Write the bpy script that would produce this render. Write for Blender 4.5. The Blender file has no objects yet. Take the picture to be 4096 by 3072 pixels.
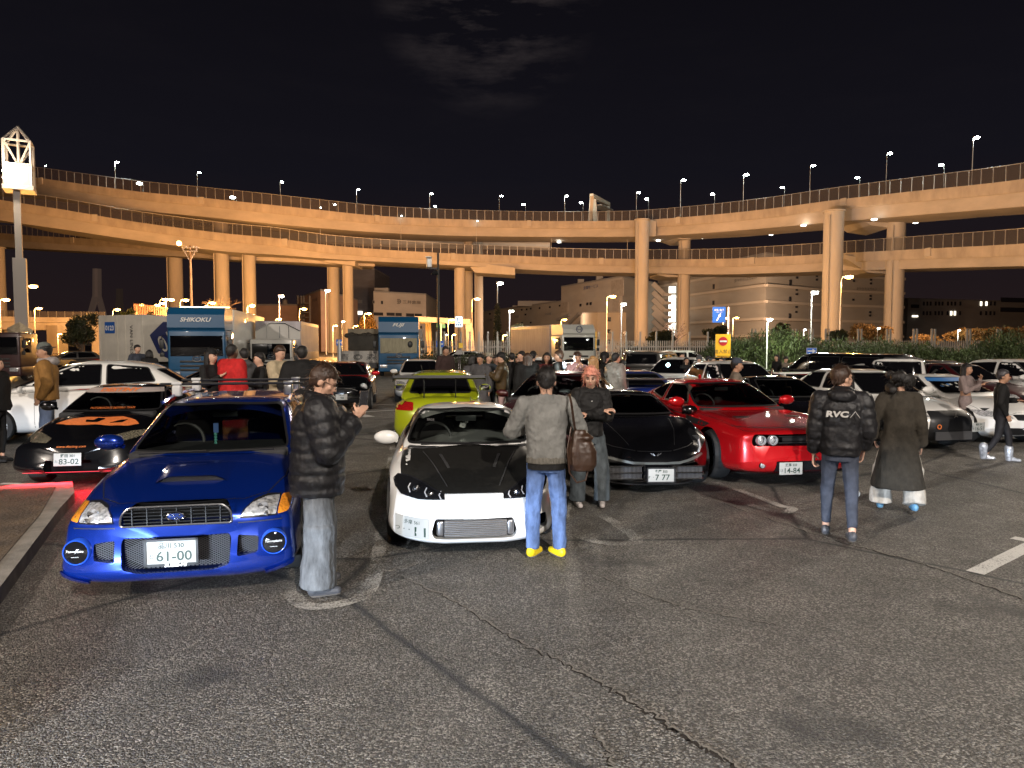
import bpy, bmesh, math, random
from mathutils import Vector, Matrix, noise
from mathutils.bvhtree import BVHTree
from mathutils.geometry import delaunay_2d_cdt
R = math.radians; PI = math.pi
S = bpy.context.scene; COL = S.collection
# ---------------------------------------------------------------- camera
F, H, PITCH = 2844.0, 1.93, math.atan(156/2844)
cd = bpy.data.cameras.new('camera'); cam = bpy.data.objects.new('camera', cd); COL.objects.link(cam)
cd.lens = F/4096*36; cd.sensor_width = 36; cd.clip_start = .05; cd.clip_end = 4000
cam.location = (0, 0, H); cam.rotation_euler = (PI/2-PITCH, 0, 0); S.camera = cam
cp, sp = math.cos(PITCH), math.sin(PITCH)
def ray(u, v):
    x = (u-2048)/F; w = (1536-v)/F
    return Vector((x, cp+w*sp, -sp+w*cp))
def P(u, v, Y):                       # photo pixel (4096x3072) -> world point on the plane y=Y
    d = ray(u, v); return Vector((0, 0, H)) + d*(Y/d.y)
def GP(u, v, z=0.0):                  # photo pixel -> world point on the plane z
    d = ray(u, v); return Vector((0, 0, H)) + d*((z-H)/d.z)
# ---------------------------------------------------------------- exposure, world
S.view_settings.view_transform = 'Standard'; S.view_settings.look = 'None'
S.view_settings.exposure = .5; S.view_settings.gamma = 1
S.cycles.use_denoising = True
S.cycles.max_bounces = 6; S.cycles.diffuse_bounces = 2; S.cycles.glossy_bounces = 4; S.cycles.transmission_bounces = 6; S.cycles.transparent_max_bounces = 12
S.cycles.sample_clamp_indirect = 4; S.cycles.caustics_reflective = False; S.cycles.caustics_refractive = False
W = bpy.data.worlds.new('World'); S.world = W; W.use_nodes = True
def world():
    nt = W.node_tree; N = nt.nodes; L = nt.links; N.clear()
    out = N.new('ShaderNodeOutputWorld'); bg = N.new('ShaderNodeBackground'); L.new(bg.outputs[0], out.inputs[0])
    tc = N.new('ShaderNodeTexCoord'); sx = N.new('ShaderNodeSeparateXYZ'); L.new(tc.outputs['Generated'], sx.inputs[0])
    cr = N.new('ShaderNodeValToRGB'); L.new(sx.outputs[2], cr.inputs[0])
    e = cr.color_ramp.elements; e[0].position = 0.0; e[0].color = (.0135, .0080, .0082, 1); e[1].position = .6; e[1].color = (.0022, .0019, .0028, 1)
    m = e.new(.22); m.color = (.0056, .0052, .0080, 1)
    # thin clouds lit faintly by the city, high and ahead
    mp = N.new('ShaderNodeMapping'); L.new(tc.outputs['Generated'], mp.inputs[0]); mp.inputs['Scale'].default_value = (1.6, 1.6, 6.5); mp.inputs['Location'].default_value = (.37, .2, .12)
    nz = N.new('ShaderNodeTexNoise'); L.new(mp.outputs[0], nz.inputs[0]); nz.inputs['Scale'].default_value = 4.2; nz.inputs['Detail'].default_value = 9; nz.inputs['Roughness'].default_value = .62
    c2 = N.new('ShaderNodeValToRGB'); L.new(nz.outputs[0], c2.inputs[0]); c2.color_ramp.elements[0].position = .47; c2.color_ramp.elements[1].position = .78
    c2.color_ramp.elements[1].color = (.050, .040, .038, 1); c2.color_ramp.elements[0].color = (0, 0, 0, 1)
    dp = N.new('ShaderNodeVectorMath'); dp.operation = 'DISTANCE'; L.new(tc.outputs['Generated'], dp.inputs[0]); dp.inputs[1].default_value = (-.03, .90, .43)
    mr = N.new('ShaderNodeMapRange'); L.new(dp.outputs['Value'], mr.inputs[0]); mr.inputs[1].default_value = .03; mr.inputs[2].default_value = .145; mr.inputs[3].default_value = 1; mr.inputs[4].default_value = .015
    mm = N.new('ShaderNodeMix'); mm.data_type = 'RGBA'; mm.inputs[6].default_value = (0, 0, 0, 1); L.new(mr.outputs[0], mm.inputs[0]); L.new(c2.outputs[0], mm.inputs[7])
    ad = N.new('ShaderNodeMix'); ad.data_type = 'RGBA'; ad.blend_type = 'ADD'; ad.inputs[0].default_value = 1
    L.new(cr.outputs[0], ad.inputs[6]); L.new(mm.outputs[2], ad.inputs[7]); L.new(ad.outputs[2], bg.inputs[0]); bg.inputs[1].default_value = .85
world()
# ---------------------------------------------------------------- large lights (high floodlight masts of the car park, car headlights behind the camera; unseen spots added for viaduct and warehouses)
def light(kind, name, loc, col, power, **kw):
    l = bpy.data.lights.new(name, kind); l.color = col; l.energy = power
    for k, v in kw.items(): setattr(l, k, v)
    o = bpy.data.objects.new(name, l); COL.objects.link(o); o.location = loc
    if 'tgt' in o: pass
    return o
def aim(o, tgt):
    d = Vector(tgt)-o.location; o.rotation_euler = d.to_track_quat('-Z', 'Y').to_euler(); return o
WARM = (1, .86, .70); SOD = (1, .46, .11); LED = (.90, 1, .95)
aim(light('SPOT', 'floodlight_mast_behind', (10, -22, 17), (1, .90, .80), 35000, spot_size=R(150), spot_blend=.5, shadow_soft_size=.5), (1, 12, 0))
aim(light('SPOT', 'floodlight_mast_behind', (-22, -14, 17), (1, .86, .74), 22000, spot_size=R(150), spot_blend=.5, shadow_soft_size=.5), (0, 14, 0))
aim(light('SPOT', 'floodlight_far_side', (5, 72, 18), WARM, 8000, spot_size=R(150), spot_blend=.5, shadow_soft_size=.8), (1, 6, 0))
aim(light('SPOT', 'floodlight_right', (30, 30, 14), WARM, 7000, spot_size=R(150), spot_blend=.5, shadow_soft_size=.8), (10, 12, 0))
for x_, e_, c_ in ((-55, 33000, (1, .55, .33)), (-10, 33000, (1, .60, .39)), (45, 30000, (1, .68, .52))):
    aim(light('SPOT', 'viaduct_fill', (x_*.7-(12 if x_ > 0 else -9 if x_ < -40 else 0), 88, 10), c_, e_, spot_size=R(140), spot_blend=.8, shadow_soft_size=1), (x_*1.4, 170, 30))  # unseen spots added to brighten the viaduct faces
for x_, y_, e_ in ((-34, 195, 26000), (8, 192, 34000), (62, 176, 30000)): aim(light('SPOT', 'warehouse_fill', (x_, y_, 11), (1, .66, .42), e_, spot_size=R(140), spot_blend=.8, shadow_soft_size=.6), (x_*1.25, 250, 8))  # unseen spots added to lift the dim building walls
def headlamp(name, loc, yaw, power, cut=.012):
    """low beam of a parked car: the emission is cut off above the horizontal, like a projector lens does"""
    o = light('SPOT', name, loc, (.72, .84, 1), power, spot_size=R(120), spot_blend=.25, shadow_soft_size=.04)
    aim(o, (loc[0]+math.sin(yaw), loc[1]+math.cos(yaw), loc[2]-.08)); l = o.data; l.use_nodes = True; nt = l.node_tree
    em = nt.nodes['Emission']; g = nt.nodes.new('ShaderNodeNewGeometry'); s = nt.nodes.new('ShaderNodeSeparateXYZ'); nt.links.new(g.outputs['Incoming'], s.inputs[0])
    m = nt.nodes.new('ShaderNodeMapRange'); nt.links.new(s.outputs[2], m.inputs[0])
    m.inputs[1].default_value = cut; m.inputs[2].default_value = -cut*1.6; m.inputs[3].default_value = 0; m.inputs[4].default_value = 1
    nt.links.new(m.outputs[0], em.inputs[1]); return o
headlamp('car_headlight', (-4.6, -4.6, .70), R(28), 4800)
headlamp('car_headlight', (-3.5, -5.2, .70), R(28), 4800)
# ---------------------------------------------------------------- helpers: tagging
def tag(o, label=None, cat=None, group=None, kind=None):
    if label: o['label'] = label
    if cat: o['category'] = cat
    if group: o['group'] = group
    if kind: o['kind'] = kind
    return o
def empty(name, loc=(0, 0, 0), rz=0, label=None, cat=None, group=None):
    o = bpy.data.objects.new(name, None); COL.objects.link(o); o.location = loc; o.rotation_euler = (0, 0, rz); o.empty_display_size = .1
    return tag(o, label, cat, group)
def link(name, me, parent=None):
    o = bpy.data.objects.new(name, me); COL.objects.link(o)
    if parent: o.parent = parent
    return o
KIDS = {}
def copy_tree(o, parent=None):
    c = o.copy(); COL.objects.link(c)
    if parent: c.parent = parent
    for ch in list(o.children): copy_tree(ch, c)
    return c
ORD = 'first second third fourth fifth sixth seventh eighth ninth tenth eleventh twelfth thirteenth fourteenth fifteenth sixteenth seventeenth eighteenth nineteenth twentieth'.split()
# ---------------------------------------------------------------- helpers: materials
MAT = {}
def mat(name, col=(.5, .5, .5), rough=.5, metal=0., coat=0., emis=None, es=1., noise=0., nscale=4., bump=0., bscale=40., alpha=1., spec=.5, trans=0., dist=.01, stretch=None, ndetail=4, col2=None, rvar=0.):
    if name in MAT: return MAT[name]
    m = bpy.data.materials.new(name); m.use_nodes = True; nt = m.node_tree; b = nt.nodes['Principled BSDF']; L = nt.links
    b.inputs['Base Color'].default_value = (*col, 1); b.inputs['Roughness'].default_value = rough; b.inputs['Metallic'].default_value = metal
    b.inputs['Coat Weight'].default_value = coat; b.inputs['Coat Roughness'].default_value = .03; b.inputs['Alpha'].default_value = alpha
    b.inputs['Specular IOR Level'].default_value = spec; b.inputs['Transmission Weight'].default_value = trans
    if emis: b.inputs['Emission Color'].default_value = (*emis, 1); b.inputs['Emission Strength'].default_value = es
    src = None
    if noise or bump or rvar:
        tc = nt.nodes.new('ShaderNodeTexCoord'); mp = nt.nodes.new('ShaderNodeMapping'); L.new(tc.outputs['Object'], mp.inputs[0])
        if stretch: mp.inputs['Scale'].default_value = stretch
    if noise:
        n = nt.nodes.new('ShaderNodeTexNoise'); L.new(mp.outputs[0], n.inputs[0]); n.inputs['Scale'].default_value = nscale; n.inputs['Detail'].default_value = ndetail; n.inputs['Roughness'].default_value = .6
        cr = nt.nodes.new('ShaderNodeValToRGB'); L.new(n.outputs[0], cr.inputs[0]); cr.color_ramp.elements[0].position = .3; cr.color_ramp.elements[1].position = .7
        k = noise; c2 = col2 or tuple(c*(1-k) for c in col)
        cr.color_ramp.elements[0].color = (*c2, 1); cr.color_ramp.elements[1].color = (*[min(1, c*(1+k*.5)) for c in col], 1)
        L.new(cr.outputs[0], b.inputs['Base Color'])
        if rvar:
            mr = nt.nodes.new('ShaderNodeMapRange'); L.new(n.outputs[0], mr.inputs[0]); mr.inputs[3].default_value = rough-rvar; mr.inputs[4].default_value = rough+rvar; L.new(mr.outputs[0], b.inputs['Roughness'])
    if bump:
        n2 = nt.nodes.new('ShaderNodeTexNoise'); L.new(mp.outputs[0], n2.inputs[0]); n2.inputs['Scale'].default_value = bscale; n2.inputs['Detail'].default_value = 5
        bp = nt.nodes.new('ShaderNodeBump'); L.new(n2.outputs[0], bp.inputs['Height']); bp.inputs['Strength'].default_value = bump; bp.inputs['Distance'].default_value = dist; L.new(bp.outputs[0], b.inputs['Normal'])
    MAT[name] = m; return m
def emi(name, col, s): return mat(name, (.02, .02, .02), .4, emis=col, es=s)
def paint(name, col, metal=.0, rough=.35): return mat('paint_'+name, col, rough, metal, coat=1.)
BLK = mat('black_plastic', (.012, .012, .013), .45)
GLS = mat('dark_glass', (.004, .004, .005), .04, spec=.6)
CHR = mat('chrome', (.75, .75, .76), .12, 1)
ALU = mat('alloy_metal', (.55, .55, .56), .28, 1)
RUB = mat('rubber', (.012, .012, .012), .75)
PLW = mat('plate_white', (.34, .34, .32), .45)
INK = mat('plate_green_ink', (.01, .03, .02), .5)
RED = mat('red_lens', (.35, .01, .01), .12, coat=1, noise=.5, nscale=60)
AMB = mat('amber_lens', (.85, .30, .03), .15, coat=1, noise=.4, nscale=60)
LMP = mat('headlamp_lens', (.80, .82, .84), .10, .5, coat=1, noise=.65, nscale=30, ndetail=2, bump=.6, bscale=45)
DIM = mat('lamp_black', (.02, .02, .022), .15, .3, coat=1)
WHT = mat('white_paint_flat', (.75, .75, .73), .5)
# ---------------------------------------------------------------- helpers: mesh builder
class MB:
    def __init__(s): s.v = []; s.f = []; s.m = []
    def add(s, vs, fs, mi=0):
        n = len(s.v); s.v += [tuple(v) for v in vs]; s.f += [tuple(i+n for i in f) for f in fs]; s.m += [mi]*len(fs); return s
    def box(s, c, d, rz=0, mi=0, M=None, bev=0):
        x, y, z = d[0]/2, d[1]/2, d[2]/2
        T = Matrix.Translation(c) @ Matrix.Rotation(rz, 4, 'Z') @ (M or Matrix())
        if bev:
            bm = bmesh.new(); bmesh.ops.create_cube(bm, size=1, matrix=Matrix.Diagonal((*d, 1)))
            bmesh.ops.bevel(bm, geom=bm.edges[:], offset=bev, segments=3, affect='EDGES', profile=.5)
            bm.verts.ensure_lookup_table(); s.add([T @ v.co for v in bm.verts], [[v.index for v in f.verts] for f in bm.faces], mi); bm.free(); return s
        return s.add([T @ Vector(p) for p in ((-x,-y,-z),(x,-y,-z),(x,y,-z),(-x,y,-z),(-x,-y,z),(x,-y,z),(x,y,z),(-x,y,z))], [(3,2,1,0),(4,5,6,7),(0,1,5,4),(1,2,6,5),(2,3,7,6),(3,0,4,7)], mi)
    def tube(s, pts, rad, n=8, mi=0, cap=True):
        pts = [Vector(p) for p in pts]; rs = rad if isinstance(rad, (list, tuple)) else [rad]*len(pts); b = len(s.v); up = None
        for i, p in enumerate(pts):
            t = (pts[min(i+1, len(pts)-1)]-pts[max(i-1, 0)]).normalized()
            if up is None or abs(up.dot(t)) > .98: up = Vector((0, 0, 1)) if abs(t.z) < .9 else Vector((1, 0, 0))
            a = t.cross(up).normalized(); c = a.cross(t); up = c
            for k in range(n): q = 2*PI*k/n; s.v.append(tuple(p+(a*math.cos(q)+c*math.sin(q))*rs[i]))
        for i in range(len(pts)-1):
            for k in range(n): k2 = (k+1) % n; s.f.append((b+i*n+k, b+i*n+k2, b+(i+1)*n+k2, b+(i+1)*n+k)); s.m.append(mi)
        if cap:
            s.f.append(tuple(b+k for k in range(n))[::-1]); s.m.append(mi)
            e = b+(len(pts)-1)*n; s.f.append(tuple(e+k for k in range(n))); s.m.append(mi)
        return s
    def lathe(s, prof, n=24, T=None, mi=0, close=False):       # prof: (r, z) round local z
        T = T or Matrix(); b = len(s.v)
        for r, z in prof:
            for k in range(n): q = 2*PI*k/n; s.v.append(tuple(T @ Vector((r*math.cos(q), r*math.sin(q), z))))
        m = len(prof)
        for i in range(m if close else m-1):
            j = (i+1) % m
            for k in range(n): k2 = (k+1) % n; s.f.append((b+i*n+k, b+i*n+k2, b+j*n+k2, b+j*n+k)); s.m.append(mi)
        return s
    def ball(s, c, r, n=10, mi=0, sc=(1, 1, 1)):
        prof = [(r*math.sin(PI*i/n)+1e-5, -r*math.cos(PI*i/n)) for i in range(n+1)]
        return s.lathe(prof, max(8, n+2), Matrix.Translation(c) @ Matrix.Diagonal((*sc, 1)), mi)
    def prism(s, poly, d, T=None, mi=0):                        # poly in local xz, thickness along y
        T = T or Matrix(); n = len(poly)
        vs = [T @ Vector((x, 0, z)) for x, z in poly]+[T @ Vector((x, d, z)) for x, z in poly]
        return s.add(vs, [tuple(range(n))[::-1], tuple(range(n, 2*n))]+[(i, (i+1) % n, n+(i+1) % n, n+i) for i in range(n)], mi)
    def mesh(s, name, mats, smooth=True, ang=35):
        me = bpy.data.meshes.new(name); me.from_pydata(s.v, [], s.f)
        for m in (mats if isinstance(mats, (list, tuple)) else [mats]): me.materials.append(m)
        me.polygons.foreach_set('material_index', s.m); me.validate(); bm = bmesh.new(); bm.from_mesh(me); bmesh.ops.recalc_face_normals(bm, faces=bm.faces); bm.to_mesh(me); bm.free()
        if smooth: me.shade_smooth(); me.set_sharp_from_angle(angle=R(ang))
        return me
    def build(s, name, mats, parent=None, smooth=True, ang=35): return link(name, s.mesh(name, mats, smooth, ang), parent)
def lerp(a, b, t): return a+(b-a)*t
def sm(t): t = max(0, min(1, t)); return t*t*(3-2*t)
def curve(pts):                                                # piecewise smooth 1-D function
    def f(x):
        if x <= pts[0][0]: return pts[0][1]
        for (a, b), (c, d) in zip(pts, pts[1:]):
            if x <= c: return lerp(b, d, (x-a)/(c-a))
        return pts[-1][1]
    h = (pts[-1][0]-pts[0][0])*.018
    return lambda x: (f(x-2*h)+2*f(x-h)+2*f(x)+2*f(x+h)+f(x+2*h))/8
def catmull(pts, n):
    out = []
    for i in range(len(pts)-1):
        p0, p1, p2, p3 = pts[max(i-1, 0)], pts[i], pts[i+1], pts[min(i+2, len(pts)-1)]
        for k in range(n):
            t = k/n; out.append(.5*((2*p1)+(p2-p0)*t+(2*p0-5*p1+4*p2-p3)*t*t+(3*p1-p0-3*p2+p3)*t**3))
    return out+[pts[-1]]
_tc = {}
def text_mesh(s, size=1., ext=.002, w=1., shear=0., bold=0.):
    """lettering as a mesh in the local xz plane, centred, facing -y"""
    cu = bpy.data.curves.new('lettering', 'FONT'); cu.body = s; cu.size = 1; cu.extrude = 0; cu.offset = bold; cu.shear = shear; cu.resolution_u = 3
    o = bpy.data.objects.new('lettering', cu); COL.objects.link(o); dg = bpy.context.evaluated_depsgraph_get(); me = bpy.data.meshes.new_from_object(o.evaluated_get(dg))
    bpy.data.objects.remove(o); vs = [v.co.copy() for v in me.vertices]; fs = [tuple(p.vertices) for p in me.polygons]; bpy.data.meshes.remove(me)
    if not vs: return MB()
    x0, x1 = min(v.x for v in vs), max(v.x for v in vs); y0, y1 = min(v.y for v in vs), max(v.y for v in vs)
    k = size/max(1e-6, y1-y0); b = MB()
    b.add([((v.x-(x0+x1)/2)*k*w, 0, (v.y-(y0+y1)/2)*k) for v in vs], fs); return b
def put(mb, T, mi=0, src=None):                                # append builder src, transformed
    return mb.add([T @ Vector(v) for v in src.v], src.f, mi)
def TR(loc, rz=0, rx=0, ry=0, s=1): return Matrix.Translation(loc) @ Matrix.Rotation(rz, 4, 'Z') @ Matrix.Rotation(rx, 4, 'X') @ Matrix.Rotation(ry, 4, 'Y') @ Matrix.Scale(s, 4)
def newell(me): pass
# ================================================================ GROUND
def asphalt():
    m = bpy.data.materials.new('asphalt'); m.use_nodes = True; nt = m.node_tree; N = nt.nodes; L = nt.links; b = N['Principled BSDF']
    tc = N.new('ShaderNodeTexCoord')
    def nz(sc, det=4, rough=.6, src=None):
        n = N.new('ShaderNodeTexNoise'); L.new(src or tc.outputs['Object'], n.inputs[0]); n.inputs['Scale'].default_value = sc; n.inputs['Detail'].default_value = det; n.inputs['Roughness'].default_value = rough; return n
    def ramp(src, p0, c0, p1, c1):
        r = N.new('ShaderNodeValToRGB'); L.new(src, r.inputs[0]); e = r.color_ramp.elements; e[0].position = p0; e[0].color = (*c0, 1); e[1].position = p1; e[1].color = (*c1, 1); return r.outputs[0]
    def mix(f, a, c, mode='MIX'):
        x = N.new('ShaderNodeMix'); x.data_type = 'RGBA'; x.blend_type = mode
        if isinstance(f, (int, float)): x.inputs[0].default_value = f
        else: L.new(f, x.inputs[0])
        L.new(a, x.inputs[6]); L.new(c, x.inputs[7]); return x.outputs[2]
    vor = N.new('ShaderNodeTexVoronoi'); L.new(tc.outputs['Object'], vor.inputs[0]); vor.inputs['Scale'].default_value = 92
    fine = nz(48, 5, .8)
    big = nz(.35, 5, .6); mid = nz(2.2, 6, .65)
    stone = ramp(vor.outputs['Color'], .50, (.046, .039, .031), .82, (.50, .465, .40))
    base = ramp(big.outputs[0], .35, (.048, .042, .035), .65, (.105, .093, .080))
    c = mix(.72, base, stone)
    c = mix(ramp(mid.outputs[0], .35, (.0, .0, .0), .65, (.75, .75, .75)), c, ramp(fine.outputs[0], .47, (.016, .013, .010), .60, (.30, .275, .235)))
    # cracks / joints
    v2 = N.new('ShaderNodeTexVoronoi'); v2.feature = 'DISTANCE_TO_EDGE'; d = nz(1.2, 5, .7); dm = N.new('ShaderNodeMix'); dm.data_type = 'RGBA'; dm.inputs[0].default_value = .12
    L.new(tc.outputs['Object'], dm.inputs[6]); L.new(d.outputs[1], dm.inputs[7]); L.new(dm.outputs[2], v2.inputs[0]); v2.inputs['Scale'].default_value = .28
    c = mix(ramp(v2.outputs[0], .0, (1, 1, 1), .012, (0, 0, 0)), c, ramp(fine.outputs[0], 0, (.012, .012, .012), 1, (.02, .02, .02)))
    st = nz(.9, 3, .5); c = mix(ramp(st.outputs[0], .60, (0, 0, 0), .70, (.75, .75, .75)), c, ramp(fine.outputs[0], .3, (.012, .011, .010), .7, (.045, .041, .037)))
    L.new(c, b.inputs['Base Color'])
    b.inputs['Specular IOR Level'].default_value = .6
    L.new(ramp(mid.outputs[0], .3, (.42, .42, .42), .75, (.66, .66, .66)), b.inputs['Roughness'])
    ad = N.new('ShaderNodeMath'); ad.operation = 'MULTIPLY_ADD'; L.new(vor.outputs['Distance'], ad.inputs[0]); ad.inputs[1].default_value = -1.2; L.new(fine.outputs[0], ad.inputs[2])
    bp = N.new('ShaderNodeBump'); L.new(ad.outputs[0], bp.inputs['Height']); bp.inputs['Strength'].default_value = 1; bp.inputs['Distance'].default_value = .014; L.new(bp.outputs[0], b.inputs['Normal'])
    return m
ASP = asphalt()
g = MB(); n = 40
for i in range(n+1):
    for j in range(n+1):
        a, c = (i/n*2-1), (j/n*2-1); g.v.append((1500*a*abs(a), 600+1500*c*abs(c), 0))
for i in range(n):
    for j in range(n): g.f.append((i*(n+1)+j, (i+1)*(n+1)+j, (i+1)*(n+1)+j+1, i*(n+1)+j+1)); g.m.append(0)
tag(g.build('ground', ASP, smooth=False), kind='structure')
# worn white paint
def worn(name, cov, col=(.42, .40, .36)):
    m = bpy.data.materials.new(name); m.use_nodes = True; nt = m.node_tree; N = nt.nodes; L = nt.links; b = N['Principled BSDF']
    tc = N.new('ShaderNodeTexCoord'); n1 = N.new('ShaderNodeTexNoise'); L.new(tc.outputs['Object'], n1.inputs[0]); n1.inputs['Scale'].default_value = 60; n1.inputs['Detail'].default_value = 6; n1.inputs['Roughness'].default_value = .8
    n2 = N.new('ShaderNodeTexNoise'); L.new(tc.outputs['Object'], n2.inputs[0]); n2.inputs['Scale'].default_value = 1.7; n2.inputs['Detail'].default_value = 4
    ad = N.new('ShaderNodeMath'); ad.operation = 'MULTIPLY_ADD'; L.new(n2.outputs[0], ad.inputs[0]); ad.inputs[1].default_value = .6; L.new(n1.outputs[0], ad.inputs[2])
    r = N.new('ShaderNodeMapRange'); L.new(ad.outputs[0], r.inputs[0]); r.inputs[1].default_value = cov; r.inputs[2].default_value = cov+.07
    L.new(r.outputs[0], b.inputs['Alpha']); b.inputs['Base Color'].default_value = (*col, 1); b.inputs['Roughness'].default_value = .6; return m
LINE = worn('worn_white_road_paint', .79); LINE2 = worn('fresher_white_road_paint', .64, (.6, .58, .54))
def strip(pts, w, z=.004, m=LINE):
    b = MB(); pts = [Vector((p[0], p[1], z)) for p in pts]; n = len(pts)
    for i, p in enumerate(pts):
        t = (pts[min(i+1, n-1)]-pts[max(i-1, 0)]).normalized(); s = Vector((-t.y, t.x, 0))*w/2
        b.v += [tuple(p+s), tuple(p-s)]
    b.f = [(2*i, 2*i+1, 2*i+3, 2*i+2) for i in range(n-1)]; b.m = [0]*(n-1)
    return tag(b.build('painted_line', m, smooth=False), kind='structure')
def gpts(*uv): return [GP(u, v) for u, v in uv]
def cpts(*uv): return catmull([GP(u, v) for u, v in uv], 8)
# U-shaped bay lines between the cars (double lines closed by a bow)
strip(cpts((1395, 1700), (1330, 1900), (1240, 2240), (1175, 2360), (1230, 2425), (1400, 2405), (1490, 2330), (1530, 2100), (1565, 1850), (1590, 1660)), .13)
strip(cpts((2310, 2010), (2440, 2080), (2540, 2150), (2510, 2175), (2380, 2165), (2250, 2110), (2190, 2060)), .13)
strip(cpts((2860, 1930), (2980, 1970), (3110, 2020), (3170, 2035), (3120, 2050), (3000, 2020)), .12)
strip(gpts((1350, 1625), (1580, 1617)), .15, m=LINE2); strip(gpts((1330, 1655), (1590, 1640)), .15, m=LINE2); strip(gpts((1390, 1650), (1480, 1668)), .3, z=.006, m=LINE2)
strip(gpts((3900, 2292), (4096, 2195), (4400, 2055)), .14, m=LINE2); strip(gpts((4050, 2152), (4300, 2200)), .14, z=.006, m=LINE2)
CF = mat('crack_shadow', (.022, .016, .011), .8); CP = mat('crack_edge', (.22, .20, .17), .7); rk_ = random.Random(11)
def crack(uv, w0, w1):
    q = catmull([GP(u, v) for u, v in uv], 22); q = [p+Vector((rk_.gauss(0, .012), rk_.gauss(0, .012), 0)) for p in q]; b = MB(); e = MB(); n = len(q)
    for i, p in enumerate(q):
        t = (q[min(i+1, n-1)]-q[max(i-1, 0)]).normalized(); s_ = Vector((-t.y, t.x, 0)); w = lerp(w0, w1, i/n)*rk_.uniform(.4, 1.5)
        b.v += [(p.x, p.y, .004), tuple(p-s_*w+Vector((0, 0, .004)))]; e.v += [tuple(p+s_*.012*rk_.uniform(.2, 1.6)+Vector((0, 0, .007))), (p.x, p.y, .007)]
    for m_ in (b, e): m_.f = [(2*i, 2*i+1, 2*i+3, 2*i+2) for i in range(n-1)]; m_.m = [0]*(n-1)
    tag(b.build('asphalt_crack_shade', CF, smooth=False), kind='structure'); tag(e.build('asphalt_crack_edge', CP, smooth=False), kind='structure')
crack([(1560, 2290), (1800, 2400), (2020, 2540), (2300, 2680), (2560, 2830), (2760, 2960), (2960, 3072)], .004, .022)
crack([(2880, 2010), (3300, 2150), (3700, 2260), (4096, 2400)], .01, .02); crack([(2300, 2270), (2700, 2420), (3100, 2500)], .004, .01); crack([(2380, 2925), (2420, 2990), (2440, 3072)], .006, .012)  # first strip lays a long cast shadow streak down as dark colour
strip(gpts((0, 1935), (140, 1938), (220, 1930)), .12, m=LINE2)
# left traffic island: concrete kerb with brown dirt
k0 = GP(-500, 1960); 
def slab(name, uv, z, m, bev=.02):
    lo = [GP(u, v) for u, v in uv]; b = MB(); n = len(lo)
    b.add([(p.x, p.y, -.02) for p in lo]+[(p.x, p.y, z) for p in lo], [tuple(range(n, 2*n))]+[(i, (i+1) % n, n+(i+1) % n, n+i) for i in range(n)])
    return tag(b.build(name, m, smooth=False), kind='structure')
CONC = mat('kerb_concrete', (.23, .205, .17), .85, noise=.35, nscale=5, bump=.5, bscale=60)
DIRT = mat('brown_dirt', (.10, .066, .036), .95, noise=.55, nscale=2.5, bump=1, bscale=30, dist=.02)
slab('kerb', [(-900, 1960), (-20, 1985), (290, 1965), (300, 2010), (240, 2080), (0, 2420), (-900, 3500)], .13, CONC)
slab('ground_dirt', [(-900, 1978), (-20, 2003), (225, 1990), (160, 2110), (-40, 2360), (-900, 3200)], .136, DIRT)
# ================================================================ VIADUCTS
CON = mat('viaduct_concrete', (.47, .43, .38), .85, noise=.22, nscale=.16, stretch=(1, 1, 2.2), bump=.15, bscale=3, dist=.05, ndetail=8)
CON2 = mat('pier_concrete', (.50, .46, .40), .85, noise=.14, nscale=.5, stretch=(1, 1, .25), ndetail=7)
CST = mat('stained_parapet_concrete', (.44, .39, .33), .9, noise=.28, nscale=.5, stretch=(1, 1, .45), ndetail=8)
GAL = mat('galvanised_steel', (.55, .55, .54), .45, .6)
def meshpanel():
    m = bpy.data.materials.new('fence_mesh_panel'); m.use_nodes = True; b = m.node_tree.nodes['Principled BSDF']; b.inputs['Base Color'].default_value = (.11, .10, .095, 1); b.inputs['Alpha'].default_value = .42; b.inputs['Roughness'].default_value = .6; return m
FME = meshpanel()
def sweep(path, prof, name, m, parent=None, smooth=True, side=None):
    """prof: (outward offset, dz) closed loop; swept along path (points at the parapet's top outer edge)"""
    b = MB(); k = len(path)
    for i, p in enumerate(path):
        t = (path[min(i+1, k-1)]-path[max(i-1, 0)]); t.z = 0; t.normalize(); s = Vector((t.y, -t.x, 0))      # towards camera when path runs left to right
        pr = prof(i) if callable(prof) else prof
        for o, dz in pr: b.v.append(tuple(p+s*o+Vector((0, 0, dz))))
    n = len(b.v)//k
    for i in range(k-1):
        for j in range(n): j2 = (j+1) % n; b.f.append((i*n+j, i*n+j2, (i+1)*n+j2, (i+1)*n+j)); b.m.append(0)
    b.f += [tuple(range(n)), tuple((k-1)*n+j for j in range(n))]; b.m += [0, 0]
    return b.build(name, m, parent, smooth, 25)
def arclen(path):
    a = [0]
    for p, q in zip(path, path[1:]): a.append(a[-1]+(q-p).length)
    return a
def at_len(path, al, s):
    for i in range(len(al)-1):
        if s <= al[i+1]: return path[i].lerp(path[i+1], (s-al[i])/max(1e-6, al[i+1]-al[i])), (path[i+1]-path[i]).normalized()
    return path[-1].copy(), (path[-1]-path[-2]).normalized()
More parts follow.
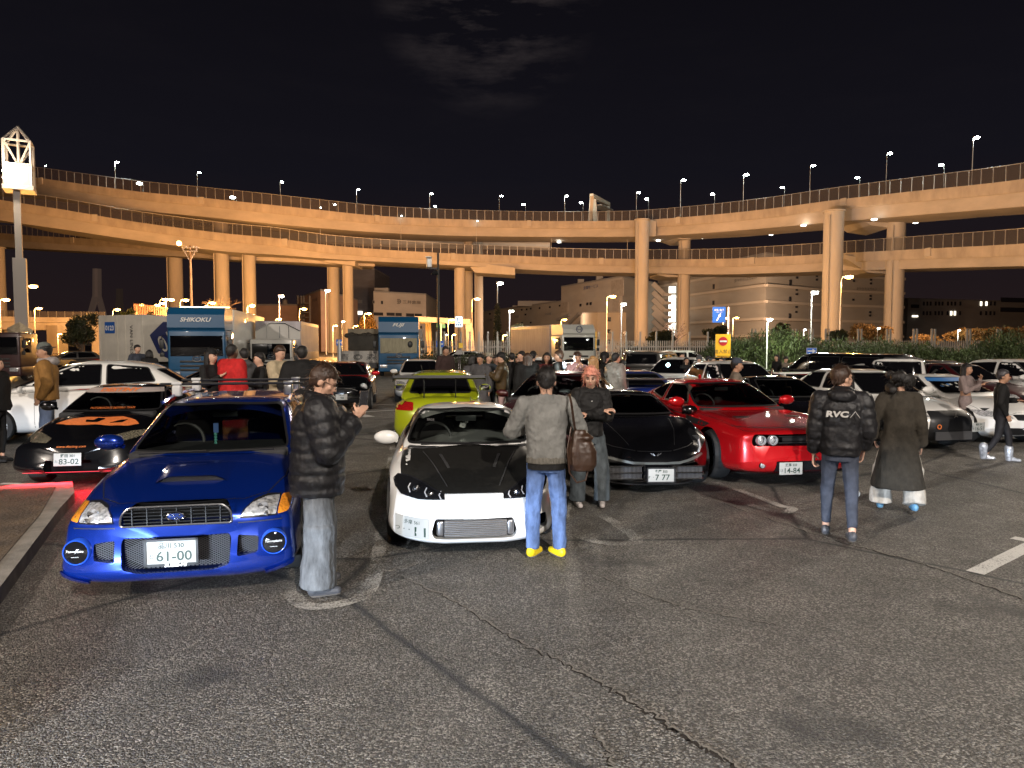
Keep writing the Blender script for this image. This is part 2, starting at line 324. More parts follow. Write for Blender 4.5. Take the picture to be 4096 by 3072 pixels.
def deck(name, label, pts, width=14, par=1.35, inset=1.0, fh=1.9, brackets=None, fence_rng=None, posts=True):
    """pts: (u, Y, v_top, v_bottom) traced on the near edge"""
    root = empty(name, label=label, cat='overpass')
    top = catmull([P(u, vt, Y) for u, Y, vt, vb in pts], 14); bot = catmull([P(u, vb, Y) for u, Y, vt, vb in pts], 14)
    def prof(i):
        h = top[i].z-bot[i].z
        return [(-inset, -par), (-inset-.05, -h), (-width+inset+2, -h), (-width+inset, -par-.3), (-width, -par-.3), (-width, -.3), (-width+.3, -.3), (-width+.3, -par+.2), (-.35, -par+.2)]
    sweep(top, prof, 'girder', CON, root)
    sweep(top, [(0, 0), (0, -par), (-.1, -par-.28), (-.33, -par-.28), (-.33, 0)], 'parapet', CST, root)
    al = arclen(top); Ltot = al[-1]
    # downpipe boxes / expansion pockets
    s = 9
    while s < Ltot:
        b = MB()
        p, t = at_len(top, al, s); rz = math.atan2(t.y, t.x); b.box(p+Vector((t.y, -t.x, 0))*.1+Vector((0, 0, -.62)), (1.1, .3, 1.45), rz); s += 38; b.build('lamp_bracket', CON2, root, smooth=False)
    if brackets:
        b = MB(); s = brackets[0]*Ltot
        while s < brackets[1]*Ltot:
            p, t = at_len(top, al, s); rz = math.atan2(t.y, t.x); b.box(p+Vector((t.y, -t.x, 0))*-.45+Vector((0, 0, -par-.42)), (.5, .95, .3), rz); s += 1.9
        b.build('drip_trim', CON2, root, smooth=False)
    f0, f1 = fence_rng or (0, 1); i0, i1 = int(f0*(len(top)-1)), int(f1*(len(top)-1))
    b = MB()
    for i in range(i0, i1+1): p = top[i]; b.v += [(p.x, p.y+.12, p.z), (p.x, p.y+.12, p.z+fh)]
    for i in range(i1-i0): b.f.append((2*i, 2*i+2, 2*i+3, 2*i+1)); b.m.append(0)
    fe = b.build('fence', FME, root, smooth=False)
    b = MB(); s = al[i0]
    while s < al[i1]:
        p, t = at_len(top, al, s); b.box(p+Vector((0, .1, fh/2)), (.09, .09, fh+.05)); s += 2.0
    b.tube([top[i]+Vector((0, .1, fh)) for i in range(i0, i1+1)], .045, 5)
    b.build('fence_posts', GAL, fe, smooth=False)
    return root, top, al
UP = [(-2400, 300, 925, 970), (-700, 190, 655, 722), (-200, 172, 682, 748), (110, 160, 707, 776), (330, 156, 736, 806), (554, 154, 766, 838), (800, 154, 790, 862), (1053, 154, 816, 888), (1300, 158, 842, 910), (1512, 164, 863, 926), (1768, 172, 875, 938), (2048, 177, 882, 943), (2300, 176, 884, 944), (2545, 170, 881, 943), (2800, 158, 863, 930), (3050, 147, 838, 910), (3340, 134, 800, 884), (3650, 121, 765, 858), (3900, 111, 739, 838), (4096, 104, 715, 820), (4600, 92, 640, 760), (5200, 84, 545, 690)]
LO = [(-2400, 260, 985, 1041), (-700, 150, 690, 788), (-200, 148, 762, 850), (0, 146, 799, 880), (250, 148, 838, 915), (554, 152, 889, 960), (887, 156, 932, 1002), (1100, 158, 952, 1016), (1358, 160, 985, 1035), (1768, 168, 1012, 1056), (2048, 176, 1022, 1072), (2250, 178, 1030, 1083), (2545, 176, 1036, 1090), (2850, 164, 1036, 1096), (3100, 153, 1027, 1090), (3300, 145, 1016, 1083), (3700, 126, 995, 1072), (4096, 108, 974, 1062), (4600, 94, 935, 1040), (5200, 86, 880, 1005)]
up_root, up_path, up_al = deck('upper_viaduct', 'upper curved concrete viaduct lined with mesh fence and white lamps', UP, 14.5, 1.5, 1.2, 2.3, (.12, .56))
lo_root, lo_path, lo_al = deck('lower_viaduct', 'lower curved concrete viaduct passing under the upper one, lit orange', LO, 14.5, 1.5, 1.2, 2.3, (.22, .56))
# slip road seen at far left, behind and below, joining the lower deck
S3 = [(-2400, 330, 1050, 1094), (-700, 215, 880, 950), (-200, 200, 915, 975), (100, 190, 940, 992), (400, 180, 957, 1008), (665, 172, 972, 1022), (900, 166, 985, 1036), (1100, 164, 998, 1043), (1300, 165, 1010, 1054), (1500, 168, 1024, 1064)]
s3_root, s3_path, s3_al = deck('slip_road_viaduct', 'low slip road viaduct behind the left mast that merges into the lower viaduct', S3, 11, 1.4, .8, 2.2, (.1, .5))
B4 = [(300, 330, 925, 960), (700, 280, 905, 950), (1000, 250, 905, 950), (1200, 235, 915, 962), (1500, 222, 935, 973), (1800, 215, 945, 978), (2200, 212, 952, 985)]
b4_root, b4_path, b4_al = deck('far_viaduct', 'pale far viaduct curving between the upper and lower decks', B4, 12, 1.2, .8, 2.2)
# corbel-type hammer heads + round piers (children of the viaduct they carry)
def pier(parent, u0, u1, Y, vtop, ru=None, zt=None):
    c = P((u0+u1)/2, 1380, Y); r = (u1-u0)/2/F*Y; z1 = P(u0, vtop, Y).z if zt is None else zt
    b = MB(); b.lathe([(r, -.5), (r, z1-.25), (r+.25, z1-.2), (r+.25, z1), (0.01, z1)], 40, Matrix.Translation((c.x, c.y+r, 0))); b.build('pier', CON2, parent)
    b = MB(); b.tube([(c.x-r*.86, c.y+.2, 0), (c.x-r*.86, c.y+.2, z1-1)], .14, 6); return b.build('drainpipe', CON2, parent)
for u0, u1, Y, vt in ((2542, 2596, 163, 873), (3302, 3378, 129, 836)): pier(up_root, u0, u1, Y, vt)
for u0, u1, Y, vt in ((2715, 2762, 172, 935), (3556, 3624, 132, 880), (858, 911, 162, 840), (1853, 1891, 186, 925), (1898, 1932, 205, 930)): pier(up_root, u0, u1, Y, vt)
for u0, u1, Y, vt in ((-48, 8, 160, 985), (671, 724, 178, 1000), (972, 1019, 162, 1000), (1311, 1355, 172, 1020), (1373, 1411, 166, 1030), (1818, 1860, 176, 1060), (2712, 2760, 178, 1085), (3552, 3618, 140, 1060)): pier(lo_root, u0, u1, Y, vt)
def headbeam(parent, poly, Y, d, m=CON2):
    """poly in pixels at distance Y, thickness d away from the camera"""
    pts = [P(u, v, Y) for u, v in poly]; n = len(pts); b = MB()
    b.add([tuple(p) for p in pts]+[tuple(p+Vector((0, d, 0))) for p in pts], [tuple(range(n))[::-1], tuple(range(n, 2*n))]+[(i, (i+1) % n, n+(i+1) % n, n+i) for i in range(n)])
    return b.build('pier_head', m, parent, smooth=False)
headbeam(up_root, [(2597, 878), (2625, 885), (2622, 945), (2597, 945)], 166, 10)
headbeam(up_root, [(2622, 890), (2635, 900), (2632, 915), (2655, 920), (2653, 938), (2690, 945), (2722, 957), (2760, 957), (2800, 940), (2800, 925), (2655, 905), (2640, 888)], 170.5, 11)
headbeam(lo_root, [(2598, 1050), (2608, 1055), (2610, 1080), (2630, 1082), (2630, 1100), (2668, 1108), (2760, 1108), (2800, 1095), (2800, 1070), (2600, 1045)], 176.5, 10)
headbeam(up_root, [(3378, 845), (3400, 845), (3480, 900), (3560, 912), (3640, 880), (3640, 850), (3400, 840)], 133.5, 9)
headbeam(lo_root, [(3378, 1035), (3400, 1045), (3470, 1090), (3560, 1096), (3625, 1086), (3640, 1070), (3640, 1060), (3380, 1020)], 139, 9)
headbeam(lo_root, [(1810, 1050), (1830, 1052), (1870, 1056), (1900, 1090), (2060, 1100), (2060, 1070), (1812, 1040)], 174.5, 9)
headbeam(lo_root, [(1300, 1033), (1300, 1048), (1420, 1064), (1420, 1038)], 164, 8)
# white beacons under the upper deck
for u, v, Y in ((2236, 967, 184), (2633, 961, 176), (2810, 951, 170), (2958, 918, 158), (3084, 936, 166), (3214, 900, 140), (3497, 876, 127), (3788, 845, 118), (3662, 889, 150), (3982, 857, 122)):
    p = P(u, v, Y); b = MB(); b.lathe([(.01, -.25), (.45, -.2), (.5, 0), (.01, .1)], 12, Matrix.Translation(p)); b.build('underdeck_light', emi('beacon_white', (1, .95, .8), 9), up_root)
# ================================================================ STREET LAMPS on the decks
def lamp_mesh(h, arm, col, es, rad=.1, hw=.55, steel=GAL):
    r = empty('street_lamp')
    b = MB(); b.tube([(0, 0, 0), (0, 0, h*.5), (0, 0, h-.4), (arm*.3, 0, h-.05), (arm, 0, h)], [rad*1.3, rad, rad*.75, rad*.7, rad*.6], 8); b.build('pole', steel, r)
    b = MB(); b.box((arm+hw*.4, 0, h+.02), (hw*1.5, hw*.6, .14), bev=.03); hd = b.build('lamp_head', GAL, r)
    b = MB(); b.ball((arm+hw*.45, 0, h-.08), hw*.5, 8, sc=(1.3, 1.0, .55)); b.build('lamp_lens', emi('lamp_%s' % str(es)+str(col[1]), col, es), hd)
    return r
LW = (.85, 1, .93)
pt_w = bpy.data.lights.new('lamp_light_white', 'POINT'); pt_w.color = LED; pt_w.energy = 2200; pt_w.shadow_soft_size = .3
pt_o = bpy.data.lights.new('lamp_light_orange', 'POINT'); pt_o.color = SOD; pt_o.energy = 2400; pt_o.shadow_soft_size = .4
def set_lamp(proto, first, base, s, rz, label, group, lgt=None, name='street_lamp', lz=None, tilt=None):
    o = proto if first else copy_tree(proto); o.location = base; o.scale = (s, s, s); o.rotation_euler = (0, 0, rz)
    tag(o, label, 'street lamp', group)
    if lgt:
        l = bpy.data.objects.new('lamp_light', lgt); COL.objects.link(l); l.parent = o; l.location = lz
    return o
lp = lamp_mesh(10, .35, LW, 90, .07, .8)
rowA = [(193, 663, 165, 700), (474, 648, 156, 760), (803, 690, 157, 792), (1135, 727, 158, 828), (1440, 757, 164, 855), (1732, 774, 170, 880), (2010, 783, 178, 886), (2272, 783, 178, 886), (2559, 770, 172, 882), (2737, 720, 166, 870), (2990, 697, 152, 850), (3258, 661, 140, 812), (3566, 612, 127, 775), (3914, 548, 113, 735)]
rowB = [(573, 732, 160, 890, .8), (945, 788, 163, 935, .8), (1345, 818, 184, 848, .8), (1747, 824, 190, 876, .9), (2102, 818, 196, 884, .9), (2333, 810, 196, 884, .9), (2595, 795, 190, 882, .9), (2859, 775, 180, 866, .9), (3138, 749, 166, 830, .9), (3440, 710, 152, 800, .9), (3777, 658, 136, 765, .9)]
rowC = [(1287, 829, 160, 965, 1), (1610, 862, 166, 1000, 1), (1912, 882, 174, 1018, 1), (2212, 893, 180, 1030, 1), (2517, 893, 178, 1036, 1)]
lpC = lamp_mesh(10, .1, LW, 30, .05, .34)
first = True
for i, (u, v0, Y, v1) in enumerate(rowA):
    a, b_ = P(u, v0, Y), P(u, v1, Y); set_lamp(lp, first, (a.x-.8, a.y, b_.z-.8), (a.z-b_.z+.8)/10, 0, '%s of the tall white lamps counted from the left along the upper viaduct fence' % ORD[i], 'tall white lamps along the upper viaduct', pt_w if i % 3 == 1 else None, lz=(1.1, 0, 9.6)); first = False
for i, (u, v0, Y, v1, s) in enumerate(rowB):
    a, b_ = P(u, v0, Y), P(u, v1+4, Y); set_lamp(lp, False, (a.x, a.y, b_.z-3), (a.z-b_.z+3)/10, PI, '%s of the shorter white lamps counted from the left behind the upper viaduct fence' % ORD[i], 'shorter white lamps on the far side of the viaducts')
for i, (u, v0, Y, v1, s) in enumerate(rowC):
    a, b_ = P(u, v0, Y), P(u, v1, Y); set_lamp(lpC, i == 0, (a.x-.4, a.y, b_.z-1), (a.z-b_.z+1)/10, 0, '%s of the thin lamps counted from the left rising from the lower viaduct' % ORD[i], 'thin lamps on the lower viaduct')
# gantry portal standing on the upper deck
gr = empty('road_gantry', label='pale steel portal gantry with road signs on the upper viaduct', cat='gantry')
b = MB(); gw = mat('gantry_paint', (.62, .56, .46), .6)
def plank(b, a, c, w, d, mi=0):
    a, c = Vector(a), Vector(c); t = (c-a); l = t.length; M = t.to_track_quat('Z', 'Y').to_matrix().to_4x4(); b.box((0, 0, 0), (w, d, l), M=Matrix.Translation((a+c)/2) @ M, mi=mi)
q = lambda u, v, Y: P(u, v, Y)
plank(b, q(2361, 885, 178), q(2368, 785, 178), .9, .9); plank(b, q(2382, 885, 181), q(2376, 790, 181), .9, .9); plank(b, q(2366, 783, 178), q(2434, 818, 196), .9, 1.0); plank(b, q(2434, 885, 196), q(2434, 815, 196), .8, .8); b.build('gantry_frame', gw, gr, smooth=False)
b = MB(); plank(b, q(2382, 820, 181), q(2430, 842, 195), 3.2, .2); b.build('sign_panel', mat('sign_back_grey', (.3, .28, .25), .6, .3), gr, smooth=False)
# ================================================================ BUILDINGS
def wallpts(uL, vL, uR, vR, Y, near='R'):
    """top edge of a wall between two pixels at equal height; Y is the distance of the near end"""
    if near == 'R': z = P(uR, vR, Y).z; YL = (z-H)*F/(1380-vL); return P(uL, vL, YL), P(uR, vR, Y), z
    z = P(uL, vL, Y).z; YR = (z-H)*F/(1380-vR); return P(uL, vL, Y), P(uR, vR, YR), z
def hull(fp, z, z0=0):
    b = MB(); n = len(fp); b.add([(p[0], p[1], z0) for p in fp]+[(p[0], p[1], z) for p in fp], [tuple(range(n))[::-1], tuple(range(n, 2*n))]+[(i, (i+1) % n, n+(i+1) % n, n+i) for i in range(n)]); return b
def onwall(A, B, u):                                            # point of the wall line A-B seen at column u
    x = (u-2048)/F; k = x*cp/1.0
    # solve (A+t(B-A)).x = x*depth
    dx, dy = B.x-A.x, B.y-A.y; s = (u-2048)/F/cp
    t = (s*A.y-A.x)/(dx-s*dy); p = A+(B-A)*t; return p
def wallbox(b, A, B, u0, u1, v0, v1, d=.15, mi=0):
    p, q = onwall(A, B, u0), onwall(A, B, u1); n = Vector((q.y-p.y, -(q.x-p.x), 0)).normalized()
    def zz(pp, v): return P(0, v, pp.y).z
    m = (p+q)/2; z0, z1 = zz(m, v1), zz(m, v0); vs = []
    for off in (d, -.1):
        for pp, z in ((p, z0), (q, z0), (q, z1), (p, z1)): vs.append((pp.x+n.x*off, pp.y+n.y*off, z))
    b.add(vs, [(0, 1, 2, 3), (4, 5, 6, 7)[::-1], (0, 1, 5, 4), (1, 2, 6, 5), (2, 3, 7, 6), (3, 0, 4, 7)], mi); return b
def walltext(s, A, B, u0, u1, v0, v1, m, parent, name='lettering', d=.25, sh=0):
    p, q = onwall(A, B, u0), onwall(A, B, u1); t = (q-p); t.z = 0; L = t.length; t.normalize(); c = (p+q)/2; z0, z1 = P(0, v1, c.y).z, P(0, v0, c.y).z
    tm = text_mesh(s, abs(z1-z0), shear=sh); w = max(v[0] for v in tm.v)*2; k = L/w; n = Vector((t.y, -t.x, 0))
    b = MB(); T = Matrix.Translation((c.x+n.x*d, c.y+n.y*d, (z0+z1)/2)) @ Matrix(((t.x, -n.x, 0, 0), (t.y, -n.y, 0, 0), (0, 0, 1, 0), (0, 0, 0, 1))) @ Matrix.Diagonal((k, 1, 1, 1))
    put(b, T, 0, tm); return b.build(name, m, parent, smooth=False)
WALLA = mat('warehouse_wall_panel', (.40, .36, .32), .8, noise=.12, nscale=.12, stretch=(1, 1, 3), ndetail=8)
WALLB = mat('storage_wall_beige', (.36, .33, .29), .8, noise=.12, nscale=.10, stretch=(1, 1, 3), ndetail=8)
WALLD = mat('dark_grey_tower_wall', (.16, .155, .175), .8, noise=.15, nscale=.3, stretch=(1, 1, 4))
WIN = mat('window_dark', (.03, .03, .035), .15); FRM = mat('window_frame_grey', (.25, .24, .23), .5)
WLIT = emi('lit_window', (1, .9, .7), 2.2)
TXT = mat('sign_dark_letters', (.03, .03, .035), .5); TXB = mat('sign_blue_letters', (.05, .09, .25), .5)
def bld(name, label, wall_m, fp, z, extra=None, par=.5):
    r = empty(name, label=label, cat='building'); w = hull(fp, z).build('wall', wall_m, r, smooth=False)
    cx, cy = sum(p[0] for p in fp)/len(fp), sum(p[1] for p in fp)/len(fp)
    b = hull([(cx+(p[0]-cx)*1.004, cy+(p[1]-cy)*1.004) for p in fp], z+par, z-.02); b.build('roof_edge', FRM, r, smooth=False); return r
# storage block with the faded sign
A, B, z = wallpts(2245, 1151, 2490, 1108, 232); C2 = P(2640, 1122, 262); 
r = bld('warehouse', 'big beige warehouse with a small faded sign behind the white and blue truck', WALLA, [A, B, (C2.x, C2.y), (C2.x-4, C2.y+60), (A.x+4, A.y+30)], z)
for u0, u1, v0, v1 in ((2444, 2492, 1120, 1185), (2450, 2478, 1190, 1245), (2243, 2272, 1210, 1250)): b = wallbox(MB(), A, B, u0, u1, v0, v1, .25); b.build('shutter_panel', mat('shutter_beige', (.34, .30, .26), .7, noise=.2, nscale=1), r, smooth=False)
for u, v in ((2318, 1215), (2345, 1210), (2358, 1209)): wallbox(MB(), A, B, u, u+7, v, v+11, .2).build('window', WIN, r, smooth=False)
walltext('倉庫サービス', A, B, 2334, 2392, 1141, 1155, TXB, r)
b = MB()
for (u0, v0), (u1, v1) in (((2275, 1295), (2314, 1255)), ((2312, 1300), (2340, 1265)), ((2226, 1280), (2275, 1260))):
    p, q = onwall(A, B, u0), onwall(A, B, u1); plank(b, (p.x, p.y-1.2, P(0, v0, p.y).z), (q.x, q.y-1.2, P(0, v1, q.y).z), .9, 1)
b.build('outside_stair', FRM, r, smooth=False)
for u in (2325, 2400): p = onwall(A, B, u); b = MB(); b.box((p.x, p.y+4, z+1), (2.2, 2.2, 2)); b.build('roof_unit', FRM, r, smooth=False)
A, B, z = wallpts(1880, 1255, 2246, 1207, 278)
r = bld('long_storehouse', 'long low beige storehouse receding to the left of the sign warehouse', WALLB, [A, B, (B.x, B.y+60), (A.x, A.y+60)], z)
for u, v in ((2085, 1236), (2105, 1234), (2121, 1231), (2156, 1229), (2197, 1225), (2236, 1219), (2086, 1288), (2121, 1287), (1958, 1252), (1963, 1276), (2100, 1215+40)): wallbox(MB(), A, B, u, u+5, v, v+7, .2).build('window', WIN, r, smooth=False)
for u0, u1, v0 in ((2180, 2206, 1251), (2060, 2078, 1262), (1950, 1968, 1275)): wallbox(MB(), A, B, u0, u1, v0, v0+9, .2).build('vent_grille', FRM, r, smooth=False)
b = MB(); p = onwall(A, B, 2190); b.box((p.x, p.y+20, z+.9), (24, 10, 2.2)); p = onwall(A, B, 2105); b.box((p.x, p.y+20, z+.5), (12, 8, 1.6)); b.build('roof_unit', FRM, r, smooth=False)
p0, p1 = P(2340, 1250, 196), P(2505, 1254, 196)
fp = [(p0.x+1.5, 198), (p0.x+3.5, 196), (p1.x, 196), (p1.x, 214), (p0.x+.5, 214), (p0.x, 201)]
r = bld('white_annex', 'small pale building with a rounded corner in front of the sign warehouse', mat('annex_white', (.46, .43, .38), .8, noise=.08, nscale=.2), fp, p0.z, par=.2)
for u, v, w in ((2428, 1269, 14), (2426, 1317, 15), (2502, 1326, 14), (2426, 1358, 13)): wallbox(MB(), p0+Vector((0, 0, 0)), p1, min(u, 2490), min(u, 2490)+w, v, v+17, .2).build('window', WIN, r, smooth=False)
# distribution centre with floor bands
Yc = 200; Pc = P(3063, 1207, Yc); lf = P(2630, 1253, 262); rt = P(3300, 1221, 219); rt2 = P(3610, 1228, 232)
fp = [(lf.x, lf.y), (Pc.x, Pc.y), (rt.x, rt.y), (rt2.x, rt2.y), (rt2.x+20, rt2.y+70), (lf.x+20, lf.y+90)]
zt = P(3063, 1016, Yc).z
r = bld('distribution_centre', 'huge multi-storey beige distribution centre with curved floor bands behind the piers', WALLB, fp, zt)
bandm = mat('floor_band_pale', (.52, .46, .39), .8)
for zz in (4.6, 9.3, 14.1, 18.6, 23.2):
    b = MB(); q = [(fp[0][0], fp[0][1]), (fp[1][0], fp[1][1]), (fp[2][0], fp[2][1]), (fp[3][0], fp[3][1])]
    for a_, c_ in zip(q, q[1:]):
        d = Vector((c_[0]-a_[0], c_[1]-a_[1], 0)); l = d.length; d.normalize(); n_ = Vector((d.y, -d.x, 0)); m_ = Vector(((a_[0]+c_[0])/2, (a_[1]+c_[1])/2, zz))+n_*.25
        b.box(m_, (l+.4, 1.0, .75), math.atan2(d.y, d.x))
    b.build('floor_band', bandm, r, smooth=False)
LFv, PCv, RTv, R2v = [Vector((p[0], p[1], 0)) for p in fp[:4]]
for A_, B_, u, vs, w, h in ((LFv, PCv, 2848, (1137, 1203, 1268), 5, 19), (PCv, RTv, 3148, (1120, 1187, 1254), 6, 22), (PCv, RTv, 3174, (1107, 1155, 1173, 1224, 1244), 6, 8), (PCv, RTv, 3253, (1100, 1115, 1160), 5, 8), (RTv, R2v, 3468, (1115, 1130, 1180, 1192, 1245, 1258), 6, 8), (RTv, R2v, 3400, (1120, 1195), 6, 8), (RTv, R2v, 3537, (1117, 1133, 1185, 1197), 5, 8)):
    for v in vs: wallbox(MB(), A_, B_, u, u+w, v, v+h, .3).build('window', WIN, r, smooth=False)
walltext('ダイトウトランスプラネット', LFv, PCv, 2934, 3022, 1110, 1124, TXT, r, sh=.2)
walltext('ダイトウトランスプラネット', RTv, R2v, 3415, 3493, 1150, 1162, TXT, r, sh=.2)
for k, v in enumerate((1158, 1192, 1221, 1249, 1275, 1306, 1336)):
    p = onwall(LFv, PCv, 2660); z_ = P(0, v, 245).z
    b = MB(); b.box((p.x, 246, z_), (2.2, .8, 2.2)); b.build('lit_landing', emi('landing_light', (1, .95, .8), 2.6), r, smooth=False)
    b = MB(); x0 = P(2640, v, 244).x; x1 = P(2672, v, 244).x; plank(b, (x0-2.5, 244, z_+2.0), (x0+1.5, 244, z_-1.9), .5, 1.6); b.box(((x0+x1)/2+1, 244, z_-1.8), (x1-x0, 2, .9)); b.build('stair_flight', WALLA, r, smooth=False)
# offices at the far right
pl, pr = P(3632, 1197, 262), P(4500, 1160, 300); zt = pl.z
r = bld('office_block', 'dim office block with rows of small windows beyond the far right trees', mat('office_wall_dim', (.34, .32, .30), .8, noise=.15, nscale=.1, stretch=(1, 1, 3)), [pl, pr, (pr.x+10, pr.y+40), (pl.x, pl.y+40)], zt)
def s4(x, y): return 2996+x*.6027, 500+y*.6027
lit = {(1322, 1234), (1340, 1234), (1550, 1165), (1520, 1160)}
for y in (1172, 1236):
    for x in (1137, 1160, 1182, 1215, 1238, 1260, 1296, 1320, 1344, 1378, 1515, 1550, 1578, 1604):
        u, v = s4(x, y); wallbox(MB(), pl, pr, u, u+6, v, v+16, .2).build('window', WLIT if (x in (1320, 1344) and y == 1236) or (x in (1515, 1550) and y == 1172) else WIN, r, smooth=False)
    u, v = s4(1650, y-20); wallbox(MB(), pl, pr, u, 4300, v, v+18, .2).build('ribbon_window', WIN, r, smooth=False)
wallbox(MB(), pl, pr, 3634, 3665, 1218, 1232, .2).build('ribbon_window', WIN, r, smooth=False)
wallbox(MB(), pl, pr, 3640, 3662, 1262, 1268, .2).build('lit_sign', WLIT, r, smooth=False)
# tower + storehouse with the diamond emblem
p0, p1 = P(1356, 1078, 285), P(1498, 1083, 285)
r = bld('grey_tower_block', 'tall dark grey windowless block behind the round piers', WALLD, [(p0.x, 285), (p1.x, 285), (p1.x, 320), (p0.x, 320)], p0.z)
wallbox(MB(), Vector((p0.x, 285, 0)), Vector((p1.x, 285, 0)), 1428, 1453, 1245, 1258, .3).build('lit_sign', WLIT, r, smooth=False)
wallbox(MB(), Vector((p0.x, 285, 0)), Vector((p1.x, 285, 0)), 1428, 1453, 1200, 1213, .3).build('louvre', FRM, r, smooth=False)
A, B, z = wallpts(1494, 1169, 1704, 1181, 250, 'L')
r = bld('emblem_storehouse', 'beige storehouse with diamond emblem and dark Japanese lettering behind the FUJI truck', WALLA, [A, B, (B.x, B.y+50), (A.x, A.y+50)], z)
walltext('三井倉庫', A, B, 1612, 1684, 1202, 1216, TXT, r)
pc = onwall(A, B, 1597); zc = P(0, 1206, pc.y).z; b = MB()
for rr, n_ in ((.72, 28),): b.lathe([(rr, -.1), (rr+.16, -.1), (rr+.16, .1), (rr, .1)], n_, Matrix.Translation((pc.x, pc.y-.3, zc)) @ Matrix.Rotation(PI/2, 4, 'X'), close=True)
for s_ in (.62, .3): b.lathe([(s_-.12, -.1), (s_, -.1), (s_, .1), (s_-.12, .1)], 4, Matrix.Translation((pc.x, pc.y-.3, zc)) @ Matrix.Rotation(PI/2, 4, 'X'), close=True)
b.build('emblem', TXT, r, smooth=False)
for u0, u1, v0, v1 in ((1495, 1500, 1203, 1213), (1527, 1534, 1204, 1216), (1496, 1534, 1250, 1262), (1549, 1580, 1251, 1263), (1584, 1608, 1252, 1264), (1626, 1657, 1254, 1266), (1660, 1688, 1255, 1266), (1672, 1688, 1303, 1314)):
    fr = wallbox(MB(), A, B, u0-1, u1+1, v0-1, v1+1, .15).build('window', FRM, r, smooth=False); wallbox(MB(), A, B, u0, u1, v0, v1, .22).build('pane', WIN, fr, smooth=False)
b = MB(); pq = onwall(A, B, 1520); b.box((pq.x, pq.y+6, z+1), (5, 3, 2)); b.build('roof_unit', FRM, r, smooth=False)
A, B, z = wallpts(1187, 1197, 1282, 1163, 210); C2 = P(1316, 1166, 216)
ORW = mat('red_brown_wall', (.46, .30, .22), .8, noise=.15, nscale=.2, stretch=(1, 1, 3))
r = bld('pipe_clad_storehouse', 'orange lit storehouse with pipes and balconies left of the double piers', ORW, [A, B, (C2.x, C2.y), (C2.x, C2.y+40), (A.x, A.y+30)], z)
for v in (1215, 1235, 1252, 1270): wallbox(MB(), A, B, 1215, 1240, v, v+3, 1.2).build('balcony', FRM, r, smooth=False)
for u in (1198, 1212, 1222, 1246): wallbox(MB(), A, B, u, u+2, 1183, 1290, .5).build('pipe', FRM, r, smooth=False)
walltext('三井倉庫', A, B, 1256, 1276, 1194, 1206, TXT, r)
p0, p1 = P(1028, 1222, 240), P(1190, 1228, 240)
r = bld('low_brown_shed', 'low brown shed with a small roof tank beside the pipe-clad storehouse', ORW, [(p0.x, 240), (p1.x, 240), (p1.x, 270), (p0.x, 270)], p0.z)
b = MB(); pt = P(1137, 1214, 242); b.lathe([(.9, 0), (.9, 1.6), (.3, 2.1), (.01, 2.1)], 12, Matrix.Translation((pt.x, 243, p0.z+.3))); b.build('roof_tank', FRM, r)
# suspension bridge towers on the skyline
BT = mat('bridge_tower_grey', (.055, .042, .045), .8)
for (uc, vt, vk, vb, wt, wb, Y, lab, em) in ((388, 1075, 1188, 1262, 20, 54, 700, 'faint A-shaped bridge tower on the skyline beside the left utility mast', .03), (478, 1155, 1200, 1262, 12, 24, 1000, 'fainter second bridge tower on the skyline right of the first', .012)):
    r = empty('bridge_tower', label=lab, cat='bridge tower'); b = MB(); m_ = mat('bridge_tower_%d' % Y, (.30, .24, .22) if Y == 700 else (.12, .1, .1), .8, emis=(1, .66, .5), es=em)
    plank(b, P(uc-5, vk, Y), P(uc-4, vt, Y), 3, 5); plank(b, P(uc+5, vk, Y), P(uc+4, vt, Y), 3, 5); b.box(P(uc, (vt+vk)/2, Y), (2.4, 3, (vk-vt)*Y/F)); plank(b, P(uc-5, vk-4, Y), P(uc-wb/2, vb, Y), 2.8, 5); plank(b, P(uc+5, vk-4, Y), P(uc+wb/2, vb, Y), 2.8, 5); b.box(P(uc, vk, Y), (wt*.8*Y/F, 3, 3)); b.build('tower_frame', m_, r, smooth=False)
# ground-level elevated road at left and the pink noise-barrier bridge
r = empty('orange_lit_embankment', label='orange lit low flyover wall with mesh fence behind the dark tree', cat='flyover')
path = catmull([P(-700, 1258, 120), P(-100, 1264, 126), P(160, 1269, 130), (P(420, 1270, 136))], 8)
OC = mat('flyover_concrete', (.50, .45, .38), .85, noise=.2, nscale=.6, stretch=(1, 1, .4))
sweep(path, [(0, 0), (0, -.9), (-.25, -1.0), (-.25, -2.3), (-9, -2.3), (-9, 0)], 'wall', OC, r)
b = MB()
for p in path: b.v += [tuple(p), (p.x, p.y, p.z+1.1)]
for i in range(len(path)-1): b.f.append((2*i, 2*i+2, 2*i+3, 2*i+1)); b.m.append(0)
f_ = b.build('fence', FME, r, smooth=False); b = MB()
al = arclen(path); s = 0
while s < al[-1]: p, t = at_len(path, al, s); b.box(p+Vector((0, 0, .55)), (.07, .07, 1.15)); s += 1.3
b.build('fence_posts', GAL, f_, smooth=False)
for u in (-300, 30, 200, 380): p = P(u, 1300, 130); b = MB(); b.box((p.x, 132, p.z/2-.2), (2, 3, p.z+.3)); b.build('support', OC, r, smooth=False)
r = empty('footbridge', label='pink lit ramp bridge with ribbed barrier above the van line container', cat='bridge')
a, c = P(537, 1215, 110), P(720, 1236, 96); b = MB(); 
for k in range(26): p = a.lerp(c, k/25); b.box(p+Vector((0, 0, -.75)), (.12, .12, 1.5))
plank(b, a+Vector((0, 0, 0)), c, .1, .1); b.build('barrier', mat('barrier_pink', (.45, .26, .2), .6), r, smooth=False); b = MB()
